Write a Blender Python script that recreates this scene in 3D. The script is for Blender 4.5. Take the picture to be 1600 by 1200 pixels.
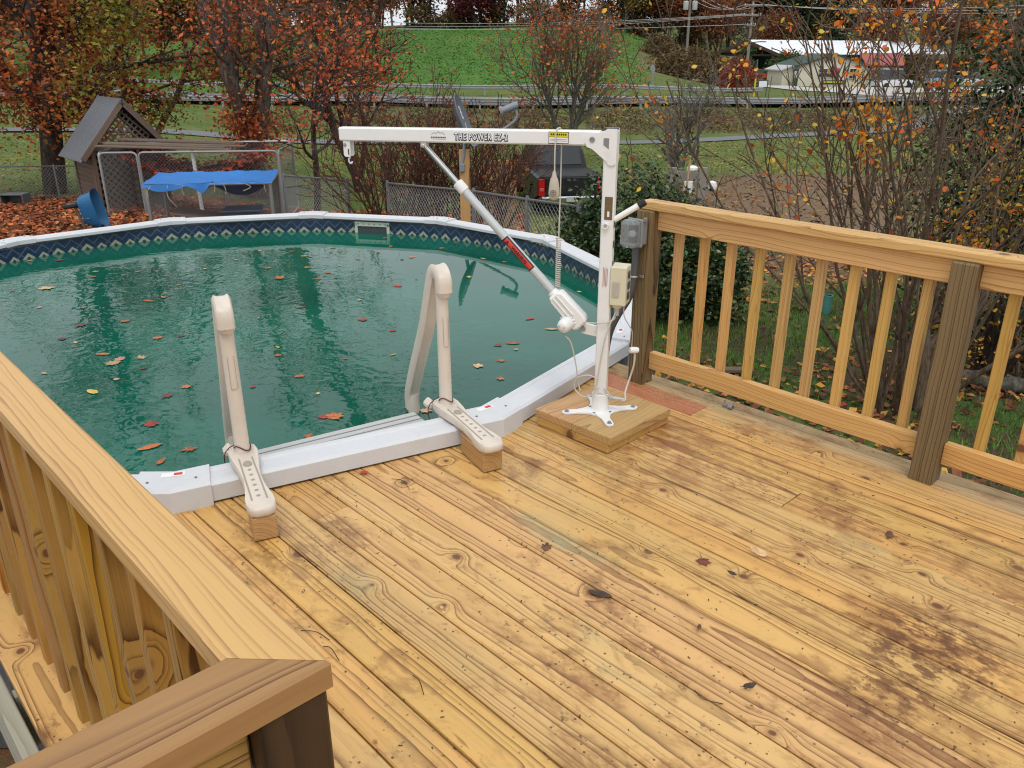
import bpy, bmesh, math, random
import numpy as np
from mathutils import Vector, Matrix, Euler

for _o in list(bpy.data.objects):
    bpy.data.objects.remove(_o)
SC = bpy.context.scene
COL = SC.collection

# ---------------------------------------------------------------- camera
F_PX, PITCH, ROLL, YAW, CAM_H = 1278.2, 0.3863, -0.0013, 0.8182, 1.5736
_fw = np.array([-math.sin(YAW)*math.cos(PITCH), math.cos(YAW)*math.cos(PITCH), -math.sin(PITCH)])
_rt = np.array([math.cos(YAW), math.sin(YAW), 0.0])
_up = np.cross(_rt, _fw)
_c, _s = math.cos(ROLL), math.sin(ROLL)
_rt, _up = _c*_rt + _s*_up, -_s*_rt + _c*_up
FWD = np.array([-math.sin(YAW), math.cos(YAW), 0.0])     # forward on the ground plan
LAT = np.array([math.cos(YAW), math.sin(YAW), 0.0])      # to the right on the ground plan
cam_d = bpy.data.cameras.new('camera')
cam = bpy.data.objects.new('camera', cam_d)
COL.objects.link(cam)
cam_d.sensor_width = 36.0
cam_d.lens = F_PX/1600*36.0
cam_d.clip_start = 0.05
cam_d.clip_end = 3000
M = Matrix.Identity(4)
for i in range(3):
    M[i][0], M[i][1], M[i][2] = _rt[i], _up[i], -_fw[i]
M[2][3] = CAM_H
cam.matrix_world = M
SC.camera = cam

# ---------------------------------------------------------------- sky, sun, exposure
SUN_EL, SUN_AZ = math.radians(62), math.radians(-40)     # azimuth measured from +X towards +Y
world = bpy.data.worlds.new('World')
SC.world = world
world.use_nodes = True
wn = world.node_tree
wn.nodes.clear()
_sky = wn.nodes.new('ShaderNodeTexSky')
_sky.sky_type = 'NISHITA'
_sky.sun_disc = False
_sky.sun_elevation = SUN_EL
_sky.sun_rotation = math.pi/2 - SUN_AZ
_sky.dust_density = 4.0
_sky.air_density = 1.0
_bw = wn.nodes.new('ShaderNodeRGBToBW')
_mx = wn.nodes.new('ShaderNodeMix'); _mx.data_type = 'RGBA'
_mx.inputs[0].default_value = 0.86
_mul = wn.nodes.new('ShaderNodeMix'); _mul.data_type = 'RGBA'; _mul.blend_type = 'MIX'
_mul.inputs[0].default_value = 0.75
_mul.inputs[7].default_value = (8.4, 8.75, 9.2, 1)       # even overcast cloud deck
_bg = wn.nodes.new('ShaderNodeBackground')
_bg.inputs[1].default_value = 0.12
_wo = wn.nodes.new('ShaderNodeOutputWorld')
wn.links.new(_sky.outputs[0], _bw.inputs[0])
wn.links.new(_sky.outputs[0], _mx.inputs[6])
wn.links.new(_bw.outputs[0], _mx.inputs[7])
wn.links.new(_mx.outputs[2], _mul.inputs[6])
wn.links.new(_mul.outputs[2], _bg.inputs[0])
wn.links.new(_bg.outputs[0], _wo.inputs[0])
sun_d = bpy.data.lights.new('sun', 'SUN')
sun_d.energy = 1.1
sun_d.angle = math.radians(22)
sun_d.color = (1.0, 0.96, 0.90)
sun = bpy.data.objects.new('sun', sun_d)
COL.objects.link(sun)
_sd = Vector((math.cos(SUN_EL)*math.cos(SUN_AZ), math.cos(SUN_EL)*math.sin(SUN_AZ), math.sin(SUN_EL)))
sun.rotation_euler = _sd.to_track_quat('Z', 'Y').to_euler()
SC.view_settings.view_transform = 'Standard'
SC.view_settings.look = 'None'
SC.view_settings.gamma = 1.0
SC.view_settings.use_curve_mapping = False
SC.view_settings.exposure = 0.04
SC.render.engine = 'CYCLES'
SC.cycles.max_bounces = 4
SC.cycles.diffuse_bounces = 2
SC.cycles.use_adaptive_sampling = True
SC.cycles.adaptive_threshold = 0.02
SC.cycles.pixel_filter_type = 'BLACKMAN_HARRIS'
SC.cycles.filter_width = 1.15
SC.cycles.transparent_max_bounces = 12

# ---------------------------------------------------------------- survey helpers (a sight line of the photograph -> a place in the world)
def ray(x, y):
    return _rt*(x-800)/F_PX + _up*(600-y)/F_PX + _fw
def gp(x, y, z):
    d = ray(x, y); t = (z-CAM_H)/d[2]
    return np.array([d[0]*t, d[1]*t, z])
def at(x, y, s):
    d = ray(x, y); t = s/(d@FWD)
    return np.array([d[0]*t, d[1]*t, CAM_H+d[2]*t])
def sl(s, l):
    return FWD*s + LAT*l

# ---------------------------------------------------------------- mesh helpers
def wloc(o):
    v = np.zeros(3)
    while o is not None:
        v += np.array(o.location); o = o.parent
    return v

def tag(o, label=None, cat=None, group=None, kind=None):
    if label: o['label'] = label
    if cat: o['category'] = cat
    if group: o['group'] = group
    if kind: o['kind'] = kind
    return o

def empty(name, loc, label=None, cat=None, group=None, rz=0.0):
    o = bpy.data.objects.new(name, None)
    o.location = [float(v) for v in loc]
    o.rotation_euler = (0, 0, rz)
    o.empty_display_size = 0.1
    COL.objects.link(o)
    return tag(o, label, cat, group)

def unit(v):
    v = np.asarray(v, float); n = np.linalg.norm(v)
    return v/n if n > 1e-12 else v

def frame(d, up=(0, 0, 1)):
    """axes (x along d, y, z) as rows"""
    x = unit(d); u = np.asarray(up, float)
    if abs(x@u) > 0.98: u = np.array([1.0, 0, 0]) if abs(x[0]) < .9 else np.array([0, 1.0, 0])
    y = unit(np.cross(u, x)); z = np.cross(x, y)
    return np.array([x, y, z])

class MB:
    def __init__(self):
        self.v = []; self.f = []
    def add(self, vs, fs):
        n = len(self.v)
        self.v.extend([tuple(float(c) for c in p) for p in vs])
        self.f.extend([tuple(i+n for i in q) for q in fs])
        return self
    def box(self, c, size, axes=None, bev=0.0):
        c = np.asarray(c, float); h = np.asarray(size, float)/2
        A = np.identity(3) if axes is None else np.asarray(axes)
        if bev <= 0:
            vs = [c + A.T@(h*np.array(s)) for s in
                  [(-1,-1,-1),(1,-1,-1),(1,1,-1),(-1,1,-1),(-1,-1,1),(1,-1,1),(1,1,1),(-1,1,1)]]
            return self.add(vs, [(0,3,2,1),(4,5,6,7),(0,1,5,4),(1,2,6,5),(2,3,7,6),(3,0,4,7)])
        b = min(bev, h.min()*.9)
        vs = []; idx = {}
        for sx in (-1, 1):
            for sy in (-1, 1):
                for sz in (-1, 1):
                    s = np.array([sx, sy, sz])
                    for ax in range(3):
                        p = s*(h-b); p[ax] = s[ax]*h[ax]
                        idx[(sx, sy, sz, ax)] = len(vs); vs.append(c + A.T@p)
        fs = []
        for ax in range(3):
            a1, a2 = (ax+1) % 3, (ax+2) % 3
            for s in (-1, 1):
                q = []
                for t1, t2 in ((-1,-1),(1,-1),(1,1),(-1,1)):
                    k = [0,0,0]; k[ax] = s; k[a1] = t1; k[a2] = t2
                    q.append(idx[(*k, ax)])
                fs.append(tuple(q) if s > 0 else tuple(q[::-1]))
        for ax in range(3):          # edges running along ax
            a1, a2 = (ax+1) % 3, (ax+2) % 3
            for t1 in (-1, 1):
                for t2 in (-1, 1):
                    def K(s, f):
                        k = [0,0,0]; k[ax] = s; k[a1] = t1; k[a2] = t2
                        return idx[(*k, f)]
                    q = (K(-1, a1), K(1, a1), K(1, a2), K(-1, a2))
                    fs.append(q if t1*t2 < 0 else q[::-1])
        for sx in (-1, 1):
            for sy in (-1, 1):
                for sz in (-1, 1):
                    q = tuple(idx[(sx, sy, sz, a)] for a in range(3))
                    fs.append(q if sx*sy*sz > 0 else q[::-1])
        return self.add(vs, fs)
    def bar(self, p0, p1, w, t, up=(0, 0, 1), bev=0.0):
        p0 = np.asarray(p0, float); p1 = np.asarray(p1, float)
        return self.box((p0+p1)/2, (np.linalg.norm(p1-p0), w, t), frame(p1-p0, up), bev)
    def tube(self, pts, rads, n=8, caps=True, closed=False):
        pts = [np.asarray(p, float) for p in pts]
        if not hasattr(rads, '__len__'): rads = [rads]*len(pts)
        vs = []; fs = []; k = len(pts)
        prev = None
        for i, p in enumerate(pts):
            if closed: t = pts[(i+1) % k]-pts[i-1]
            else: t = pts[min(i+1, k-1)]-pts[max(i-1, 0)]
            t = unit(t)
            if prev is None:
                a = np.array([0, 0, 1.0]) if abs(t[2]) < .9 else np.array([1.0, 0, 0])
                u = unit(np.cross(a, t))
            else:
                u = prev - t*(prev@t)
                u = unit(u)
            prev = u; w = np.cross(t, u)
            for j in range(n):
                a = 2*math.pi*j/n
                vs.append(p + rads[i]*(math.cos(a)*u + math.sin(a)*w))
        for i in range(k if closed else k-1):
            i2 = (i+1) % k
            for j in range(n):
                j2 = (j+1) % n
                fs.append((i*n+j, i*n+j2, i2*n+j2, i2*n+j))
        if caps and not closed:
            fs.append(tuple(range(n))[::-1]); fs.append(tuple((k-1)*n+j for j in range(n)))
        return self.add(vs, fs)
    def lathe(self, c, prof, n=24, axes=None, caps=True):
        """prof: list of (r, z) along the local z axis"""
        c = np.asarray(c, float); A = np.identity(3) if axes is None else np.asarray(axes)
        vs = []; fs = []
        for r, z in prof:
            for j in range(n):
                a = 2*math.pi*j/n
                vs.append(c + A.T@np.array([r*math.cos(a), r*math.sin(a), z]))
        for i in range(len(prof)-1):
            for j in range(n):
                j2 = (j+1) % n
                fs.append((i*n+j, i*n+j2, (i+1)*n+j2, (i+1)*n+j))
        if caps:
            fs.append(tuple(range(n))[::-1]); fs.append(tuple((len(prof)-1)*n+j for j in range(n)))
        return self.add(vs, fs)
    def prism(self, poly, z0, z1, c=(0, 0, 0), axes=None, bev=0.0):
        """poly: 2-D outline (ccw) in the local xy plane, extruded along local z"""
        c = np.asarray(c, float); A = np.identity(3) if axes is None else np.asarray(axes)
        n = len(poly)
        P = np.array(poly, float)
        rings = [(P, z0), (P, z1)]
        if bev > 0:
            cen = P.mean(0)
            d = P-cen; L = np.linalg.norm(d, axis=1, keepdims=True)
            Pi = cen + d*(1-bev/np.maximum(L, 1e-6))
            rings = [(Pi, z0), (P, z0+bev), (P, z1-bev), (Pi, z1)]
        vs = []; fs = []
        for Q, z in rings:
            for x, y in Q: vs.append(c + A.T@np.array([x, y, z]))
        for k in range(len(rings)-1):
            for i in range(n):
                j = (i+1) % n
                fs.append((k*n+i, k*n+j, (k+1)*n+j, (k+1)*n+i))
        fs.append(tuple(range(n))[::-1]); fs.append(tuple((len(rings)-1)*n+i for i in range(n)))
        return self.add(vs, fs)
    def build(self, name, mat, parent=None, smooth=False, loc=None, local=False, angle=None):
        me = bpy.data.meshes.new(name)
        V = np.array(self.v, float).reshape(-1, 3)
        off = np.zeros(3)
        if not local:
            if parent is not None: off = wloc(parent)
            elif loc is not None: off = np.asarray(loc, float)
        me.from_pydata((V-off).tolist(), [], self.f)
        if smooth:
            me.polygons.foreach_set('use_smooth', [True]*len(me.polygons))
            try: me.set_sharp_from_angle(angle=math.radians(angle or 40))
            except Exception: pass
        me.update()
        o = bpy.data.objects.new(name, me)
        if mat is not None: me.materials.append(mat)
        COL.objects.link(o)
        if parent is not None: o.parent = parent
        elif loc is not None and not local: o.location = [float(a) for a in loc]
        return o

def arc(c, r, a0, a1, n, ex, ey):
    c = np.asarray(c, float)
    return [c + r*(math.cos(a0+(a1-a0)*i/n)*np.asarray(ex) + math.sin(a0+(a1-a0)*i/n)*np.asarray(ey)) for i in range(n+1)]

def catmull(pts, n=6):
    P = [np.asarray(p, float) for p in pts]
    P = [2*P[0]-P[1]] + P + [2*P[-1]-P[-2]]
    out = []
    for i in range(1, len(P)-2):
        for k in range(n):
            t = k/n
            out.append(.5*((2*P[i]) + (-P[i-1]+P[i+1])*t + (2*P[i-1]-5*P[i]+4*P[i+1]-P[i+2])*t*t + (-P[i-1]+3*P[i]-3*P[i+1]+P[i+2])*t**3))
    out.append(P[-2])
    return out

_plank_cache = {}
def plank(name, p0, p1, w, t, mat, parent=None, up=(0, 0, 1), bev=0.003, share=True):
    """a board whose own x axis is the grain; p0, p1 centre of its ends; w across, t along 'up'"""
    p0 = np.asarray(p0, float); p1 = np.asarray(p1, float)
    L = float(np.linalg.norm(p1-p0)); key = (round(L, 3), w, t, bev, mat.name)
    me = _plank_cache.get(key) if share else None
    if me is None:
        m = MB().box((L/2, 0, 0), (L, w, t), None, bev)
        me = bpy.data.meshes.new(name)
        me.from_pydata(m.v, [], m.f); me.materials.append(mat); me.update()
        _plank_cache[key] = me
    o = bpy.data.objects.new(name, me)
    COL.objects.link(o)
    A = frame(p1-p0, up)
    R3 = Matrix([[A[0][i], A[1][i], A[2][i]] for i in range(3)])
    o.rotation_mode = 'QUATERNION'
    o.rotation_quaternion = R3.to_quaternion()
    off = np.zeros(3)
    if parent is not None:
        off = wloc(parent); o.parent = parent
    o.location = (p0-off).tolist()
    return o

def copy_tree(o, parent=None):
    c = o.copy(); COL.objects.link(c)
    if parent is not None: c.parent = parent
    for ch in list(o.children): copy_tree(ch, c)
    return c

def text_mesh(name, s, size, origin, ex, ey, mat, parent, bold=0.0, thick=0.0004, align='CENTER', space=1.0, xs=1.0, halo=0.0, nh=8):
    cu = bpy.data.curves.new(name+'_curve', 'FONT')
    cu.body = s; cu.size = size; cu.align_x = align; cu.align_y = 'CENTER'
    cu.space_character = space; cu.offset = bold; cu.extrude = thick; cu.resolution_u = 2
    tmp = bpy.data.objects.new(name+'_tmp', cu); COL.objects.link(tmp)
    dg = bpy.context.evaluated_depsgraph_get()
    me = bpy.data.meshes.new_from_object(tmp.evaluated_get(dg))
    bpy.data.objects.remove(tmp); bpy.data.curves.remove(cu)
    ex = unit(ex); ey = unit(ey); ez = np.cross(ex, ey)
    off = wloc(parent) if parent is not None else np.zeros(3)
    V = np.empty(len(me.vertices)*3); me.vertices.foreach_get('co', V); V = V.reshape(-1, 3)
    W = np.asarray(origin) + V[:, :1]*xs*ex + V[:, 1:2]*ey + V[:, 2:]*ez - off
    me.vertices.foreach_set('co', W.ravel()); me.update()
    if halo:                       # thicken the strokes: shifted copies, each a hair behind the last
        fs = [tuple(p.vertices) for p in me.polygons]; nv = len(W); VV = [W]; FF = list(fs)
        for k in range(nh):
            a_ = 2*math.pi*k/nh
            VV.append(W + halo*(math.cos(a_)*ex+math.sin(a_)*ey) - ez*.00004*(k+1)); FF += [tuple(i+nv*(k+1) for i in f) for f in fs]
        me = bpy.data.meshes.new(name); me.from_pydata(np.concatenate(VV).tolist(), [], FF); me.update()
    me.materials.clear(); me.materials.append(mat)
    o = bpy.data.objects.new(name, me); COL.objects.link(o); o.parent = parent
    return o

rng = random.Random(7)
nrg = np.random.default_rng(11)

# ================================================================ materials
class T:
    """small wrapper to write node trees as expressions"""
    def __init__(self, mat):
        self.t = mat.node_tree; self.m = mat
    def n(self, typ, **kw):
        nd = self.t.nodes.new(typ)
        for k, v in kw.items(): setattr(nd, k, v)
        return nd
    def put(self, sock, v):
        if isinstance(v, bpy.types.NodeSocket): self.t.links.new(v, sock)
        elif v is not None:
            try:
                if hasattr(sock.default_value, '__len__') and len(sock.default_value) == 4 and len(v) == 3: v = (*v, 1)
                sock.default_value = v
            except TypeError:
                sock.default_value = (v, v, v)
    def math(self, op, a, b=None, c=None, clamp=False):
        nd = self.n('ShaderNodeMath', operation=op, use_clamp=clamp)
        self.put(nd.inputs[0], a)
        if b is not None: self.put(nd.inputs[1], b)
        if c is not None: self.put(nd.inputs[2], c)
        return nd.outputs[0]
    def vmath(self, op, a, b=None):
        nd = self.n('ShaderNodeVectorMath', operation=op)
        self.put(nd.inputs[0], a)
        if b is not None: self.put(nd.inputs[1], b)
        return nd.outputs['Value'] if op in ('LENGTH', 'DOT_PRODUCT', 'DISTANCE') else nd.outputs[0]
    def sep(self, v):
        nd = self.n('ShaderNodeSeparateXYZ'); self.put(nd.inputs[0], v); return nd.outputs
    def comb(self, x, y, z):
        nd = self.n('ShaderNodeCombineXYZ')
        for i, a in enumerate((x, y, z)): self.put(nd.inputs[i], a)
        return nd.outputs[0]
    def noise(self, v, scale=1.0, detail=2.0, rough=.5, dist=0.0, dim='3D', out='Fac'):
        nd = self.n('ShaderNodeTexNoise', noise_dimensions=dim)
        if dim == '1D': self.put(nd.inputs['W'], v)
        else: self.put(nd.inputs['Vector'], v)
        nd.inputs['Scale'].default_value = scale; nd.inputs['Detail'].default_value = detail
        nd.inputs['Roughness'].default_value = rough; nd.inputs['Distortion'].default_value = dist
        return nd.outputs[0 if out == 'Fac' else 1]
    def voro(self, v, scale=1.0, dim='3D', feature='F1'):
        nd = self.n('ShaderNodeTexVoronoi', voronoi_dimensions=dim, feature=feature)
        self.put(nd.inputs['Vector'], v); nd.inputs['Scale'].default_value = scale
        return nd.outputs
    def mix(self, f, a, b, mode='MIX'):
        nd = self.n('ShaderNodeMix', data_type='RGBA', blend_type=mode)
        self.put(nd.inputs[0], f); self.put(nd.inputs[6], a); self.put(nd.inputs[7], b)
        return nd.outputs[2]
    def ss(self, v, a, b):
        """smoothstep from a to b (a may exceed b)"""
        nd = self.n('ShaderNodeMapRange', interpolation_type='SMOOTHSTEP')
        self.put(nd.inputs[0], v)
        if a < b:
            for i, x in zip((1, 2, 3, 4), (a, b, 0, 1)): nd.inputs[i].default_value = x
        else:
            for i, x in zip((1, 2, 3, 4), (b, a, 1, 0)): nd.inputs[i].default_value = x
        return nd.outputs[0]
    def hsv(self, c, h=.5, s=1.0, v=1.0):
        nd = self.n('ShaderNodeHueSaturation')
        self.put(nd.inputs[0], h); self.put(nd.inputs[1], s); self.put(nd.inputs[2], v); self.put(nd.inputs[4], c)
        return nd.outputs[0]
    def obj(self): return self.n('ShaderNodeTexCoord').outputs['Object']
    def pos(self): return self.n('ShaderNodeNewGeometry').outputs['Position']
    def rand(self): return self.n('ShaderNodeObjectInfo').outputs['Random']
    def bump(self, h, strength=.3, dist=.01):
        nd = self.n('ShaderNodeBump'); nd.inputs['Strength'].default_value = strength
        nd.inputs['Distance'].default_value = dist; self.put(nd.inputs['Height'], h)
        return nd.outputs[0]
    def out(self, color, rough=.6, metal=0.0, normal=None, spec=.5, ior=None, **kw):
        p = self.t.nodes.get('Principled BSDF')
        self.put(p.inputs['Base Color'], color); self.put(p.inputs['Roughness'], rough)
        self.put(p.inputs['Metallic'], metal)
        if normal is not None: self.put(p.inputs['Normal'], normal)
        p.inputs['Specular IOR Level'].default_value = spec
        if ior: p.inputs['IOR'].default_value = ior
        for k, v in kw.items(): self.put(p.inputs[k], v)
        return self.m

def new(name):
    m = bpy.data.materials.new(name); m.use_nodes = True
    return T(m)

def plain(name, col, rough=.55, metal=0.0, var=.12, scale=30.0, dirt=0.0, dirtcol=(.12, .09, .06), bump=0.0, spec=.5):
    """paint / plastic / metal with slight mottling, optional grime"""
    t = new(name); p = t.pos()
    n1 = t.noise(p, scale, 4, .6); n2 = t.noise(p, scale*.13, 3, .6)
    v = t.math('ADD', t.math('MULTIPLY', t.math('SUBTRACT', n1, .5), var), t.math('MULTIPLY', t.math('SUBTRACT', n2, .5), var*1.4))
    c = t.hsv(col, .5, 1.0, t.math('ADD', v, 1.0))
    if dirt:
        g = t.ss(t.noise(p, scale*.35, 6, .7), .62-.2*dirt, .85)
        g2 = t.ss(t.noise(p, scale*4, 2, .5), .66, .76)
        c = t.mix(t.math('MULTIPLY', t.math('MAXIMUM', g, t.math('MULTIPLY', g2, .5)), dirt), c, dirtcol)
    r = t.math('ADD', t.math('MULTIPLY', t.math('SUBTRACT', n2, .5), .25), rough)
    nm = t.bump(n1, bump, .004) if bump else None
    return t.out(c, r, metal, nm, spec)

def wood(name, light, dark, ring=.0065, knots=.55, contrast=1.0, weather=None, deck=False, rough=.55, tint=.5, bumpk=.22, wobble=1.0):
    """sawn softwood: growth rings about an off-centre pith along the piece's own x axis, knots, streaks"""
    t = new(name)
    o = t.obj(); r1 = t.rand()
    r2 = t.math('FRACT', t.math('MULTIPLY', r1, 17.31)); r3 = t.math('FRACT', t.math('MULTIPLY', r1, 71.77)); r4 = t.math('FRACT', t.math('MULTIPLY', r1, 193.3))
    x, y, z = t.sep(o)
    xo = t.math('ADD', x, t.math('MULTIPLY', r1, 60.0))
    wob = t.noise(t.comb(t.math('MULTIPLY', xo, .9), t.math('MULTIPLY', r2, 9), 0), 1.0, 2, .5, out='Color')
    wx, wy, wz = t.sep(wob)
    # knots
    SX, SY = 1.9, 5.2
    kx = t.math('MULTIPLY', xo, SX); ky = t.math('MULTIPLY', t.math('ADD', t.math('ADD', y, t.math('MULTIPLY', z, .7)), t.math('MULTIPLY', r3, 5)), SY)
    kv = t.comb(kx, ky, 0)
    vo = t.voro(kv, 1.0, '2D')
    dv = t.vmath('SUBTRACT', kv, vo['Position'])
    dx, dy, _ = t.sep(dv)
    jit = t.noise(o, 45, 2, .5)
    d = t.math('SQRT', t.math('ADD', t.math('POWER', t.math('ABSOLUTE', t.math('DIVIDE', dx, SX*1.25)), 2.0), t.math('POWER', t.math('ABSOLUTE', t.math('DIVIDE', dy, SY)), 2.0)))
    d = t.math('ADD', d, t.math('MULTIPLY', t.math('SUBTRACT', jit, .5), .008))
    cr, cg, cb = t.sep(vo['Color'])
    gate = t.math('LESS_THAN', cr, knots)
    ksz = t.math('ADD', t.math('MULTIPLY', cg, .011), .006)
    kd = t.math('DIVIDE', d, ksz)
    swirl = t.math('MULTIPLY', gate, t.math('MULTIPLY', t.math('POWER', 2.718, t.math('MULTIPLY', t.math('POWER', t.math('DIVIDE', d, .034), 2.0), -1.0)), .034))
    stretch = t.math('DIVIDE', t.math('ABSOLUTE', dx), SX)
    # ring distance
    yy = t.math('ADD', t.math('ADD', y, t.math('MULTIPLY', t.math('SUBTRACT', r2, .5), .12)), t.math('MULTIPLY', t.math('SUBTRACT', wx, .5), .11*wobble))
    zz = t.math('ADD', t.math('ADD', z, t.math('ADD', t.math('MULTIPLY', r3, .085), .026)), t.math('MULTIPLY', t.math('SUBTRACT', wy, .5), .085*wobble))
    rr = t.math('SQRT', t.math('ADD', t.math('MULTIPLY', yy, yy), t.math('MULTIPLY', zz, zz)))
    fine = t.noise(t.comb(t.math('MULTIPLY', xo, 3.0), t.math('MULTIPLY', y, 18), t.math('MULTIPLY', z, 18)), 1.0, 3, .55)
    rr = t.math('ADD', t.math('ADD', rr, t.math('MULTIPLY', fine, .011)), swirl)
    ph = t.math('DIVIDE', rr, ring)
    fr = t.math('FRACT', ph)
    late = t.math('MULTIPLY', t.math('POWER', fr, 2.0), t.ss(fr, 1.0, .93))
    rv = t.noise(t.math('FLOOR', ph), 3.7, 0, .5, dim='1D')
    late = t.math('MULTIPLY', late, t.ss(rv, .22, .68))
    fib = t.noise(t.comb(t.math('MULTIPLY', xo, 6), t.math('MULTIPLY', y, 420), t.math('MULTIPLY', z, 420)), 1.0, 2, .5)
    soft = t.noise(t.comb(t.math('MULTIPLY', xo, .8), t.math('MULTIPLY', y, 9), t.math('MULTIPLY', z, 9)), 1.0, 3, .6)
    f = t.math('ADD', t.math('MULTIPLY', late, .95*contrast), t.math('ADD', t.math('MULTIPLY', t.math('SUBTRACT', fib, .5), .46), t.math('MULTIPLY', t.math('SUBTRACT', soft, .5), .85)), clamp=True)
    c = t.mix(f, light, dark)
    # piece-to-piece colour
    c = t.hsv(c, t.math('ADD', .5, t.math('MULTIPLY', t.math('SUBTRACT', r4, .55), .022*tint*2)), t.math('ADD', .93, t.math('MULTIPLY', r2, .17*tint*2)), t.math('ADD', 1.0, t.math('MULTIPLY', t.math('SUBTRACT', r3, .5), .26*tint*2)))
    core = t.math('MULTIPLY', gate, t.ss(kd, 1.25, .7))
    rim = t.math('MULTIPLY', gate, t.math('MULTIPLY', t.ss(kd, 2.6, 1.0), .5))
    kc = t.mix(t.noise(o, 160, 2, .5), (.19, .075, .03), (.07, .03, .014))
    c = t.mix(rim, c, (.34, .17, .065)); c = t.mix(t.math('MULTIPLY', core, .90), c, kc)
    rough_s = t.math('ADD', rough, t.math('MULTIPLY', t.math('SUBTRACT', soft, .5), .3))
    if weather:
        g = t.ss(t.noise(t.comb(t.math('MULTIPLY', xo, 1.2), t.math('MULTIPLY', y, 14), t.math('MULTIPLY', z, 14)), 1.0, 5, .65), .42, .68)
        c = t.mix(t.math('MULTIPLY', g, weather[3]), c, weather[:3])
    if deck:
        P = t.pos(); px_, py_, pz_ = t.sep(P)
        top = t.ss(pz_, -.006, -.002)
        Q = t.comb(t.math('MULTIPLY', px_, .6), py_, 0)
        nhi = t.noise(Q, 27, 4, .7); nlo = t.noise(Q, 14, 4, .7)
        # blotchy brown footprints / tannin, greener algae areas, warm areas
        n1 = t.noise(Q, 2.3, 5, .68, .6); n2 = t.noise(t.vmath('ADD', Q, (7, 3, 1)), 8.5, 5, .72, .5); n3 = t.noise(t.vmath('ADD', Q, (3, 9, 2)), 1.25, 3, .6)
        n4 = t.noise(t.vmath('ADD', Q, (13, 5, 2)), 1.7, 3, .6)
        st = t.math('MULTIPLY', t.ss(n1, .47, .63), t.ss(n2, .40, .60))
        c = t.mix(t.math('MULTIPLY', st, .66), c, (.20, .076, .028))
        c = t.mix(t.math('MULTIPLY', t.ss(n2, .52, .68), .55), c, (.26, .112, .042))
        c = t.mix(t.math('MULTIPLY', t.math('MULTIPLY', t.ss(nhi, .56, .70), t.ss(n1, .42, .60)), .78), c, (.12, .045, .020))
        c = t.mix(t.math('MULTIPLY', t.ss(n3, .52, .72), .42), c, (.36, .32, .12))
        c = t.mix(t.math('MULTIPLY', t.ss(n4, .60, .80), .34), c, (.52, .24, .09))
        c = t.mix(t.math('MULTIPLY', t.ss(t.noise(t.vmath('ADD', Q, (23, 1, 4)), 2.6, 3, .55), .62, .76), .42), c, (.30, .38, .22))
        for (cx, cy, rad, amt, colr, lo, hi, sc) in DECK_STAINS:
            dd = t.vmath('DISTANCE', t.comb(px_, py_, 0), (cx, cy, 0))
            dd = t.math('ADD', dd, t.math('MULTIPLY', t.math('SUBTRACT', n2, .5), rad*.9))
            msk = t.math('MULTIPLY', t.ss(dd, rad, rad*.35), t.ss(nhi if sc > 18 else nlo, lo, hi))
            c = t.mix(t.math('MULTIPLY', msk, amt), c, colr)
        sp = t.voro(t.comb(px_, py_, 0), 46, '2D'); sr, sg, sb = t.sep(sp['Color'])
        spk = t.math('MULTIPLY', t.math('LESS_THAN', sr, .16), t.ss(t.math('DIVIDE', sp['Distance'], t.math('ADD', .05, t.math('MULTIPLY', sg, .17))), 1.0, .7))
        spk = t.math('MULTIPLY', spk, t.ss(n1, .40, .52))
        c = t.mix(t.math('MULTIPLY', spk, .82), c, (.06, .035, .018))
        rough_s = t.math('ADD', rough_s, t.math('MULTIPLY', t.math('SUBTRACT', n3, .5), -.35))
    hgt = t.math('ADD', t.math('MULTIPLY', late, .6), t.math('MULTIPLY', fib, .5))
    return t.out(c, rough_s, 0, t.bump(hgt, bumpk, .002), .35)

def S(h):
    h = h.lstrip('#'); o = []
    for i in (0, 2, 4):
        v = int(h[i:i+2], 16)/255; o.append(v/12.92 if v <= .04045 else ((v+.055)/1.055)**2.4)
    return tuple(o)

_st1 = gp(1455, 1015, 0); _st2 = gp(1050, 612, 0); _st3 = gp(1010, 715, 0); _st4 = gp(1390, 1090, 0); _st5 = gp(1150, 735, 0); _st6 = gp(500, 790, 0)
DECK_STAINS = [
    (_st1[0], _st1[1], .29, .85, (.130, .048, .022), .42, .58, 26),
    (_st4[0], _st4[1], .18, .78, (.14, .052, .024), .43, .60, 30),
    (_st3[0], _st3[1], .42, .55, (.30, .12, .045), .45, .60, 14),
    (_st5[0], _st5[1], .38, .50, (.33, .14, .06), .47, .62, 20),
    (_st6[0]+.2, _st6[1]-.2, .34, .45, (.17, .085, .04), .45, .60, 15),
]
M = {}
M['deck'] = wood('deck_pine', (.68, .405, .132), (.165, .066, .018), ring=.0092, knots=.46, contrast=1.2, wobble=.5, deck=True, rough=.34, tint=.26)
M['rail'] = wood('rail_pine', (.68, .41, .138), (.27, .108, .030), ring=.0075, knots=.32, rough=.5, tint=.3)
M['baluster'] = wood('baluster_pine', (.62, .375, .130), (.28, .112, .032), ring=.006, knots=.25, rough=.55, tint=.42)
M['baluster_old'] = wood('baluster_brown_pine', (.44, .235, .062), (.095, .033, .008), ring=.0080, knots=.42, rough=.5, tint=.5, contrast=1.25)
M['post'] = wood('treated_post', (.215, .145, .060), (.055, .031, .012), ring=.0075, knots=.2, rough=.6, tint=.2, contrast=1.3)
M['post_dark'] = wood('near_black_post', (.055, .027, .012), (.008, .005, .003), ring=.011, knots=.1, rough=.5, tint=.15, contrast=1.5)  # near-black brown wood with lighter streaks, for the corner post
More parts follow.
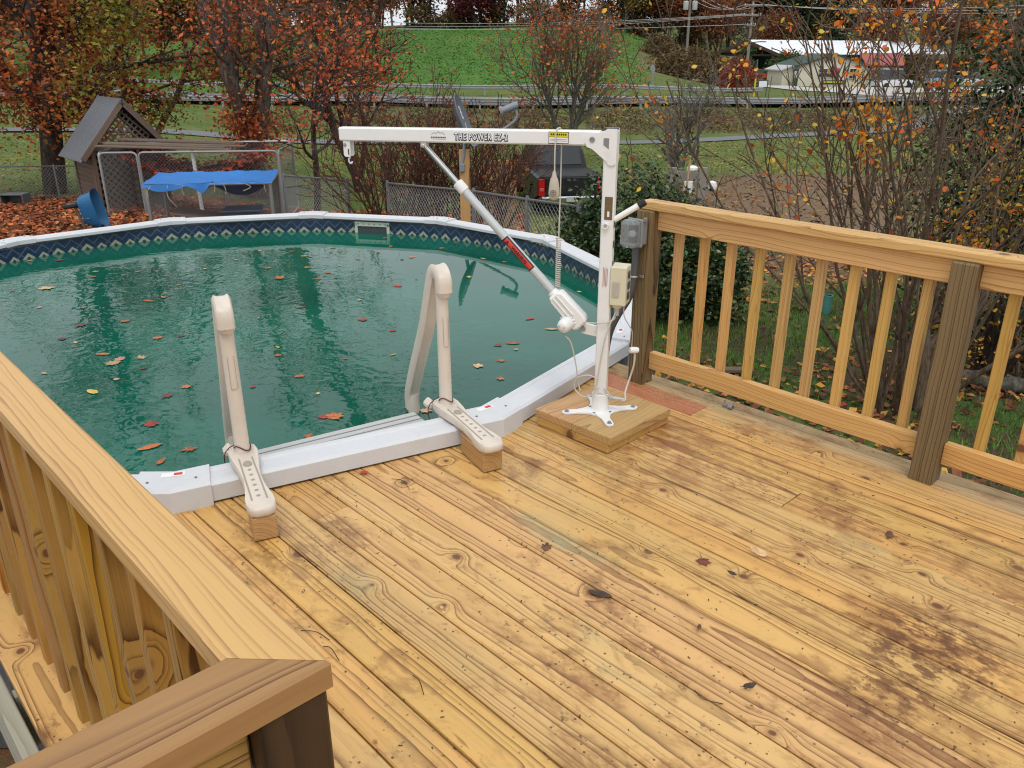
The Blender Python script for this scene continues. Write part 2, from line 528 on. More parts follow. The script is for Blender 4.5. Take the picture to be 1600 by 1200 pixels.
M['cap_worn'] = wood('worn_rail_cap', (.40, .21, .068), (.12, .045, .014), ring=.009, knots=.3, rough=.42, tint=.1, contrast=1.2, weather=(.28, .145, .065, .5))
M['block'] = wood('block_pine', (.54, .325, .115), (.24, .10, .03), ring=.0065, knots=.2, rough=.55, tint=.4)
M['grey_wood'] = wood('weathered_grey_wood', (.26, .235, .205), (.115, .10, .085), ring=.007, knots=.3, rough=.8, tint=.4)
M['grey_brown_wood'] = wood('weathered_brown_wood', (.17, .125, .095), (.075, .055, .043), ring=.008, knots=.3, rough=.85, tint=.6)
M['pole_wood'] = wood('utility_pole_wood', (.24, .20, .165), (.13, .105, .085), ring=.012, knots=.05, rough=.85, tint=.3)
M['white_paint'] = plain('white_enamel', (.81, .81, .795), .35, 0, .07, 30, .30, (.45, .37, .26))
M['white_vinyl'] = plain('white_vinyl', (.65, .665, .69), .45, 0, .07, 18, .45, (.50, .45, .36))
M['vinyl_grey'] = plain('grey_vinyl_side', (.56, .59, .62), .5, 0, .06, 25, .3, (.30, .28, .24))
M['beige'] = plain('beige_moulded_plastic', (.70, .625, .535), .42, 0, .08, 24, .34, (.40, .30, .20))
M['beige_dark'] = plain('beige_recess', (.36, .315, .26), .6, 0, .06, 30)
M['step_grey'] = plain('grey_step_plastic', (.50, .505, .49), .5, 0, .08, 30, .3, (.25, .25, .2))
M['cream'] = plain('cream_plastic', (.66, .62, .45), .45, 0, .05, 40)
M['grey_plastic'] = plain('grey_conduit', (.085, .09, .095), .5, 0, .1, 40)
M['grey_box'] = plain('grey_outlet_box', (.24, .25, .255), .5, 0, .1, 40)
M['light_grey'] = plain('light_grey_plastic', (.48, .49, .48), .45, 0, .08, 50)
M['steel'] = plain('brushed_steel', (.58, .58, .57), .32, 1.0, .1, 60)
M['galv'] = plain('galvanised_steel', (.35, .36, .365), .5, .6, .2, 25, .25, (.16, .14, .12))
M['galv_dark'] = plain('dull_grey_tube', (.17, .18, .185), .6, .45, .2, 20)
M['wire'] = plain('chain_link_wire', (.26, .27, .275), .55, .6, .1, 10)
M['black'] = plain('black_rubber', (.015, .015, .016), .6, 0, .2, 40)
M['dark_grey'] = plain('dark_grey_satin', (.06, .065, .075), .4, 0, .2, 30)
M['dish'] = plain('dish_grey_paint', (.105, .115, .135), .45, 0, .1, 20)
M['dish_arm'] = plain('dish_arm_grey', (.23, .25, .27), .5, 0, .1, 20)
M['white_print'] = plain('white_print', (.83, .83, .83), .5, 0, .02, 40)
M['navy_print'] = plain('navy_print', (.012, .016, .05), .5, 0, .02, 40)
M['red_print'] = plain('red_label', (.62, .045, .03), .45, 0, .05, 40)
M['yellow_print'] = plain('yellow_label', (.78, .66, .02), .45, 0, .05, 40)
M['black_print'] = plain('black_print', (.02, .02, .02), .5, 0, .02, 40)
M['bronze_label'] = wood('brown_label', (.20, .145, .075), (.10, .07, .035), ring=.004, knots=0, rough=.4)
M['cord'] = plain('ivory_cord', (.56, .53, .46), .5, 0, .06, 60)
M['pendant'] = plain('pendant_plastic', (.50, .455, .37), .5, 0, .14, 90, .35, (.26, .22, .16))
M['blue_plastic'] = plain('blue_poly_tub', (.012, .135, .31), .45, 0, .12, 8, .15, (.1, .09, .07))
M['tarp'] = plain('blue_tarp', (.025, .19, .55), .42, 0, .15, 10)
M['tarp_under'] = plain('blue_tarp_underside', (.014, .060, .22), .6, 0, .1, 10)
M['concrete'] = plain('concrete', (.33, .325, .305), .85, 0, .45, 7, .35, (.12, .10, .08), .3)
M['asphalt'] = plain('asphalt', (.10, .103, .11), .85, 0, .25, 2.2)
M['asphalt_pale'] = plain('worn_asphalt', (.30, .305, .32), .8, 0, .25, 1.2)
M['road_line'] = plain('road_paint', (.75, .73, .66), .7, 0, .1, 3)
M['gravel'] = plain('pale_gravel', (.47, .45, .42), .9, 0, .35, 1.5)
M['roof_white'] = plain('white_metal_roof', (.80, .82, .85), .45, 0, .04, 1.0)
M['roof_grey'] = plain('grey_metal_roof', (.135, .145, .16), .42, .35, .25, 5, .2, (.12, .07, .05))
M['cream_wall'] = plain('cream_wall', (.66, .61, .49), .7, 0, .1, 1.5)
M['dark_green'] = plain('dark_green_siding', (.018, .055, .040), .6, 0, .15, 1)
M['barn_brown'] = plain('barn_brown', (.075, .042, .032), .75, 0, .3, 1)
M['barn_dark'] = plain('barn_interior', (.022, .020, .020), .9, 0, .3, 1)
M['red_roof'] = plain('faded_red_roof', (.34, .075, .075), .6, 0, .15, 1)
M['glass_dark'] = plain('dark_glass', (.035, .04, .045), .05, 0, .05, 2)
M['car_black'] = plain('black_car_paint', (.016, .016, .018), .38, 0, .1, 3, spec=.3)
M['car_white'] = plain('white_car_paint', (.66, .67, .70), .3, 0, .05, 3)
M['car_red'] = plain('orange_red_car_paint', (.50, .085, .035), .3, 0, .05, 3)
M['car_blue'] = plain('pale_blue_car_paint', (.36, .50, .66), .3, 0, .05, 3)
M['tail_red'] = plain('tail_light_red', (.42, .008, .010), .2, 0, .1, 30)
M['chrome'] = plain('chrome', (.62, .63, .65), .15, 1.0, .05, 20)
M['tyre'] = plain('tyre', (.018, .018, .018), .8, 0, .1, 20)
M['tan_panel'] = wood('tan_panel', (.52, .36, .19), (.36, .22, .105), ring=.02, knots=.2, rough=.8)
M['orange_card'] = plain('pink_red_sign', (.55, .05, .12), .5)
M['teal_sign'] = plain('teal_sign', (.03, .38, .36), .5)
M['twine'] = plain('straw_twine', (.55, .47, .30), .8)
M['red_cord'] = plain('dark_red_cord', (.10, .016, .016), .7)
M['teal_mesh'] = plain('teal_plastic_guard', (.10, .32, .30), .5)
M['brown_board'] = plain('brown_cardboard', (.20, .14, .10), .9, 0, .25, 6)
M['sawdust'] = plain('sawdust', (.68, .46, .20), .95, 0, .3, 60)
M['burner_orange'] = plain('orange_stain_board', (.40, .125, .045), .6)

def bark(name, a, b, scale=14):
    t = new(name); p = t.pos(); x, y, z = t.sep(p)
    q = t.comb(x, y, t.math('MULTIPLY', z, .22))
    n = t.noise(q, scale, 6, .7, .4); m = t.noise(p, 2.0, 3, .6)
    c = t.mix(t.ss(n, .35, .68), a, b)
    c = t.mix(t.math('MULTIPLY', t.ss(m, .55, .75), .5), c, (.22, .225, .19))
    return t.out(c, .9, 0, t.bump(n, .8, .03), .2)
M['bark'] = bark('maple_bark', (.062, .050, .042), (.20, .175, .15))
M['bark_dark'] = bark('dark_bark', (.035, .024, .019), (.105, .080, .066), 20)
M['bark_red'] = bark('reddish_twig_bark', (.060, .028, .020), (.135, .070, .050), 30)
M['bark_grey'] = bark('grey_lichen_bark', (.085, .075, .062), (.21, .20, .165), 30)
M['bark_myrtle'] = bark('brown_grey_myrtle_bark', (.095, .060, .040), (.215, .155, .105), 25)

def leafmat(name, rough=.55, trans=.3):
    t = new(name)
    a = t.n('ShaderNodeAttribute'); a.attribute_name = 'leafcol'
    c = a.outputs['Color']
    p = t.t.nodes['Principled BSDF']
    t.put(p.inputs['Base Color'], c); p.inputs['Roughness'].default_value = rough
    p.inputs['Specular IOR Level'].default_value = .35
    tr = t.n('ShaderNodeBsdfTranslucent'); t.put(tr.inputs[0], c)
    mx = t.n('ShaderNodeMixShader'); mx.inputs[0].default_value = trans
    t.t.links.new(p.outputs[0], mx.inputs[1]); t.t.links.new(tr.outputs[0], mx.inputs[2])
    t.t.links.new(mx.outputs[0], t.t.nodes['Material Output'].inputs[0])
    return t.m
M['leaf'] = leafmat('leaf')
M['leaf_gloss'] = leafmat('glossy_leaf', .32, .12)
M['litter'] = leafmat('dry_leaf', .75, .1)
M['grass_blade'] = leafmat('grass_blade', .6, .3)

def flat_leaf(name, c1, c2, rough=.5):
    t = new(name); o = t.obj(); r = t.rand()
    n = t.noise(t.vmath('ADD', o, t.comb(t.math('MULTIPLY', r, 40), 0, 0)), 38, 4, .6)
    c = t.mix(t.ss(n, .35, .65), c1, c2)
    c = t.hsv(c, .5, 1.0, t.math('ADD', .75, t.math('MULTIPLY', r, .5)))
    return t.out(c, rough, 0, None, .4)
M['lf_orange'] = flat_leaf('orange_leaf', (.52, .16, .035), (.30, .075, .022), .4)
M['lf_red'] = flat_leaf('red_leaf', (.48, .05, .030), (.22, .022, .018), .4)
M['lf_tan'] = flat_leaf('tan_leaf', (.62, .42, .24), (.42, .25, .12), .45)
M['lf_yellow'] = flat_leaf('yellow_leaf', (.62, .46, .10), (.45, .26, .05), .45)
M['lf_brown'] = flat_leaf('brown_leaf', (.17, .085, .045), (.085, .042, .026), .6)
M['lf_maroon'] = flat_leaf('maroon_leaf', (.21, .055, .045), (.11, .030, .028), .5)
M['lf_dark'] = flat_leaf('dark_wet_leaf', (.075, .040, .030), (.035, .02, .016), .5)
M['lf_pink'] = flat_leaf('pale_pink_leaf', (.62, .30, .26), (.45, .17, .14), .45)

# pool water: murky green, mirror-like with fine ripples
def water_mat():
    t = new('murky_green_water'); p = t.pos()
    n1 = t.noise(p, 6.5, 1.5, .5, .4); n2 = t.noise(p, 15.0, 1, .5, .5); n3 = t.noise(p, 1.1, 2, .5)
    calm = t.ss(n3, .38, .60)
    x, y, z = t.sep(p)
    lee = t.ss(t.math('ADD', t.math('MULTIPLY', y, .72), t.math('MULTIPLY', x, .10)), 2.45, 1.55)     # sheltered side by the hedge is calm
    amp = t.math('ADD', .05, t.math('MULTIPLY', lee, t.math('ADD', .35, t.math('MULTIPLY', calm, .55))))
    hgt = t.math('MULTIPLY', t.math('ADD', t.math('MULTIPLY', n1, 1.0), t.math('MULTIPLY', n2, .55)), amp)
    c = t.mix(t.ss(t.noise(p, .8, 3, .6), .3, .7), (.0003, .122, .076), (.0006, .080, .051))
    return t.out(c, .02, 0, t.bump(hgt, .105, .03), .5, 1.40)
M['water'] = water_mat()

def liner_mat():
    """printed pool liner: dark blue mosaic with a border of pale diamonds"""
    t = new('printed_pool_liner'); o = t.obj(); x, y, z = t.sep(o)
    ang = t.math('ARCTAN2', y, x)
    u = t.math('MULTIPLY', ang, 68/(2*math.pi))                 # one big + one small diamond per unit
    fu = t.math('FRACT', u)
    v = t.math('DIVIDE', t.math('SUBTRACT', z, LINER_Z), .105)     # border centre line
    def dia(cen, hw, hh):
        a = t.math('DIVIDE', t.math('ABSOLUTE', t.math('SUBTRACT', fu, cen)), hw)
        b = t.math('DIVIDE', t.math('ABSOLUTE', v), hh)
        return t.math('ADD', a, b)
    d1 = dia(.25, .225, .47); d2 = dia(.75, .185, .38)
    pale = t.math('MAXIMUM', t.ss(d1, 1.0, .93), t.ss(d2, 1.0, .93))
    hole = t.math('MAXIMUM', t.ss(d1, .42, .30), t.ss(d2, .42, .30))
    big = t.math('MINIMUM', t.math('ABSOLUTE', t.math('SUBTRACT', dia(.25, .42, .95), 1.0)), t.math('ABSOLUTE', t.math('SUBTRACT', dia(.75, .42, .95), 1.0)))
    line = t.math('MULTIPLY', t.ss(big, .10, .03), .30)
    tu = t.math('FRACT', t.math('MULTIPLY', u, 8)); tv = t.math('FRACT', t.math('MULTIPLY', z, 45))
    grout = t.math('MAXIMUM', t.math('LESS_THAN', tu, .09), t.math('LESS_THAN', tv, .1))
    cell = t.voro(t.comb(t.math('FLOOR', t.math('MULTIPLY', u, 8)), t.math('FLOOR', t.math('MULTIPLY', z, 45)), 0), 1.0)['Color']
    cr, _, _ = t.sep(cell)
    base = t.mix(cr, (.007, .024, .062), (.016, .044, .100))
    base = t.mix(t.math('MULTIPLY', grout, .6), base, (.006, .014, .032))
    c = t.mix(line, base, (.22, .30, .36))
    g = t.noise(o, 60, 3, .6)
    c = t.mix(pale, c, t.mix(g, (.42, .45, .34), (.28, .32, .25)))
    c = t.mix(hole, c, (.035, .045, .040))
    return t.out(c, .35, 0, None, .5)

# ================================================================ ground
PROF_M = [(-40, -1.24), (7, -1.24), (10, -1.36), (17, -2.0), (24, -2.95), (35, -3.25), (47, -3.28), (52, -3.22), (57, -2.75), (60, -2.35), (70, -1.85), (75, -1.35), (110, .85), (150, 4.7), (180, 6.0), (260, 9), (600, 14)]
PROF_R = [(-40, -1.24), (7, -1.24), (10, -1.30), (17, -1.55), (24, -2.05), (35, -2.75), (47, -3.15), (52, -3.18), (57, -2.85), (60, -2.45), (66, -2.05), (72, -1.9), (80, -2.1), (105, -2.35), (150, -2.0), (190, 2.0), (260, 9), (600, 16)]
PROF_L = [(-40, -1.24), (7, -1.24), (10, -1.32), (17, -1.78), (24, -2.45), (35, -2.95), (50, -3.0), (60, -2.45), (66, -2.1), (78, -1.1), (110, .6), (150, 3.5), (180, 5), (260, 9), (600, 14)]
def _prof(P, s): return np.interp(s, [p[0] for p in P], [p[1] for p in P])
def tz(s, l):
    s = np.asarray(s, float); l = np.asarray(l, float)
    a = l/np.maximum(s, 1.0)
    def st(x, e0, e1):
        q = np.clip((x-e0)/(e1-e0), 0, 1); return q*q*(3-2*q)
    wr = st(a, .10, .27); wl = st(-a, .22, .42)
    z = _prof(PROF_M, s)*(1-wr)*(1-wl) + _prof(PROF_R, s)*wr + _prof(PROF_L, s)*wl
    amp = np.clip((s-9)/30, 0, 1)
    return z + amp*(.07*np.sin(l*.31+s*.17)+.05*np.sin(l*.13-s*.41)) + np.where(s > 80, .5*np.sin(l*.05+1.3)*np.clip((s-80)/60, 0, 1), 0)
def ground(s, l): p = sl(s, l); return np.array([p[0], p[1], float(tz(s, l))])
def gz(x, y): return float(tz(x*FWD[0]+y*FWD[1], x*LAT[0]+y*LAT[1]))

def terrain():
    ss = np.concatenate([np.arange(-30, 4, 4.0), np.arange(4, 30, .8), np.arange(30, 80, 1.5), np.arange(80, 200, 5.0), np.arange(200, 620, 40.0)])
    aa = np.concatenate([-np.geomspace(1.0, .02, 34), [0], np.geomspace(.02, 1.0, 34)])
    V = []; F = []
    for s in ss:
        for a in aa:
            l = a*max(s*1.15, 14)+0*a
            p = sl(s, l); V.append((p[0], p[1], float(tz(s, l))))
    k = len(aa)
    for i in range(len(ss)-1):
        for j in range(k-1):
            F.append((i*k+j, i*k+j+1, (i+1)*k+j+1, (i+1)*k+j))
    me = bpy.data.meshes.new('ground'); me.from_pydata(V, [], F)
    me.polygons.foreach_set('use_smooth', [True]*len(F)); me.update()
    VA = np.array(V); s = VA@FWD; l = VA@LAT; a = l/np.maximum(s, 1)
    def st(x, e0, e1):
        q = np.clip((x-e0)/(e1-e0), 0, 1); return q*q*(3-2*q)
    dirt = st(s, 9.5, 12)*(1-st(s, 26, 30))*st(a, .14, .22)*(1-st(a, .46, .54))          # bare strip beyond the hedge
    bank = st(s, 52.2, 54.5)*(1-st(s, 60, 63))*st(a, -.25, -.05)                          # weedy road bank
    litter = (1-st(s, 21, 25))*(1-st(a, -.12, .06))                                       # leaf-strewn yard on the left
    near = (1-st(s, 8.5, 11))
    scar = st(s, 92, 100)*(1-st(s, 128, 140))*st(a, .135, .16)*(1-st(a, .22, .25))        # red-brown cut beside the field
    field = st(s, 72, 75)*(1-st(a, .13, .15))
    lawn = 1-st(s, 50, 53)
    for nm, arr in (('dirt', np.maximum(dirt, scar)), ('bank', bank), ('litter', litter), ('near', near), ('field', field)):
        at_ = me.attributes.new(nm, 'FLOAT', 'POINT'); at_.data.foreach_set('value', arr.astype(np.float32))
    t = new('ground'); p = t.pos()
    def A(nm):
        n = t.n('ShaderNodeAttribute'); n.attribute_name = nm; return n.outputs['Fac']
    n1 = t.noise(p, 1.1, 5, .65); n2 = t.noise(p, .28, 4, .6); n3 = t.noise(p, 9, 5, .7); n4 = t.noise(p, 26, 3, .6)
    x, y, z = t.sep(p)
    mow = t.noise(t.comb(t.math('MULTIPLY', x, .25), y, z), 1.2, 4, .6)
    g = t.mix(t.ss(n2, .35, .65), (.150, .185, .045), (.095, .150, .035))
    g = t.mix(t.math('MULTIPLY', t.ss(mow, .45, .7), .6), g, (.22, .205, .085))
    g = t.mix(t.math('MULTIPLY', n3, .5), g, (.075, .105, .028))
    fl = t.mix(t.ss(n2, .3, .7), (.085, .185, .030), (.055, .145, .026))
    fl = t.mix(t.math('MULTIPLY', t.ss(n1, .4, .75), .5), fl, (.125, .18, .04))
    fl = t.mix(t.math('MULTIPLY', t.ss(t.noise(p, .9, 6, .7), .42, .68), .55), fl, (.035, .095, .018))
    fl = t.mix(t.math('MULTIPLY', t.ss(t.noise(p, .09, 3, .6), .5, .7), .5), fl, (.16, .20, .06))
    g = t.mix(t.math('MULTIPLY', t.ss(t.noise(p, 2.2, 6, .72), .46, .66), .55), g, (.055, .080, .022))
    c = t.mix(A('field'), g, fl)
    bk = t.mix(t.ss(n1, .38, .62), (.125, .085, .055), (.115, .125, .045))
    bk = t.mix(t.math('MULTIPLY', n3, .6), bk, (.075, .058, .042))
    c = t.mix(t.math('MULTIPLY', A('bank'), t.ss(t.noise(p, .6, 4, .6), .28, .5)), c, bk)
    dr = t.mix(n3, (.25, .170, .108), (.13, .088, .056))
    c = t.mix(t.math('MULTIPLY', A('dirt'), t.ss(n1, .25, .5)), c, dr)
    soil = t.mix(n4, (.125, .080, .052), (.070, .046, .031))
    nr = t.mix(t.ss(n1, .42, .58), (.085, .130, .036), soil)
    c = t.mix(A('near'), c, nr)
    li = t.mix(n3, (.20, .085, .042), (.10, .052, .032))
    c = t.mix(t.math('MULTIPLY', A('litter'), t.ss(n1, .22, .45)), c, li)
    t.out(c, .95, 0, t.bump(t.math('ADD', n3, n1), .5, .08), .15)
    me.materials.append(t.m)
    o = bpy.data.objects.new('ground', me); COL.objects.link(o)
    return tag(o, kind='structure')
terrain()

# ================================================================ pool
PC = np.array([-5.2679, 2.2562, 0.0]); PR, PH, NS = 2.7857, -2.9203, 13
ZRIM, ZW = .085, -.075
LINER_Z = ZW + .004 - 0.0
def cap_pt(i, r=PR, z=ZRIM):
    a = PH - i*2*math.pi/NS
    return PC + np.array([r*math.cos(a), r*math.sin(a), z])
M['liner'] = liner_mat()
pool = empty('above_ground_pool', (PC[0], PC[1], -1.24), 'round above-ground pool with white rails and a blue diamond-patterned liner', 'pool')
R_IN, R_OUT, R_WALL = PR-.075, PR+.075, PR*math.cos(math.pi/NS)-.008
m = MB(); n = 104
for rr, flip in ((R_WALL+.012, False),):
    vs = []; fs = []
    for z in (-1.22, .03):
        for j in range(n): vs.append((PC[0]+rr*math.cos(2*math.pi*j/n), PC[1]+rr*math.sin(2*math.pi*j/n), z))
    for j in range(n): fs.append((j, (j+1) % n, n+(j+1) % n, n+j))
    m.add(vs, fs)
t = new('grey_ribbed_pool_wall'); o_ = t.obj(); x_, y_, z_ = t.sep(o_)
rib = t.math('SINE', t.math('MULTIPLY', t.math('ARCTAN2', y_, x_), 420))
t.out(t.mix(t.noise(o_, 3, 4, .6), (.13, .135, .14), (.085, .09, .095)), .55, .2, t.bump(rib, .5, .01))
m.build('wall', t.m, pool, True)
m = MB(); vs = []; fs = []; RL = R_WALL-.02
for z in (-1.2, .035):
    for j in range(n): vs.append((PC[0]+RL*math.cos(2*math.pi*j/n), PC[1]+RL*math.sin(2*math.pi*j/n), z))
for j in range(n): fs.append((j, n+j, n+(j+1) % n, (j+1) % n))
m.add(vs, fs)
lin = m.build('liner', M['liner'], None, True, loc=(PC[0], PC[1], 0))
lin.parent = pool; lin.location = (0, 0, 1.24)
m = MB()
m.add([(PC[0]+(RL-.0)*math.cos(2*math.pi*j/n), PC[1]+RL*math.sin(2*math.pi*j/n), -1.19) for j in range(n)], [tuple(range(n))])
m.build('floor', M['liner'], pool)
# top rails: one straight moulded rail per bay, with a lip, and a cap over every joint
def rail_profile():
    # (radial offset, z) closed outline of the rail's section
    return [(-.075, ZRIM-.030), (-.075, ZRIM-.008), (-.066, ZRIM), (-.040, ZRIM), (-.034, ZRIM-.004), (.034, ZRIM-.004), (.040, ZRIM), (.062, ZRIM), (.075, ZRIM-.010), (.075, ZRIM-.075), (.068, ZRIM-.080), (.064, ZRIM-.018), (-.068, ZRIM-.018), (-.070, ZRIM-.034)]
def sweep(name, a, b, prof, mat, parent, mitre=0.0):
    a = np.asarray(a, float); b = np.asarray(b, float)
    d = unit(b-a); out = unit((a+b)/2-PC); out[2] = 0; out = unit(out)
    vs = []; k = len(prof)
    for p, sgn in ((a, 1), (b, -1)):
        for r, z in prof:
            q = p + out*r - d*sgn*r*mitre*1.0
            vs.append((q[0], q[1], z))
    fs = [(i, (i+1) % k, k+(i+1) % k, k+i) for i in range(k)] + [tuple(range(k))[::-1], tuple(range(k, 2*k))]
    mm = MB().add(vs, fs)
    return mm.build(name, mat, parent)
tanh = math.tan(math.pi/NS)
for i in range(NS):
    sweep('top_rail', cap_pt(i), cap_pt(i+1), rail_profile(), M['white_vinyl'], pool, tanh)
def cap_profile(e):
    return [(-.082-e, ZRIM-.034), (-.082-e, ZRIM), (-.070, ZRIM+.010+e), (.068, ZRIM+.010+e), (.082+e, ZRIM-.002), (.084+e, ZRIM-.094), (.078, ZRIM-.096), (.077, ZRIM-.006), (-.076, ZRIM-.006), (-.077, ZRIM-.036)]
for i in range(NS):
    P0 = cap_pt(i); prof = cap_profile(0)
    vs = []; k = len(prof)
    dirs = [unit(cap_pt(i-1)-P0), unit(cap_pt(i+1)-P0)]
    outs = [unit((cap_pt(i-1)+P0)/2-PC*np.array([1, 1, 0])), unit((cap_pt(i+1)+P0)/2-PC)]
    for o_ in outs: o_[2] = 0
    outs = [unit(o_) for o_ in outs]; om = unit(outs[0]+outs[1])
    L = .125
    for st in (0, 1, 2):
        for r, z in prof:
            if st == 0: q = P0 + dirs[0]*L + outs[0]*r + dirs[0]*(.02 if r < 0 else 0)
            elif st == 1: q = P0 + om*r/math.cos(math.pi/NS)
            else: q = P0 + dirs[1]*L + outs[1]*r + dirs[1]*(.02 if r < 0 else 0)
            vs.append((q[0], q[1], z))
    fs = []
    for st in (0, 1):
        fs += [(st*k+j, (st+1)*k+j, (st+1)*k+(j+1) % k, st*k+(j+1) % k) for j in range(k)]
    fs += [tuple(range(k)), tuple(range(2*k, 3*k))[::-1]]
    cp = MB().add(vs, fs).build('rail_cap', M['white_vinyl'], pool)
    ax = np.array([dirs[1]-om*(dirs[1]@om), om, [0, 0, 1.0]]); ax[0] = unit(ax[0])
    if i in (6, 7, 8, 4, 3):
        c = P0 + om*(-.045); c[2] = ZRIM+.0112
        MB().box(c, (.085, .034, .0016), ax).build('warning_sticker', M['white_print'], cp)
        c2 = c + ax[0]*(-.018); c2[2] += .0012
        MB().box(c2, (.03, .018, .0012), ax).build('sticker_symbol', M['red_print'], cp)
    for sg in (-1, 1):
        c = P0 + om*.0 + ax[0]*.085*sg; c[2] = ZRIM+.010
        MB().lathe(c, [(.005, 0), (.005, .003), (.002, .004)], 8).build('screw', M['galv_dark'], cp)
for i in range(NS):
    P0 = cap_pt(i); om = unit((P0-PC)*np.array([1, 1, 0])); q = P0+om*.012
    MB().box((q[0], q[1], -.62), (.045, .16, 1.22), np.array([om, np.cross([0, 0, 1.0], om), [0, 0, 1.0]]), .008).build('upright', M['vinyl_grey'], pool)
# skimmer opening in the far wall
sk = unit(gp(588, 352, -.02)-PC); sk[2] = 0; sk = unit(sk)
sx = np.cross([0, 0, 1.0], sk); AX = np.array([sx, sk, [0, 0, 1.0]])
skc = PC + sk*(RL-.012)
m = MB(); zc = -.035
m.box(skc+np.array([0, 0, zc+.045]), (.36, .02, .045), AX, .004); m.box(skc+np.array([0, 0, zc-.055]), (.36, .02, .03), AX, .004)
for sg in (-1, 1): m.box(skc+sx*sg*.165+np.array([0, 0, zc-.005]), (.03, .02, .12), AX, .004)
skm = m.build('skimmer_frame', plain('pale_green_white_plastic', (.55, .60, .50), .5, 0, .1, 40), pool)
MB().box(skc+np.array([0, 0, zc-.01])-sk*-.006, (.30, .008, .075), AX).build('skimmer_mouth', M['dark_grey'], skm)
for q in range(6): m = MB(); m.lathe(skc+sx*(-.14+.056*q)-sk*.0105+np.array([0, 0, zc+.048]), [(.006, 0), (.006, .003), (.003, .004)], 8, np.array([sx, [0, 0, 1.0], -sk])); m.build('screw', M['galv_dark'], skm)

# water surface
m = MB(); n = 104
m.add([(PC[0]+(RL-.001)*math.cos(2*math.pi*j/n), PC[1]+(RL-.001)*math.sin(2*math.pi*j/n), ZW) for j in range(n)], [tuple(range(n))])
tag(m.build('water', M['water']), 'murky green water in the round pool', kind='structure')

# ================================================================ deck
deck = empty('deck', (-1.0, 1.5, 0)); tag(deck, 'pine plank deck beside the pool', kind='structure')
PITCHB = .1465; SEAM0 = .2035
def pool_edge_x(y):
    """right-hand x where the pool's rail (just inside its skirt) crosses this y; None if outside"""
    R = PR + .035; best = None
    pts = [cap_pt(i, R/1.0) for i in range(NS)]
    for i in range(NS):
        a, b = pts[i], pts[(i+1) % NS]
        if (a[1]-y)*(b[1]-y) <= 0 and abs(a[1]-b[1]) > 1e-9:
            x = a[0]+(b[0]-a[0])*(y-a[1])/(b[1]-a[1])
            if best is None or x > best: best = x
    return best
def deck_board(x0a, x0b, x1, y0, y1, name='board', t=.032, mat=None):
    """board from its pool end (x0a at y0, x0b at y1) to x1; grain along x"""
    yc = (y0+y1)/2; b = .004
    sec = lambda xa, xb: [((xa, y0, -t)), ((xb, y1, -t)), ((xb, y1, -b)), ((xb+(xa-xb)*b/(y1-y0), y1-b, 0)), ((xa+(xb-xa)*b/(y1-y0), y0+b, 0)), ((xa, y0, -b))]
    vs = sec(x0a, x0b) + sec(x1, x1)
    k = 6
    fs = [(i, k+i, k+(i+1) % k, (i+1) % k)[::-1] for i in range(k)] + [tuple(range(k)), tuple(range(k, 2*k))[::-1]]
    mm = MB().add([(v[0], v[1]-yc, v[2]) for v in vs], [f[::-1] for f in fs])
    o = mm.build(name, mat or M['deck'], None, local=True)
    o.parent = deck; o.location = (0-deck.location[0], yc-deck.location[1], rng.uniform(-.0015, .0015))
    return o
X_END = 3.2
GAP = .0055
rows = [SEAM0+PITCHB*k for k in range(21)]
joints = {1: -1.45, 7: -2.361, 10: .9, 13: 1.3, 16: -1.25, 19: -1.975, 20: 1.75}
rows.append(rows[-1]+PITCHB)
M['deck_grey'] = wood('greyed_edge_pine', (.52, .355, .165), (.24, .14, .06), ring=.008, knots=.2, deck=True, rough=.6, tint=.15)
for k in range(21):
    y0, y1 = rows[k]+GAP/2, rows[k+1]-GAP/2
    bmat = M['deck_grey'] if k == 20 else None
    e0, e1 = pool_edge_x(y0), pool_edge_x(y1)
    if e0 is None or e0 < -5.0: e0 = -3.6
    if e1 is None or e1 < -5.0: e1 = -3.6
    if k == 0: e0 = e1 = max(e0, -3.4) if e0 else -3.4
    xs = [None]
    if k in joints and joints[k] > max(e0, e1)+.1:
        j = joints[k]
        deck_board(e0, e1, j-.0015, y0, y1, mat=bmat); deck_board(j+.0015, j+.0015, X_END, y0, y1, mat=bmat)
    else:
        deck_board(e0, e1, X_END, y0, y1, mat=bmat)
# boards of the landing the camera stands over, left of the corner post
for k in range(1, 11):
    y1 = SEAM0-PITCHB*(k-1)-GAP/2; y0 = y1-PITCHB+GAP
    deck_board(-.78, -.78, X_END, y0, y1)
# framing under the deck
M['joist'] = wood('joist_greyish', (.40, .37, .29), (.27, .245, .18), ring=.009, knots=.2, rough=.75)
plank('rim_joist', (-3.3, .176, -.125), (-.78, .176, -.125), .038, .184, M['joist'], deck)
plank('rim_joist', (-.80, .155, -.125), (-.80, -1.3, -.125), .038, .184, M['joist'], deck)
plank('rim_joist', (-2.5, 3.245, -.135), (3.2, 3.245, -.135), .038, .184, M['joist'], deck)
for xx in np.arange(-2.2, 3.0, .6):
    plank('joist', (xx, .20, -.135), (xx, 3.18, -.135), .038, .184, M['joist'], deck)
for xx, yy in ((-2.35, .45), (-.3, .45), (1.6, .45), (-2.2, 3.0), (-.3, 3.0), (1.6, 3.0)):
    plank('support_post', (xx, yy, -1.3), (xx, yy, -.23), .089, .089, M['post'], deck, up=(1, 0, 0))

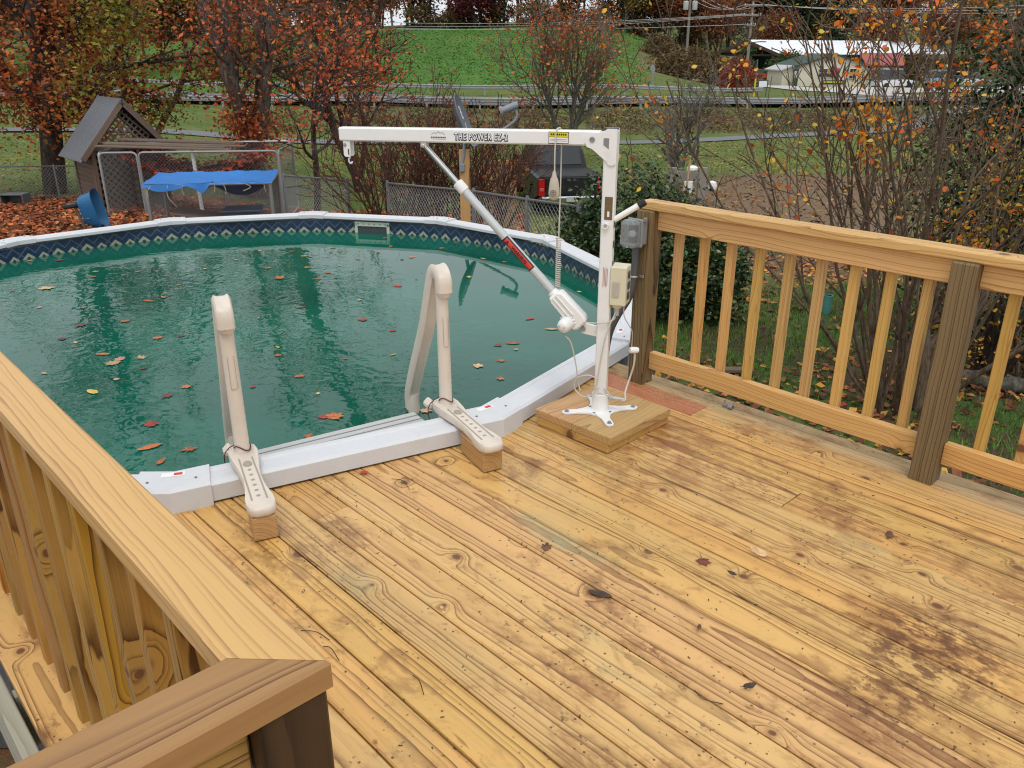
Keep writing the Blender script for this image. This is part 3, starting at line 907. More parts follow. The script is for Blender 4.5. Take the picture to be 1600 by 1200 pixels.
# orange-stained board next to the lift with sawdust on it
_a = gp(1004, 603, 0); 
m = MB()
for q in range(700):
    u = rng.gauss(0, 1); p = np.array([-2.28+rng.gauss(0, .13), 3.07+rng.gauss(0, .022), .0022])
    if not (2.95 < p[1] < 3.11): continue
    if p[0] < -2.455 or p[0] > -1.85: continue
    r = rng.uniform(.0012, .0035); a = rng.uniform(0, 6.28)
    m.add([p+np.array([r*math.cos(a+b), r*math.sin(a+b)*.7, rng.uniform(0, .0015)]) for b in (0, 2.1, 4.2)], [(0, 1, 2)])
tag(m.build('sawdust', M['sawdust']), 'pale sawdust scattered on the orange board end beside the post', kind='stuff')
M['deck_orange'] = wood('orange_stained_pine', (.50, .175, .075), (.30, .085, .032), ring=.007, knots=.2, deck=True, rough=.5, tint=.1)
for o in list(deck.children):
    if o.name.startswith('board') and abs(o.location[1]+deck.location[1]-(rows[19]+rows[20])/2) < .01:
        if max(v.co.x for v in o.data.vertices) < -1.5:
            o.data.materials[0] = M['deck_orange']; o['label'] = 'orange-red stained board end beside the post'

# concrete pad below the landing
m = MB().box((-2.6, -.75, -1.27), (2.6, 1.6, .16), None, .01)
tag(m.build('concrete_pad', M['concrete']), 'grey concrete pad below the deck edge', kind='structure')

# ================================================================ railings
HC, WC = .914, .0921
YIN = 3.1359; YPF = 3.1137
XP1, XP2 = -2.3641, -.9332
rr_ = empty('deck_railing', (-1.0, 3.16, 0), 'long pine railing with square balusters along the far side of the deck', 'railing')
def post(x, y, top, mat, parent):
    return plank('post', (x, y, -.20), (x, y, top), .089, .089, mat, parent, up=(1, 0, 0), bev=.004, share=False)
post(XP1-.0445, YPF+.0445, HC-.0385, M['post'], rr_)
post(XP2-.0445, YPF+.0445, HC-.0385, M['post'], rr_)
post(XP2+1.43-.0445, YPF+.0445, HC-.0385, M['post'], rr_)
capmid = YIN+WC/2
cap1 = plank('rail_cap', (XP1-.100, capmid, HC-.019), (XP2+1.5, capmid, HC-.019), WC, .038, M['rail'], rr_, bev=.005)
YR = 3.162+.019
for x0, x1 in ((XP1+.001, XP2-.090), (XP2+.001, XP2+1.34)):
    plank('upper_rail', (x0, YR, .8285), (x1, YR, .8285), .038, .089, M['rail'], rr_, share=False)
    plank('lower_rail', (x0, YR, .122), (x1, YR, .122), .038, .089, M['rail'], rr_, share=False)
bx = [-2.272+.1442*k for k in range(9)] + [-.824+.1415*k for k in range(9)]
for x in bx:
    if x > .4: break
    plank('baluster', (x, YR+.0385, .095), (x, YR+.0385, .865), .037, .037, M['baluster'], rr_, up=(1, 0, 0), bev=.003)

rl = empty('corner_railing', (-1.4, .32, 0), 'pine railing with a mitred cap turning the corner beside the left edge of the deck', 'railing')
YL, XC = .3674, -.7027
# mitred caps
def mitre_cap(name, corners, topc, mat, grain):
    b = .005
    P = [np.array([*c, 0]) for c in corners]; cen = sum(P)/4
    o0 = P[0]
    g = unit(grain); s_ = np.cross([0, 0, 1.0], g)
    vs = []
    for z, ring_ in ((HC-.038, P), (HC-b, P), (HC, [np.array([*c, 0]) for c in topc])):
        for p in ring_:
            loc_ = p-o0
            vs.append((loc_@g, loc_@s_-WC/2*(1 if grain[0] else -1)*0, z-HC))
    k = 4
    fs = []
    for r_ in range(2): fs += [(r_*k+i, r_*k+(i+1) % k, (r_+1)*k+(i+1) % k, (r_+1)*k+i) for i in range(k)]
    fs += [(3, 2, 1, 0), (8, 9, 10, 11)]
    me = bpy.data.meshes.new(name); me.from_pydata([tuple(map(float, v)) for v in vs], [], fs); me.materials.append(mat)
    bm = bmesh.new(); bm.from_mesh(me); bmesh.ops.recalc_face_normals(bm, faces=bm.faces); bm.to_mesh(me); bm.free(); me.update()
    o = bpy.data.objects.new(name, me); COL.objects.link(o); o.parent = rl
    o.location = (o0+np.array([0, 0, HC])-np.array(rl.location)).tolist()
    o.rotation_euler = (0, 0, math.atan2(g[1], g[0]))
    return o
XEND = -3.05; BB = .005
M['rail_near'] = wood('rail_cap_pine', (.66, .39, .128), (.25, .095, .027), ring=.0065, knots=.45, rough=.42, tint=.1, contrast=.85, wobble=.7)
mitre_cap('rail_cap', [(XEND, YL-WC), (XC-WC-.0008, YL-WC), (XC-.0008, YL), (XEND, YL)], [(XEND, YL-WC+BB), (XC-WC-.0008+BB, YL-WC+BB), (XC-.0008-BB, YL-BB), (XEND, YL-BB)], M['rail_near'], (1, 0, 0))
c2 = mitre_cap('rail_cap', [(XC-WC, -1.35), (XC, -1.35), (XC, YL-.0008), (XC-WC, YL-WC-.0008)], [(XC-WC+BB, -1.35), (XC-BB, -1.35), (XC-BB, YL-.0008-BB), (XC-WC+BB, YL-WC-.0008+BB)], M['cap_worn'], (0, 1, 0))
c2['label'] = 'worn reddish-brown rail cap at the near corner'
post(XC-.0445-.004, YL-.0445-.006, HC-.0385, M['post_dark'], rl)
post(-2.93, YL-.0445-.006, HC-.0385, M['post'], rl)
YLR = YL-.006-.019
plank('upper_rail', (-2.885, YLR, .8285), (XC-.095, YLR, .8285), .038, .089, M['rail'], rl)
plank('lower_rail', (-2.885, YLR, .122), (XC-.095, YLR, .122), .038, .089, M['rail'], rl)
XNR = XC-.050
plank('upper_rail', (XNR, YL-.097, .8285), (XNR, -1.30, .8285), .038, .089, M['baluster_old'], rl)
plank('lower_rail', (XNR, YL-.097, .122), (XNR, -1.30, .122), .038, .089, M['baluster_old'], rl)
YB = YLR-.019-.019
for k in range(15):
    x = -.868-.1425*k
    plank('baluster', (x, YB, .045), (x, YB, .868), .037, .037, M['baluster_old'], rl, up=(1, 0, 0), bev=.002)
for k in range(8):
    y = YL-.22-.1425*k
    plank('baluster', (XNR-.0385, y, .045), (XNR-.0385, y, .868), .037, .037, M['baluster_old'], rl, up=(1, 0, 0), bev=.002)

# ================================================================ pool lift on its wooden platform
plat = empty('lift_platform', (-2.19, 2.62, 0), 'low square platform of stacked pine boards under the white lift', 'platform')
# corner survey: near, right, far, left (top outline)
cn, crr, cf, cl = gp(953, 687, .078)[:2], gp(1036, 638, .078)[:2], gp(938, 601, .078)[:2], gp(844, 634, .078)[:2]
ctr = (cn+crr+cf+cl)/4
e1 = unit(((crr-cn)+(cf-cl))/2); e2 = np.array([e1[1], -e1[0]])
if e2@(cl-cn) < 0: e2 = -e2
Lp = .435; w4 = Lp/4
def P2(u, v): return np.array([*(ctr+e1*u+e2*v), 0.0])
# lower layer: boards running the other way; upper layer: two wide boards
for k in range(3):
    ww = Lp/3; u = -Lp/2+ww*(k+.5)
    plank('lower_board', P2(u, -Lp/2+.012)+[0, 0, .0205], P2(u, Lp/2-.012)+[0, 0, .0205], ww-.002, .038, M['block'], plat)
for k in range(2):
    ww = Lp/2; u = -Lp/2+ww*(k+.5)
    plank('top_board', P2(-Lp/2, u)+[0, 0, .0595], P2(Lp/2, u)+[0, 0, .0595], ww-.0015, .038, M['block'], plat)
ZP = .0795

lift = empty('pool_lift', (-2.178, 2.58, ZP), 'white steel battery pool lift with a long boom and slanted ram', 'pool lift')
C0 = np.array([-2.178, 2.58, 0.0]); D = unit([-.863, -.505, 0]); NN = np.array([-D[1], D[0], 0]); 
if NN@np.array([.645, -.764, 0]) < 0: NN = -NN
ZZ = np.array([0, 0, 1.0])
AXA = np.array([D, NN, ZZ])        # along boom, towards the viewer, up
def LP(d, n_, z): return C0 + D*d + NN*n_ + ZZ*z
WP = M['white_paint']
# base: sleeve on a four-armed foot
base = MB()
base.lathe((C0[0], C0[1], ZP), [(.062, 0), (.062, .006), (.040, .009), (.0375, .012), (.0375, .088), (.0345, .090), (.0325, .088), (.0325, .03)], 28)
base.build('base_sleeve', WP, lift, True)
fdir = unit(gp(878, 634, ZP)-gp(937, 638, ZP)); fdir[2] = 0
a0 = math.atan2(*(unit(gp(950, 661, ZP)-np.array([C0[0], C0[1], ZP]))[1::-1]))
for k in range(4):
    a = a0 + k*math.pi/2; d_ = np.array([math.cos(a), math.sin(a), 0]); q_ = np.array([-d_[1], d_[0], 0])
    out = [(.03, -.045), (.07, -.028), (.10, -.019), (.155, -.019), (.168, -.014), (.174, 0), (.168, .014), (.155, .019), (.10, .019), (.07, .028), (.03, .045)]
    ft = MB().prism(out, 0, .009, (C0[0], C0[1], ZP), np.array([d_, q_, ZZ]), .0015).build('foot', WP, lift)
    b = MB(); pb = np.array([C0[0], C0[1], ZP+.009])+d_*.153
    b.lathe(pb, [(.012, 0), (.012, .002), (.0075, .0021), (.0075, .009), (.005, .010)], 6)
    b.build('bolt', M['galv'], ft)
# mast
CW = .052
mast = MB().box(LP(0, 0, (.165+1.288)/2), (CW, CW, 1.288-.165), AXA, .005).build('mast', WP, lift)
MB().lathe((C0[0], C0[1], 0), [(.033, .115), (.031, .168), (.026, .18)], 20).build('mast_foot_plug', plain('scuffed_steel_white', (.55, .53, .50), .5, 0, .15, 60, .4), mast, True)
MB().box(LP(0, 0, 1.292), (CW-.002, CW-.002, .008), AXA, .002).build('end_cap', M['dark_grey'], mast)
MB().box(LP(-.004, CW/2+.0008, .985), (.032, .0014, .092), AXA).build('brown_label', M['bronze_label'], mast)
MB().box(LP(-.004, CW/2+.0022, .962), (.009, .0012, .022), AXA).build('label_patch', M['white_print'], mast)
m = MB(); 
for q in range(4): m.box(LP(.006-.0055*q, CW/2+.0007, .70), (.0022, .0010, .085-.012*(q % 2)), AXA)
m.build('fine_print', plain('reddish_fine_print', (.42, .20, .18), .6), mast)
m = MB()
for q in range(3): m.box(LP(-CW/2-.0008, .004, .92-.085*q), (.0012, .022, .030), AXA)
m.build('side_label', M['dark_grey'], mast)
# cross tube and lever with a black grip
pv = LP(.004, CW/2, .915)
MB().lathe(pv, [(.0125, -.02), (.0125, .014), (.0085, .014), (.0085, .002)], 18, np.array([D, np.cross(NN, D), NN])).build('cross_tube', WP, mast, True)
lv0 = LP(-.024, 0, .935); lv1 = gp(1000, 317, 1.012)
lv1 = LP(-.145, -.02, 1.012)
lev = MB().tube([lv0, lv0+(lv1-lv0)*.80], .0125, 14).build('lever', WP, lift, True)
MB().tube([lv0+(lv1-lv0)*.78, lv0+(lv1-lv0)*.99, lv1], [.0148, .0148, .011], 14).build('grip', M['black'], lev, True)
# boom
BW, BH = .050, .057
z_l, z_r = 1.2445, 1.2555
b0, b1 = LP(.040, 0, z_r), LP(1.183, 0, z_l)
boom = MB().bar(b0, b1, BW, BH, bev=.006).build('boom', WP, lift)
bu = unit(b1-b0)
def BP(d, n_, dz): return LP(d, n_, z_r+(z_l-z_r)*(d-.04)/1.143+dz)
FN = BW/2
# pivot gussets either side of the boom
outl = [(-.026, .047), (-.026, -.085), (-.012, -.094), (.004, -.090), (.012, -.078), (.072, -.030), (.092, -.024), (.102, -.004), (.096, .016), (.078, .030), (.030, .034), (.012, .047)]
for sg in (-1, 1):
    g = MB().prism(outl if sg > 0 else outl, -.003, .003, LP(.0, sg*(CW/2+.0035), 1.246), np.array([D, ZZ*1.0, np.cross(D, ZZ)]), .001)
    go = g.build('pivot_gusset', WP, lift)
    if sg > 0:
        MB().lathe(LP(.071, CW/2+.0065, 1.252), [(.011, 0), (.011, .004), (.007, .0045), (.007, .001)], 14, np.array([D, np.cross(NN, D), NN])).build('pivot_bolt', M['galv'], go, True)
        MB().prism([(.0, -.030), (.022, -.014), (.022, .012), (.0, .012)], 0, .0015, LP(.004, CW/2+.0072, 1.246), np.array([D, ZZ, np.cross(D, ZZ)])).build('gusset_slot', plain('slot_grey', (.22, .23, .24), .6), go)
# boom end bracket and hook
eb = MB()
for sg in (-1, 1):
    eb.prism([(-.016, 0), (-.016, -.058), (-.010, -.066), (.010, -.066), (.016, -.058), (.016, 0)], -.002, .002, BP(1.150, sg*.017, -BH/2), np.array([D, ZZ, np.cross(D, ZZ)]))
hb = eb.build('hook_bracket', WP, lift)
MB().lathe(BP(1.158, .0195, -BH/2-.016), [(.0075, 0), (.0075, .003), (.004, .0035), (.004, .007)], 12, np.array([D, np.cross(NN, D), NN])).build('bolt', M['galv'], hb)
MB().box(BP(1.142, .0196, -BH/2-.045), (.005, .0014, .024), AXA).build('slot', M['black'], hb)
hk = BP(1.148, 0, -BH/2-.058)
MB().tube(catmull([hk, hk-ZZ*.012, hk-ZZ*.02+D*.006, hk-ZZ*.033+D*.004, hk-ZZ*.038-D*.005, hk-ZZ*.030-D*.010], 4), .0038, 8).build('hook', WP, hb, True)
# ram
A1 = BP(.795, .0, -BH/2-.014); A0 = LP(.078, .0, .458)
ud = unit(A0-A1); Lr = np.linalg.norm(A0-A1)
mm = MB()
for sg in (-1, 1): mm.box(BP(.795, sg*.012, -BH/2-.009), (.026, .004, .024), AXA, .001)
mm.build('ram_lug', WP, lift)
rod = MB().tube([A1, A1+ud*.25], .0115, 16).build('ram_rod', M['steel'], lift, True)
MB().lathe(A1-NN*.020, [(.0085, 0), (.0085, .040), (.005, .042)], 12, np.array([D, np.cross(NN, D), NN])).build('pin', M['steel'], rod)
RT = M.setdefault('ram_tube', plain('pale_grey_ram_tube', (.56, .59, .60), .35, .2, .06, 40))
tube = MB().tube([A1+ud*.215, A1+ud*(Lr-.19)], .0185, 20).build('ram_tube', RT, lift, True)
MB().tube([A1+ud*.205, A1+ud*.208, A1+ud*.252, A1+ud*.256], [.019, .0235, .0235, .019], 20).build('ram_collar', WP, tube, True)
# warning label wrapped on the tube, facing the viewer
sidev = unit(np.cross(ud, NN)); 
lab = MB(); nseg = 8
def tub(a, s_, r): return A1+ud*s_+(NN*math.cos(a)+sidev*math.sin(a))*r
def wrap(mb, s0, s1, a0_, a1_, r):
    vs = []; 
    for s_ in (s0, s1):
        for j in range(nseg+1): vs.append(tub(a0_+(a1_-a0_)*j/nseg, s_, r))
    mb.add(vs, [(j, j+1, nseg+1+j+1, nseg+1+j) for j in range(nseg)])
sA, sB = Lr*.495, Lr*.665
wrap(lab, sA, sB, -1.0, 1.0, .0189); lab.build('warning_label_border', M['black_print'], tube, True)
lab = MB(); wrap(lab, sA+.006, sB-.006, -.62, .62, .0192); lab.build('warning_label', M['red_print'], tube, True)
text_mesh('warning_lettering', 'WARNING', .019, A1+ud*((sA+sB)/2+.008)+NN*.0196, ud, np.cross(NN, ud), M['black_print'], tube, 0, halo=.0006)
tri = MB(); cc = A1+ud*(sA+.022)+NN*.0197; yv = np.cross(NN, ud)
tri.add([cc+ud*-.009-yv*.008, cc+ud*.009-yv*.008, cc+yv*.009], [(0, 1, 2)]); tri.build('warning_symbol', M['black_print'], tube)
# motor housing: ribbed block at the ram's foot, and the round motor beside it
hA = A1+ud*(Lr-.205); AXM = np.array([ud, NN, np.cross(ud, NN)])
sg_ = AXM[2]
if sg_[2] < 0: sgv = -sg_
else: sgv = sg_
hous = MB()
hc = A1+ud*(Lr-.105)
out = [(-.10, -.022), (-.10, .022), (-.085, .034), (.055, .040), (.075, .034), (.082, .018), (.082, -.018), (.075, -.034), (.055, -.036), (-.085, -.030)]
hous.prism([(x, y) for x, y in out][::-1], -.034, .034, hc, np.array([ud, sgv, np.cross(ud, sgv)]), .008)
ho = hous.build('gear_housing', WP, lift, True)
m = MB()
for q in range(2): m.tube([hc+ud*-.088+NN*.036+sgv*(-.008+.020*q), hc+ud*.02+NN*.038+sgv*(-.008+.020*q)], [.004, .004], 8)
m.build('housing_rib', WP, ho, True)
MB().tube([hc-ud*.115, hc-ud*.098], [.023, .027], 18).build('housing_neck', WP, ho, True)
mdn = unit(NN*.92 - sgv*.36)                # motor axis leans towards the viewer
mc = hc + ud*.030 - sgv*.020 + mdn*.030
AXR = frame(mdn); AXR = np.array([AXR[1], AXR[2], AXR[0]])
MB().lathe(mc, [(.030, -.03), (.030, .034), (.027, .046), (.018, .054), (.006, .057)], 26, AXR).build('motor', WP, lift, True)
m = MB()
for j in range(14):
    a = j*2*math.pi/14
    p = mc + (AXR[0]*math.cos(a)+AXR[1]*math.sin(a))*.032 + mdn*(-.006)
    fa = unit(AXR[0]*math.cos(a)+AXR[1]*math.sin(a))
    m.box(p, (.006, .010, .020), np.array([np.cross(fa, mdn), fa, mdn]), .001)
m.build('cooling_fins', WP, lift)
m = MB()
for j in range(3):
    a = j*2*math.pi/3+.4
    m.bar(mc+mdn*.055, mc+mdn*.0535+(AXR[0]*math.cos(a)+AXR[1]*math.sin(a))*.018, .006, .004, mdn)
m.build('motor_spokes', plain('motor_emblem_grey', (.52, .52, .52), .4), lift)
MB().bar(LP(.022, 0, .452), LP(.092, 0, .462), .008, .050, bev=.002).build('ram_foot_lug', WP, lift)
MB().lathe(LP(.088, -.010, .460), [(.011, 0), (.011, .022), (.007, .023), (.007, .028)], 12, np.array([D, np.cross(NN, D), NN])).build('bolt', M['galv'], lift)
# lettering on the boom
fo = FN+.0008
ex = -D
def on_boom(d, dz, k=0.0): return BP(d, FN+.0006+k, dz)
boom_x = unit(BP(.2, 0, 0)-BP(1.0, 0, 0))
text_mesh('maker_lettering_outline', 'THE POWER EZ-2', .038, on_boom(.536, -.004), boom_x, ZZ, M['navy_print'], boom, 0, .0003, space=1.20, xs=.66, halo=.0034, nh=12)  # navy outline printed round the white letters
text_mesh('maker_lettering', 'THE POWER EZ-2', .038, on_boom(.536, -.002, .0012), boom_x, ZZ, M['white_print'], boom, 0, .0003, space=1.20, xs=.66, halo=.0006)
m = MB()
pts = [(-.030, 0), (-.018, .009), (-.010, .004), (.0, .013), (.010, .006), (.018, .010), (.030, 0)]
for (x0, z0), (x1, z1) in zip(pts[:-1], pts[1:]): m.bar(on_boom(.722, .004+z0)-D*x0, on_boom(.722, .004+z1)-D*x1, .0008, .0011, NN)
for q in range(9): m.box(on_boom(.722, -.006)-D*(-.030+.0075*q), (.0052, .0008, .0045), AXA)
m.box(on_boom(.722, -.013), (.066, .0006, .0010), AXA)
m.build('maker_emblem', M['black_print'], boom)
yl = MB().box(on_boom(.209, 0), (.082, .0010, .046), AXA, 0).build('serial_plate_border', M['black_print'], boom)
MB().box(on_boom(.209, -.009, .0009), (.077, .0010, .022), AXA).build('serial_plate', M['white_print'], boom)
MB().box(on_boom(.209, .0125, .0009), (.077, .0010, .0165), AXA).build('serial_plate_band', M['yellow_print'], boom)
m = MB()
for q in range(8): m.box(on_boom(.209, .013, .0016)-D*(-.030+.0085*q), (.0062, .0006, .0075), AXA)
m.box(on_boom(.209, -.006, .0016), (.066, .0006, .0012), AXA); m.box(on_boom(.209, -.012, .0016), (.066, .0006, .0012), AXA)
m.build('serial_print', M['black_print'], boom)
# control box on the mast's right side
cbx = LP(-CW/2-.036, -.004, .665)
AXC = np.array([D, NN, ZZ])
cb = MB()
cb.prism([(-.036, -.040), (.036, -.050), (.036, .036), (-.030, .040)], -.083, .083, cbx, AXC, .004)
cbo = cb.build('control_box', M['cream'], lift)
MB().box(cbx+NN*.0415+D*.012-ZZ*.012, (.028, .0012, .062), AXC).build('label', plain('grey_pink_label', (.46, .42, .36), .6, 0, .3, 300), cbo)
m = MB()
for q in range(3): m.box(cbx-D*.0372+ZZ*(.045-.045*q)+NN*-.002, (.0014, .034, .032), AXC)
m.build('keypad_label', M['dark_grey'], cbo)
MB().lathe(cbx-ZZ*.100+D*.010, [(.019, 0), (.022, .004), (.022, .018)], 14).build('plug', M['cream'], cbo, True)
MB().tube([cbx-ZZ*.10+D*.01, cbx-ZZ*.135+D*.01], [.012, .010], 10).build('cable_gland', M['light_grey'], cbo, True)
# hand control with its hanging cord
ch = MB(); hx = LP(.220, FN+.012, 0)
loopz = 1.284
c_pts = catmull([hx+ZZ*1.125, hx+ZZ*1.20, LP(.219, FN+.006, 1.262), LP(.217, FN+.003, 1.284), LP(.216, 0, 1.2885), LP(.213, -FN-.004, 1.28), LP(.210, -FN-.008, 1.20), LP(.208, -.02, 1.02), LP(.206, -.005, .92), LP(.206, .0, .850)], 6)
cord = MB().tube(c_pts, .0028, 8).build('pendant_cord', M['cord'], lift, True)
coil = []
for q in range(0, 24*12+1):
    a = q/12*2*math.pi; zz = .850-.215*q/(24*12)
    coil.append(LP(.206, .0, zz)+.0095*(math.cos(a)*D+math.sin(a)*NN))
MB().tube(coil, .0026, 6).build('coiled_cord', M['cord'], lift, True)
hand = MB()
prof = [(.004, .118), (.007, .112), (.010, .095), (.016, .085), (.019, .070), (.022, .045), (.023, .025), (.019, .008), (.010, .001), (.003, 0)]
hand.lathe((0, 0, 0), prof, 22, None)
for i_, v in enumerate(hand.v): hand.v[i_] = tuple(LP(.220, FN+.016, 1.010) + D*v[0] + NN*v[1]*.62 + ZZ*v[2])
hc_ = hand.build('hand_control', M['pendant'], lift, True)
m = MB(); pc = LP(.220, FN+.0315, 1.040)
m.tube(arc(pc, .0125, 0, 2*math.pi, 20, D, ZZ)[:-1], .0010, 5, closed=True)
for q in (-.004, .004): m.box(pc+ZZ*q, (.018, .001, .0016), AXA)
m.box(pc, (.0016, .001, .02), AXA)
m.build('emblem', plain('pendant_emblem', (.16, .14, .12), .6), hc_)
# loose cords
pl0 = cbx-ZZ*.10+D*.012
cords = [
    [cbx-ZZ*.135+D*.012, cbx-ZZ*.150+D*.02+NN*.02, LP(-.005, CW/2+.014, .505), LP(.07, .030, .498), mc+sgv*.02+ud*-.02],
    [LP(.155, .05, .435), LP(.130, .045, .40), LP(.110, .03, .30), LP(.10, .02, .22), LP(.09, .02, .175)],
    [cbx-ZZ*.12+D*.012+NN*.01, LP(-.02, CW/2+.012, .46), LP(.0, CW/2+.010, .34), LP(.012, CW/2+.010, .235), LP(.02, CW/2+.010, .195), LP(.005, CW/2+.010, .205)],
    [LP(.005, CW/2+.012, .245), LP(.05, .045, .262), LP(.105, .03, .235), LP(.115, .02, .185), LP(.08, .03, .155), LP(.04, .045, .165), LP(.02, .04, .19)],
    [LP(-.02, .036, .205), LP(-.055, .02, .16), LP(-.075, .01, .148)],
]
for c_ in cords: MB().tube(catmull(c_, 6), .0030, 7).build('cord', M['cord'], lift, True)
# long thin cord to the white connector hanging by the post
k0 = cbx-ZZ*.09-D*.02; cnx = gp(990, 547, .33)
cn_ = at(991, 547, at(991, 547, 1)[2]*0+ (C0@FWD)+.045)
MB().tube(catmull([k0, k0-ZZ*.05-D*.005, (k0+cn_)/2-D*.012+ZZ*-.01, cn_+ZZ*.03-LAT*.012, cn_-LAT*.012], 6), .0022, 7).build('cord', M['cord'], lift, True)
pc_ = MB().tube([cn_-LAT*.020-FWD*.004, cn_-LAT*.006, cn_+LAT*.012, cn_+LAT*.020], [.013, .0145, .0135, .010], 14).build('connector', M['white_paint'], lift, True)
j0 = LP(-.06, .005, .150)
MB().tube(catmull([cn_-ZZ*.012+LAT*.004, cn_-ZZ*.07+LAT*.002, cn_-ZZ*.13-LAT*.012, (cn_+j0)/2-ZZ*.085+LAT*.01, j0-D*.05-ZZ*.003, j0-D*.02], 7), .0042, 8).build('cord', M['cord'], lift, True)
MB().tube([j0-D*.045, j0-D*.005, j0+D*.02], [.006, .009, .008], 10).build('jack_plug', M['light_grey'], lift, True)

# ================================================================ pool steps / ladder
lad = empty('pool_ladder', (-2.6, 1.6, ZW), 'beige moulded pool ladder with two tall arched handrails', 'ladder')
blocks = []
def ladder_side(P0, ang, which):
    a = math.radians(ang); n_ = np.array([-math.cos(a), math.sin(a), 0]); t_ = np.array([-n_[1], n_[0], 0])
    t_ = t_ if t_@np.array([.258, .966, 0]) > 0 else -t_
    def Q(k, z, s_=0.0): return np.array([P0[0], P0[1], 0]) + n_*k + t_*s_ + ZZ*z
    AXQ = np.array([n_, t_, ZZ])
    zb = .094
    # bracket: waisted plate, bevelled
    half = [(-.012, .020), (-.002, .040), (.03, .050), (.075, .049), (.13, .040), (.22, .036), (.32, .040), (.40, .050), (.47, .056), (.515, .050), (.535, .030)]
    out = half + [(x, -y) for x, y in half[::-1]]
    br = MB().prism(out[::-1], zb, zb+.036, Q(0, 0), AXQ, .007).build('deck_bracket', M['beige'], lad, True, angle=50)
    m = MB()
    for sg in (-1, 1): m.bar(Q(.055, zb+.0365, sg*.026), Q(.40, zb+.0365, sg*.024), .006, .0016)
    for q in range(6): m.lathe(Q(.085+.042*q, zb+.0358), [(.0075, 0), (.0075, .0012)], 12)
    m.build('bracket_grooves', M['beige_dark'], br)
    MB().lathe(Q(.345, zb+.036), [(.024, 0), (.022, .004), (.010, .006)], 16, np.array([n_, t_*.7, ZZ])).build('bracket_socket', M['beige_dark'], br, True)
    MB().box(Q(.555, zb+.006, -.045), (.07, .045, .05), AXQ, .018).build('bracket_hook', M['beige'], br)
    MB().tube([Q(.49, zb), Q(.49, -.5)], .03, 14).build('leg', M['beige'], lad, True)
    # upright
    up = MB().tube([Q(.470, zb+.03), Q(.472, .40), Q(.476, .66)], [.0285, .0275, .026], 20).build('upright', M['beige'], lad, True)
    m = MB(); sgn = 1
    m.bar(Q(.470-.0275, .40, -.012), Q(.4715-.0272, .53, -.012), .0014, .0014); m.bar(Q(.470-.0275, .40, .012), Q(.4715-.0272, .53, .012), .0014, .0014); m.bar(Q(.4693-.027, .40, -.012), Q(.4693-.027, .40, .012), .0014, .0014)
    m.build('upright_seam', M['beige_dark'], up)
    # arched inner handrail: a flattened section swept over the top and down to the water
    path = catmull([Q(.452, .640), Q(.455, .690), Q(.484, .722), Q(.528, .710), Q(.560, .655), Q(.602, .56), Q(.660, .43), Q(.742, .29), Q(.826, .145), Q(.888, .02), Q(.892, -.06)], 5)
    vs = []; fs = []; K = 14
    for i, p in enumerate(path):
        tg = unit(path[min(i+1, len(path)-1)]-path[max(i-1, 0)]); nr = np.cross(t_, tg)
        f_ = i/(len(path)-1)
        wv, dv = .033, .034
        for j in range(K):
            b = 2*math.pi*j/K
            cx_ = math.copysign(abs(math.cos(b))**.6, math.cos(b)); sy_ = math.copysign(abs(math.sin(b))**.6, math.sin(b))
            groove = .72 if (f_ > .12 and abs(math.cos(b)) < .25) else 1.0
            vs.append(p + t_*wv*cx_ + nr*dv*sy_*groove)
    for i in range(len(path)-1):
        for j in range(K): fs.append((i*K+j, i*K+(j+1) % K, (i+1)*K+(j+1) % K, (i+1)*K+j))
    fs.append(tuple(range(K))[::-1]); fs.append(tuple((len(path)-1)*K+j for j in range(K)))
    MB().add(vs, fs).build('handrail', M['beige'], lad, True, angle=60)
    MB().tube([Q(.456, .618), Q(.456, .632), Q(.456, .665)], [.024, .032, .034], 18).build('handrail_boss', M['beige'], lad, True)
    # inner leg going down under water
    MB().tube([Q(.875, .02), Q(.870, -.9)], .028, 14).build('leg', M['beige'], lad, True)
    # red cord tied round the upright
    cz = zb+.055
    pts = [Q(.47+.031*math.cos(b), cz+.012*math.sin(b*2.0), .031*math.sin(b)) for b in np.linspace(0, 4*math.pi, 40)]
    pts += [Q(.50, cz-.01, -.045), Q(.515, cz-.05, -.068), Q(.512, cz-.10, -.066), Q(.505, cz-.14, -.055)]
    MB().tube(catmull(pts, 2), .0022, 6).build('tie_cord', M['red_cord'], lad)
    return Q
QL = ladder_side(gp(412, 806, .094), 18.3, 0)
QR = ladder_side(gp(772, 706, .094), 15.0, 1)
for k_, z_ in ((.635, -.050), (.80, -.34), (.90, -.64)):
    a_, b_ = QL(k_, z_, .03), QR(k_, z_, -.03)
    st = plank('step', a_, b_, .27, .05, M['step_grey'], lad)
    m = MB(); d_ = unit(b_-a_); q_ = unit(np.cross(ZZ, d_))
    for s_ in (-.09, -.045, 0, .045, .09): m.bar(a_+ZZ*.0262+q_*s_, b_+ZZ*.0262+q_*s_, .006, .0022)
    m.build('step_groove', M['dark_grey'], st, local=False) if False else None
    mo = m.build('tread_groove', M['grey_box'], lad)
for Q_, lab_ in ((QL, 'short pine block under the left ladder bracket'), (QR, 'longer pine block under the right ladder bracket, nearer the lift')):
    p0, p1 = Q_(-.006 if Q_ is QL else .012, .0475), Q_(.115 if Q_ is QL else .225, .0475)
    b = plank('wood_block', p0, p1, .086 if Q_ is QR else .082, .089, M['block'], None, bev=.003, share=False)
    tag(b, lab_, 'wood block')

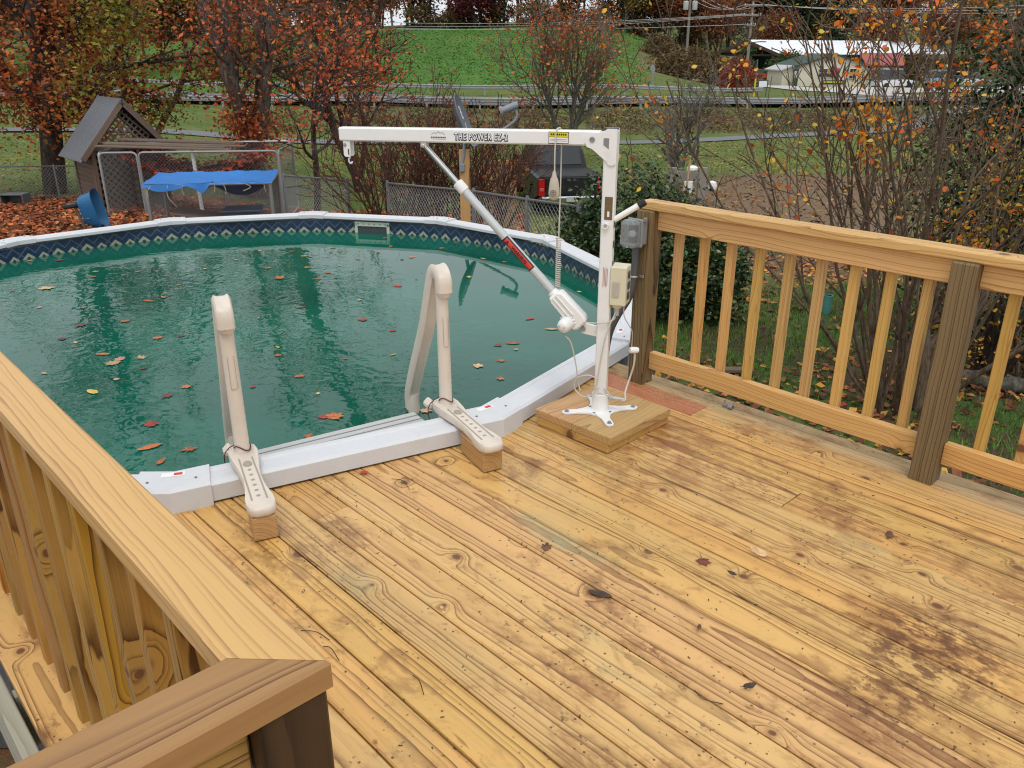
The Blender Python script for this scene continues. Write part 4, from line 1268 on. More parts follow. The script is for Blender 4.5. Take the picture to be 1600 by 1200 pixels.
# ================================================================ outlet box, conduit and strap on the first post
ob = empty('outlet_box', (XP1-.045, YPF-.05, .55), 'grey weatherproof outlet box with a clear cover and conduit on the railing post', 'outlet box')
bxc = np.array([XP1-.055, YPF, .775]); ey = np.array([0, -1.0, 0]); ex = np.array([1.0, 0, 0])
MB().box(bxc+ey*.022, (.075, .044, .115), None, .006).build('box', M['grey_box'], ob)
fl = MB().box(bxc+ey*.048+ZZ*.002, (.092, .012, .135), None, .005).build('cover_frame', M['grey_box'], ob)
t = new('clear_grey_cover')
p_ = t.t.nodes['Principled BSDF']
t.put(p_.inputs['Base Color'], (.55, .58, .60)); p_.inputs['Roughness'].default_value = .12
p_.inputs['Transmission Weight'].default_value = .55; p_.inputs['Alpha'].default_value = .62; p_.inputs['IOR'].default_value = 1.2
m = MB().box(bxc+ey*.085+ZZ*.002, (.088, .066, .128), None, .016)
m.build('clear_cover', t.m, ob)
dv = MB().box(bxc+ey*.058, (.040, .012, .088), None, .003).build('device', M['black'], ob)
MB().lathe(bxc+ey*.064, [(.016, 0), (.016, .008), (.008, .010)], 14, np.array([ex, ZZ, ey])).build('dial', M['light_grey'], dv, True)
MB().box(bxc+ex*.043+ZZ*.066+ey*.03, (.012, .02, .02), None, .003).build('hinge_lug', M['grey_box'], ob)
cc_ = [bxc-ZZ*.055+ey*.026-ex*.004, bxc-ZZ*.14+ey*.026-ex*.006, bxc-ZZ*.24+ey*.028-ex*.010, bxc-ZZ*.33+ey*.032-ex*.030, bxc-ZZ*.42+ey*.05-ex*.075, bxc-ZZ*.52+ey*.06-ex*.115, bxc-ZZ*.66+ey*.05-ex*.145, bxc-ZZ*.90+ey*.04-ex*.155]
MB().tube(catmull(cc_, 6), .0175, 16).build('conduit', M['grey_plastic'], ob, True)
sp = bxc-ZZ*.215+ey*.027-ex*.009
MB().tube(arc(sp, .0195, math.pi*.0, math.pi*1.0, 10, ex, ey), .006, 6).build('strap', M['galv'], ob, True)
MB().box(sp+ex*.030-ey*.022, (.028, .004, .014), None, .001).build('strap_tab', M['galv'], ob)

# pipe clamp left on the deck
kc = gp(1137, 634, .012)
pc_ = empty('pipe_clamp', (kc[0], kc[1], 0), 'small silver pipe clamp lying on the deck by the lower rail', 'clamp')
m = MB()
m.lathe(kc+np.array([.016, 0, .0]), [(.012, -.012), (.012, .012), (.009, .012), (.009, -.012)], 14, np.array([[0, 0, 1.0], [0, 1.0, 0], [1.0, 0, 0]]), caps=False)
m.build('ring', M['galv'], pc_, True)
MB().box(kc+np.array([-.018, .004, -.002]), (.022, .018, .016), None, .003).build('body', M['galv'], pc_)
MB().tube([kc+np.array([-.02, .004, .004]), kc+np.array([-.022, .004, .022])], .004, 8).build('screw', M['galv'], pc_)

# ================================================================ vegetation tools
def leaf_mesh(name, pos, size, cols, mat, parent=None, aspect=.62, tilt=None, fold=.25, droop=0.0, seed=1, K=4):
    """one mesh of kite-shaped leaves; cols (N,3)"""
    g = np.random.default_rng(seed); N = len(pos)
    if N == 0: return None
    d = g.normal(size=(N, 3)); d[:, 2] = d[:, 2]*(.6 if tilt is None else tilt)-droop
    d /= np.linalg.norm(d, axis=1, keepdims=True)+1e-9
    h = g.normal(size=(N, 3))
    if tilt is not None: h = np.tile([0, 0, 1.0], (N, 1))+g.normal(size=(N, 3))*tilt
    w = np.cross(d, h); w /= np.linalg.norm(w, axis=1, keepdims=True)+1e-9
    n = np.cross(w, d)
    s = np.broadcast_to(np.asarray(size, float), (N,))[:, None]*g.uniform(.5, 1.4, (N, 1))
    shp = [(-.5, 0), (0, .5), (.5, 0), (0, -.5)] if K == 4 else [(-.5, 0), (-.28, .36), (.02, .5), (.28, .34), (.5, 0), (.28, -.34), (.02, -.5), (-.28, -.36)]
    V = np.empty((N, K, 3))
    for i_, (u_, v_) in enumerate(shp):
        V[:, i_] = pos+d*s*u_+w*s*aspect*v_+n*s*fold*.7*(abs(v_)+.6*u_*u_)
    off = wloc(parent) if parent is not None else np.zeros(3)
    me = bpy.data.meshes.new(name)
    me.vertices.add(N*K); me.vertices.foreach_set('co', (V.reshape(-1, 3)-off).ravel())
    me.loops.add(N*K); me.loops.foreach_set('vertex_index', np.arange(N*K, dtype=np.int32))
    me.polygons.add(N); me.polygons.foreach_set('loop_start', np.arange(0, N*K, K, dtype=np.int32))
    try: me.polygons.foreach_set('loop_total', np.full(N, K, dtype=np.int32))
    except Exception: pass
    a = me.attributes.new('leafcol', 'FLOAT_COLOR', 'POINT')
    C = np.ones((N, K, 4), np.float32); C[:, :, :3] = np.asarray(cols)[:, None, :]
    a.data.foreach_set('color', C.ravel())
    me.update(calc_edges=True); me.validate()
    me.materials.append(mat)
    o = bpy.data.objects.new(name, me); COL.objects.link(o)
    if parent is not None: o.parent = parent
    return o

def pal(g, pos, palette, clump=.6, freq=1.0):
    """palette colours chosen with spatial clumping + per-leaf value jitter"""
    P = np.array([S(c) if isinstance(c, str) else c for c in palette]); N = len(pos)
    f = np.sin(pos[:, 0]*freq*1.3+pos[:, 2]*freq*.9+1)+np.sin(pos[:, 1]*freq*1.7-pos[:, 2]*freq*1.1)+np.sin((pos[:, 0]+pos[:, 1])*freq*.6)
    f = (f/3+1)/2
    k = np.clip((f*clump+g.random(N)*(1-clump))*len(P), 0, len(P)-1e-3).astype(int)
    return np.minimum(P[k]*g.uniform(.75, 1.85, (N, 1)), .85)

def grow(g, base, d0, L, r, levels, nch, spread, ratio, gnarl=.12, up=.08, seg=6, start=.35, rtip=.45, out=None, tips=None, level=0, rk=.62):
    """recursive limbs; out: list of (pts, rads, level), tips: list of points along the last levels"""
    if out is None: out = []; tips = []
    p = np.array(base, float); d = unit(d0); pts = [p.copy()]; rads = [r]
    for i in range(seg):
        d = unit(d + g.normal(size=3)*gnarl + np.array([0, 0, up]))
        p = p + d*L/seg; pts.append(p.copy()); rads.append(r*(1-(1-rtip)*(i+1)/seg))
    out.append((pts, rads, level))
    if level >= levels-1:
        for q in pts[1:]: tips.append((q, d))
    if level < levels:
        n_ = nch[min(level, len(nch)-1)]
        n_ = int(n_)
        for k in range(n_):
            f = start+(1-start)*((k+g.random()*.8)/n_)
            i = min(int(f*seg), seg-1); fr = f*seg-i
            q = pts[i]*(1-fr)+pts[i+1]*fr; rq = (rads[i]*(1-fr)+rads[i+1]*fr)
            dd = unit(pts[i+1]-pts[i])
            perp = unit(np.cross(dd, g.normal(size=3)))
            sp = spread[min(level, len(spread)-1)]*g.uniform(.7, 1.3)
            nd = unit(dd*math.cos(sp)+perp*math.sin(sp))
            grow(g, q, nd, L*ratio*g.uniform(.75, 1.15)*(1.15-.35*f), max(rq*(rk if level == 0 else .62), r*.12), levels, nch, spread, ratio, gnarl*1.15, up, max(3, seg-1), start, rtip, out, tips, level+1, rk)
    return out, tips

def limbs(out, minr=.004):
    m = MB()
    for pts, rads, lv in out:
        m.tube(pts, [max(x, minr) for x in rads], [9, 6, 5, 4, 3, 3][min(lv, 5)], caps=(lv == 0))
    return m

def make_tree(name, label, cat, base, seed, stems, levels, nch, spread, ratio, bark_m, palette, nleaf, lsize, lspread=.3, group=None, gnarl=.12, up=.06, minr=.006, clump=.6, freq=1.0, start=.35, leafm='leaf', lean=None, rtip=.4, tipmask=None, droop=0.0, parts=('trunk', 'crown'), ncl=0, K=4, rk=.62, low=None):
    """stems: list of (offset, dir, length, radius)"""
    g = np.random.default_rng(seed)
    base = np.asarray(base, float)
    root = empty(name, base, label, cat, group)
    out, tips = [], []
    for off, d, L, r in stems:
        grow(g, base+np.asarray(off)-np.array([0, 0, .08]), d, L, r, levels, nch, spread, ratio, gnarl, up, 7, start, rtip, out, tips, 0, rk)
    limbs(out, minr).build(parts[0], bark_m, root, True)
    if nleaf:
        tp = np.array([t_[0] for t_ in tips])
        if tipmask is not None:
            tp = tp[tipmask(tp)]
        if len(tp):
            if ncl:
                hot = tp[g.integers(0, len(tp), ncl)]; dm = np.min(np.linalg.norm(tp[:, None]-hot[None], axis=2), axis=1); near_ = tp[dm < .22]
                tp = np.concatenate([near_]*max(1, int(2.2*len(tp)/max(1, len(near_))))+[tp])
            idx = g.integers(0, len(tp), nleaf)
            if low:
                lw_ = np.where(tp[:, 2]-base[2] < low[0])[0]; k_ = int(nleaf*low[1]); idx[:k_] = lw_[g.integers(0, len(lw_), k_)]
            pos = tp[idx]+g.normal(size=(nleaf, 3))*lspread
            leaf_mesh(parts[1], pos, lsize, pal(g, pos, palette, clump, freq), M[leafm], root, seed=seed+5, droop=droop, K=K)
    return root

def bush(name, label, cat, base, seed, rad, h, palette, nleaf, lsize, bark_m, leafm='leaf', group=None, nclump=60, clump=.3, freq=3.0, nst=10):
    """dense shrub: clumps of leaves through an uneven mound, woody stems inside"""
    g = np.random.default_rng(seed); base = np.asarray(base, float)
    root = empty(name, base, label, cat, group)
    m = MB(); cs = []
    for k in range(nclump):
        a = g.random()*2*math.pi; u = g.random()**.5; zz = g.random()
        prof_ = math.sqrt(max(0, 1-(abs(zz-.42)/.62)**2.2))
        c = base+np.array([rad[0]*u*math.cos(a)*prof_, rad[1]*u*math.sin(a)*prof_, h*(.08+.92*zz)])
        cs.append(c)
    cs = np.array(cs)
    for k in range(nst):
        tgt = cs[g.integers(0, len(cs))]
        b0 = base+np.array([g.normal()*.08*rad[0], g.normal()*.08*rad[1], -.05])
        mid = (b0+tgt)/2+g.normal(size=3)*.08*h; mid[2] += .1*h
        m.tube([b0, mid, tgt], [.02*h/1.5+.006, .012*h/1.5+.004, .004], 5)
    m.build('stem', bark_m, root, True)
    idx = g.integers(0, len(cs), nleaf)
    pos = cs[idx]+g.normal(size=(nleaf, 3))*np.array([rad[0], rad[1], h*.5])*.17
    pos[:, 2] = np.maximum(pos[:, 2], base[2]+.02)
    leaf_mesh('foliage', pos, lsize, pal(g, pos, palette, clump, freq), M[leafm], root, seed=seed+3)
    return root

GR_ = lambda x, y, s: np.array([*at(x, y, s)[:2], gz(*at(x, y, s)[:2])])

# ---------------------------------------------------------------- the yard's trees
RED = ['944c2e', '843e2a', 'c0622f', 'ac4a2e', '7a4a2f', 'c87a3c', '964530']
MIX = ['7b7a2c', '6a7028', '8c7a2e', '767830', '9a662e', '8c4c2a', 'b8642e', '7c4228', '984a2e', '84541f']
b = GR_(88, 312, 26)
make_tree('maple_tree', 'thick-trunked maple with brown-red and olive leaves at the far left behind the fence', 'tree', b, 21,
          [((0, 0, 0), (.02, -.03, 1), 13.0, .35), ((-.05, .1, 2.4), (-.22, .1, 1), 11.0, .20), ((.1, -.1, 2.6), (.30, .24, 1), 11.0, .18)]+[((0, 0, 2.0+.25*k_), (math.cos(k_*1.05+.3), math.sin(k_*1.05+.3), .30), 4.2, .085) for k_ in range(7)],
          3, (14, 6, 5), (1.10, .8, .7), .33, M['bark_dark'], MIX, 19000, .135, .42, rk=.36, low=(6.2, .45), gnarl=.08, up=.012, start=.20, minr=.012, clump=.7, freq=.9, droop=.2)
b = GR_(405, 290, 27)
make_tree('maple_tree', 'grey multi-stemmed maple with red leaves behind the chain-link kennel', 'tree', b, 33,
          [((0, 0, 0), (0, 0, 1), 2.8, .44), ((-.15, 0, 1.6), (-.28, -.05, 1), 12.0, .24), ((.05, .1, 1.8), (.06, .1, 1), 13.0, .26), ((.2, 0, 1.6), (.34, .18, 1), 12.0, .20), ((.1, -.2, 1.7), (.1, -.35, 1), 11.0, .17)],
          3, (10, 6, 5), (.95, .8, .7), .32, M['bark'], RED+['7a5030', '6e4a2c', '9a5c34'], 9500, .13, .42, rk=.40, low=(6.5, .32), gnarl=.08, up=.025, start=.10, minr=.012, clump=.55)
b = GR_(228, 262, 31)
make_tree('maple_tree', 'smaller dark-limbed maple with rusty leaves directly behind the lattice-gabled shed', 'tree', b, 45,
          [((0, 0, 0), (-.05, 0, 1), 11.0, .17), ((.1, 0, .8), (.45, .2, 1), 9, .12), ((-.1, 0, 1.0), (-.35, -.1, 1), 9, .12)],
          3, (11, 6, 4), (.95, .8, .7), .34, M['bark_dark'], ['8a3a22', '7a4a24', 'a8502a', '6e5a26', '903322', '7a3a24'], 8500, .13, .42, rk=.45, low=(5.5, .4), gnarl=.11, up=.02, start=.3, minr=.011, clump=.6)
b = GR_(492, 292, 21)
make_tree('young_tree', 'slim dark-trunked young tree with a few red leaves beside the kennel corner', 'tree', b, 57,
          [((0, 0, 0), (-.02, 0, 1), 3.6, .10)], 3, (8, 6, 4), (.95, .8, .7), .58, M['bark_dark'], RED, 1300, .11, .25, gnarl=.09, up=.05, start=.42, minr=.007)
b = GR_(560, 285, 30)
make_tree('background_tree', 'bare-branched tree with scattered brick-red leaves behind the left end of the boom', 'tree', b, 61,
          [((0, 0, 0), (-.1, 0, 1), 4.6, .15), ((.1, 0, .6), (.35, .1, 1), 4.4, .10), ((-.1, 0, .6), (-.5, .1, 1), 4.6, .12)], 3, (7, 6, 4), (.85, .8, .7), .62, M['bark_dark'], RED+['6a3a30', '6a4a30', '5e4030'], 1700, .14, .34, gnarl=.11, up=.03, minr=.010)
# bare red-twigged shrubs behind the fence
for (px, s, seed, lab, hh, nst) in ((610, 15.6, 71, 'bare red-brown twiggy shrub behind the fence, left of the dish', 2.7, 21), (690, 16.4, 72, 'bare red-brown twiggy shrub right behind the satellite dish post', 2.9, 21), (752, 15.2, 73, 'bare red-brown twiggy shrub between the dish and the pickup', 2.6, 17)):
    g = np.random.default_rng(seed); b = GR_(px, 300, s)
    st = []
    for k in range(nst):
        a = g.random()*6.28; sp = g.uniform(.1, .75)
        st.append(((.16*math.cos(a), .16*math.sin(a), 0), (sp*math.cos(a), sp*math.sin(a), 1), hh*g.uniform(.6, .95), .022))
    make_tree('twiggy_shrub', lab, 'shrub', b, seed, st, 2, (6, 4), (.55, .6), .48, M['bark_red'], ['6a3022', '7c3a28', '8a4a2c', '5a3a28'], 700, .07, .14, gnarl=.10, up=.05, minr=.0055, start=.25, group='bare shrubs behind the chain-link fence', parts=('stem', 'foliage'))
b = GR_(885, 225, 38)
make_tree('orange_tree', 'half-bare tree with orange-brown leaves beyond the boom, in front of the green field', 'tree', b, 81,
          [((0, 0, 0), (0, 0, 1), 4.6, .15), ((.1, 0, .5), (.35, .2, 1), 4.6, .10), ((-.1, 0, .5), (-.38, -.1, 1), 4.6, .10), ((0, .1, .6), (.15, .3, 1), 4.4, .09), ((0, -.1, .6), (-.15, -.3, 1), 4.4, .09)],
          3, (7, 6, 4), (.62, .62, .6), .60, M['bark_grey'], ['b5642c', 'a85a28', '9c4c26', 'c07038', '8a5a34'], 3600, .13, .28, gnarl=.09, up=.05, minr=.010, start=.25)
for (px, py, s, seed, lab, r) in ((1049, 258, 27, 91, 'bare grey double-trunked tree on the lawn, left of the pair', .12), (1081, 262, 26, 92, 'bare grey low-forking tree on the lawn, right of the pair', .10)):
    b = GR_(px, py, s)
    make_tree('bare_tree', lab, 'tree', b, seed, [((0, 0, 0), (.02, 0, 1), 1.6, r), ((-.05, 0, .9), (-.24, .1, 1), 2.0, r*.55), ((.05, 0, .8), (.28, -.1, 1), 2.0, r*.5), ((0, 0, 1.1), (.05, .2, 1), 2.2, r*.5)],
              3, (5, 5, 3), (.75, .7, .7), .55, M['bark_grey'], ['8a7a4a', 'a08a4a'], 90, .09, .2, gnarl=.13, up=.03, minr=.007, start=.3, group='bare trees on the lawn')

# ---------------------------------------------------------------- big multi-stemmed shrub right of the railing
b = GR_(1405, 640, 6.33)
g = np.random.default_rng(101); st = []
for k in range(19):
    a = g.random()*6.28; sp = g.uniform(.05, .55)
    dv = np.array([sp*math.cos(a), sp*math.sin(a), 1])+LAT*g.uniform(-.38, .42)*.8
    st.append(((.16*math.cos(a), .16*math.sin(a), 0), dv, g.uniform(2.3, 3.5), g.uniform(.012, .027)))
st.append(((0, 0, 0), (.05, .05, 1), 1.2, .075)); st.append(((.12, .1, 0), (-.05, .02, 1), 1.1, .062))
make_tree('crape_myrtle', 'tall many-stemmed crape myrtle with sparse orange leaves just beyond the right railing', 'tree', b, 103, st, 3, (5, 4, 2), (.50, .55, .6), .46, M['bark_myrtle'],
          ['d08428', 'c87422', 'c8822a', 'd8943a', 'c0561e', 'c8a03a', 'd8a440', 'd8b048'], 1700, .040, .05, gnarl=.075, up=.05, minr=.0035, start=.30, clump=.5, freq=2.0, droop=.5, ncl=14, K=8)
g = np.random.default_rng(107); st = []
b = GR_(1575, 620, 7.0)
for k in range(6):
    a = g.random()*6.28; sp = g.uniform(.05, .5)
    st.append(((.14*math.cos(a), .14*math.sin(a), 0), np.array([sp*math.cos(a), sp*math.sin(a), 1])+LAT*g.uniform(-.3, .3), g.uniform(2.4, 3.6), g.uniform(.011, .024)))
make_tree('crape_myrtle', 'second many-stemmed crape myrtle partly hidden by the dark evergreen at the right edge', 'tree', b, 108, st, 3, (6, 4, 3), (.5, .55, .6), .46, M['bark_myrtle'],
          ['d07a24', 'c86a20', 'b85a1e', 'c8a03a', 'b89a3c'], 1200, .040, .05, gnarl=.075, up=.05, minr=.0035, start=.30, droop=.5, ncl=10, K=8)
DG = ['1c2a16', '24361a', '2c4420', '1a2614', '34502a', '20301a']
bush('evergreen_shrub', 'dense dark green evergreen bush behind the crape myrtle at the right edge', 'shrub', GR_(1575, 560, 8.2), 111, (1.2, 1.2), 3.0, DG, 24000, .062, M['bark_dark'], 'leaf_gloss', nclump=120)
bush('yellowing_shrub', 'loose shrub with yellow-green leaves in front of the evergreen at right', 'shrub', GR_(1545, 560, 6.9), 112, (.70, .70), 2.05, ['7a8a30', 'c08a2c', 'b8963a', '5a6a26', 'c8742a', 'a89a3a', 'd08a30'], 2600, .047, M['bark_dark'], 'leaf', nclump=70, nst=16)
HG = ['5a7040', '6a6a38', '26361e', '344828', '405634', '222e1c', '4c6440', '2e4024', '463e2a']
for k, (px, s, r_, h_, seed, lab) in enumerate(((918, 9.9, .44, 1.20, 121, 'dark holly-like hedge shrub nearest the pickup, behind the pool rail'), (975, 9.5, .62, 1.62, 122, 'dark holly-like hedge shrub directly behind the lift mast'), (1040, 9.2, .62, 1.32, 123, 'dark holly-like hedge shrub behind the outlet box post'), (1105, 9.0, .46, .88, 124, 'low end of the dark hedge behind the first balusters'))):
    bush('hedge_shrub', lab, 'shrub', GR_(px, 450, s), seed, (r_, r_), h_, HG, 7000, .055, M['bark_dark'], 'leaf_gloss', 'dark hedge behind the pool', nclump=90)

# ---------------------------------------------------------------- ground cover
def scatter_region(n, s0, s1, a0, a1, g):
    s = np.sqrt(g.uniform(s0*s0, s1*s1, n)); a = g.uniform(a0, a1, n)
    l = a*s
    P = s[:, None]*FWD+l[:, None]*LAT; P[:, 2] = tz(s, l)
    d = np.linalg.norm(P[:, :2]-PC[:2], axis=1)
    on_deck = (P[:, 1] < 3.3) & (P[:, 0] > -3.4) & (P[:, 1] > -1.4) & (P[:, 0] > -1.0)
    return P[(d > R_OUT+.02) & ~((P[:, 1] < 3.25) & (P[:, 0] > -2.9))]
g = np.random.default_rng(201)
P = scatter_region(26000, 8.6, 25, -.75, .02, g); P[:, 2] += g.uniform(.005, .06, len(P))
litcol = ['8a4a2c', '7a3c24', 'a0582f', '6a3826', 'b06a3c', '5e3a28', '93502e', 'a87a4c']
tag(leaf_mesh('fallen_leaf_litter', P, .13, pal(g, P, litcol, .2, .6), M['litter'], None, .75, .35, .3, seed=202), 'brown and rust fallen leaves covering the yard behind the pool', kind='stuff')
P = scatter_region(15000, 3.4, 12.5, .02, 1.05, g)
nz = np.sin(P[:, 0]*1.9)+np.sin(P[:, 1]*2.3+1)+np.sin((P[:, 0]-P[:, 1])*1.1)
P = P[(nz+g.normal(size=len(P))*.9) > -.1]; P[:, 2] += g.uniform(.01, .035, len(P))
tag(leaf_mesh('fallen_leaf_cover', P, .075, pal(g, P, ['7a4630', '8a5234', '5c3828', '96603a', 'a06c42', 'b8863a', '6a3e2c', '9a4832'], .25, 1.0), M['litter'], None, .75, .3, .3, seed=203), 'dark brown fallen leaves under the crape myrtle', kind='stuff')
P = scatter_region(70000, 3.4, 13, .0, 1.05, g)
nz = np.sin(P[:, 0]*1.9)+np.sin(P[:, 1]*2.3+1)+np.sin((P[:, 0]-P[:, 1])*1.1)
P = P[(nz+g.normal(size=len(P))*.8) < .35]; P[:, 2] += .03
def grass(name, P, h, cols, label):
    g2 = np.random.default_rng(77); N = len(P)
    a = g2.uniform(0, 6.28, N); w = np.stack([np.cos(a), np.sin(a), np.zeros(N)], 1)*.005*(h/.07)
    hh = h*g2.uniform(.5, 1.3, N); ln = g2.normal(size=(N, 2))*.5*hh[:, None]
    V = np.empty((N, 3, 3)); V[:, 0] = P-w; V[:, 1] = P+w
    V[:, 0, 2] -= .03; V[:, 1, 2] -= .03
    V[:, 2] = P; V[:, 2, :2] += ln; V[:, 2, 2] += hh-.03
    me = bpy.data.meshes.new(name); me.vertices.add(N*3); me.vertices.foreach_set('co', V.ravel())
    me.loops.add(N*3); me.loops.foreach_set('vertex_index', np.arange(N*3, dtype=np.int32))
    me.polygons.add(N); me.polygons.foreach_set('loop_start', np.arange(0, N*3, 3, dtype=np.int32))
    try: me.polygons.foreach_set('loop_total', np.full(N, 3, dtype=np.int32))
    except Exception: pass
    at_ = me.attributes.new('leafcol', 'FLOAT_COLOR', 'POINT'); C = np.ones((N, 3, 4), np.float32); C[:, :, :3] = cols[:, None, :]
    at_.data.foreach_set('color', C.ravel()); me.update(calc_edges=True); me.validate(); me.materials.append(M['grass_blade'])
    o = bpy.data.objects.new(name, me); COL.objects.link(o)
    return tag(o, label, kind='stuff')
grass('grass', P, .075, pal(g, P, ['4c6e2a', '587e32', '3c5c26', '668438', '486430'], .3, .8), 'short green grass beyond the right railing')

# ---------------------------------------------------------------- leaves on the deck and on the water
def leaf_outline(kind):
    if kind == 'maple':
        r = [(0, 1.0), (18, .62), (32, .80), (48, .86), (62, .50), (80, .62), (96, .72), (112, .45), (140, .40), (165, .30), (180, .12)]
    elif kind == 'oak':
        r = [(0, 1.0), (12, .72), (22, .46), (32, .72), (44, .70), (58, .34), (74, .52), (90, .46), (110, .28), (140, .36), (165, .34), (180, .55)]
    else:
        r = [(0, 1.0), (14, .82), (30, .62), (55, .48), (85, .42), (120, .45), (150, .60), (172, .82), (180, .95)]
    R_ = r + [(-a, d) for a, d in r[::-1] if a not in (0, 180)]
    return [(d*math.cos(math.radians(a)), d*math.sin(math.radians(a))) for a, d in R_]
def one_leaf(name, p, size, ang, kind, mat, label, cat, group, curl=.15, stem=True, tiltv=0.0):
    o2 = leaf_outline(kind); n_ = len(o2)
    g2 = random.Random(int(abs(p[0]*7919+p[1]*104729)))
    vs = [(0, 0, 0)]; 
    for x, y in o2:
        j = g2.uniform(.88, 1.1)
        vs.append((x*size/2*j, y*size/2*j, curl*size*(.5*x*x*.5+abs(y)**1.5*.45)*g2.uniform(.6, 1.3)))
    fs = [(0, 1+i, 1+(i+1) % n_) for i in range(n_)]
    nv = len(vs)
    if stem:
        vs += [(-size*.06, -.0012, .001), (-size*.06, .0012, .001), (-size*.62, .0008+size*.08, .002), (-size*.62, -.0008+size*.08, .002)]
        fs.append((nv, nv+1, nv+2, nv+3))
    me = bpy.data.meshes.new(name); me.from_pydata(vs, [], fs); me.materials.append(mat); me.update()
    o = bpy.data.objects.new(name, me); COL.objects.link(o); o.location = tuple(map(float, p)); o.rotation_euler = (tiltv, tiltv*.6, ang)
    return tag(o, label, cat, group)
for (px, py, sz, ang, kind, mt, lab, curl, tv) in (
    (853, 856, .075, 2.2, 'oak', 'lf_brown', 'brown lobed oak leaf lying on the middle of the deck', .10, 0),
    (936, 927, .080, .4, 'oval', 'lf_dark', 'dark wet round leaf flat on the deck', .08, 0),
    (1098, 875, .070, -.6, 'maple', 'lf_maroon', 'maroon maple leaf on the deck right of the oak leaf', .12, 0),
    (1184, 868, .066, .3, 'oval', 'lf_tan', 'curled tan-brown leaf standing on edge on the deck', .9, .35),
    (1143, 901, .036, .1, 'oval', 'lf_dark', 'small curled dark leaf fragment on the deck', .7, .2),
    (569, 739, .050, 2.5, 'maple', 'lf_red', 'red leaf tucked against the pool rail on the deck', .15, 0),
    (648, 769, .040, 1.0, 'oval', 'lf_yellow', 'small olive-yellow bud leaf on the deck near the pool rail', .4, .2),
    (1170, 1077, .045, 1.2, 'oval', 'lf_dark', 'small black leaf scrap near the dark stain', .3, .1),
    (1092, 985, .03, 2.0, 'oval', 'lf_brown', 'tiny brown leaf scrap left of the dark stain', .3, .1),
    (1390, 835, .06, 1.9, 'oval', 'lf_brown', 'flattened brown leaf on the boards left of the second post', .1, 0),
):
    p = gp(px, py, .004); p[2] = .0035+(.012 if tv else 0)
    one_leaf('deck_leaf', p, sz, ang, kind, M[mt], lab, 'leaf', 'leaves on the deck', curl, kind != 'oval' or True, tv)
# small twigs
for i, (x0, y0, x1, y1, lab) in enumerate(((470, 985, 515, 1000, 'thin dark twig on the deck left of the corner post'), (645, 1055, 662, 1085, 'short curved twig near the bottom of the deck'), (612, 748, 640, 765, 'thin bent twig by the pool rail'), (1085, 1078, 1130, 1100, 'short twig beside the dark stain'), (505, 1010, 530, 1032, 'thin stem beside the near corner post'))):
    a_, b_ = gp(x0, y0, .003), gp(x1, y1, .003); mid = (a_+b_)/2+np.array([rng.uniform(-.02, .02), rng.uniform(-.02, .02), .004])
    tag(MB().tube(catmull([a_, mid, b_], 5), [.0012]*11, 5).build('twig', M['bark_dark'], None, loc=a_), lab, 'twig', 'twigs on the deck')
# debris specks
m = MB(); g = np.random.default_rng(301)
for q in range(620):
    p = np.array([g.uniform(-2.6, .8), g.uniform(.35, 3.05), .0015])
    e = pool_edge_x(p[1])
    if e is not None and p[0] < e+.06: continue
    L_ = g.uniform(.0015, .0065)**1.0; a = g.uniform(0, 6.28); w_ = g.uniform(.0008, .002)
    d_ = np.array([math.cos(a), math.sin(a), 0]); n_ = np.array([-d_[1], d_[0], 0])
    m.add([p-d_*L_-n_*w_, p+d_*L_-n_*w_*.4, p+d_*L_*.8+n_*w_+[0, 0, .001], p-d_*L_*.7+n_*w_*1.2+[0, 0, .0015]], [(0, 1, 2, 3)])
tag(m.build('deck_debris', M['lf_dark']), 'dark crumbs of bark and leaf scattered over the deck', kind='stuff')

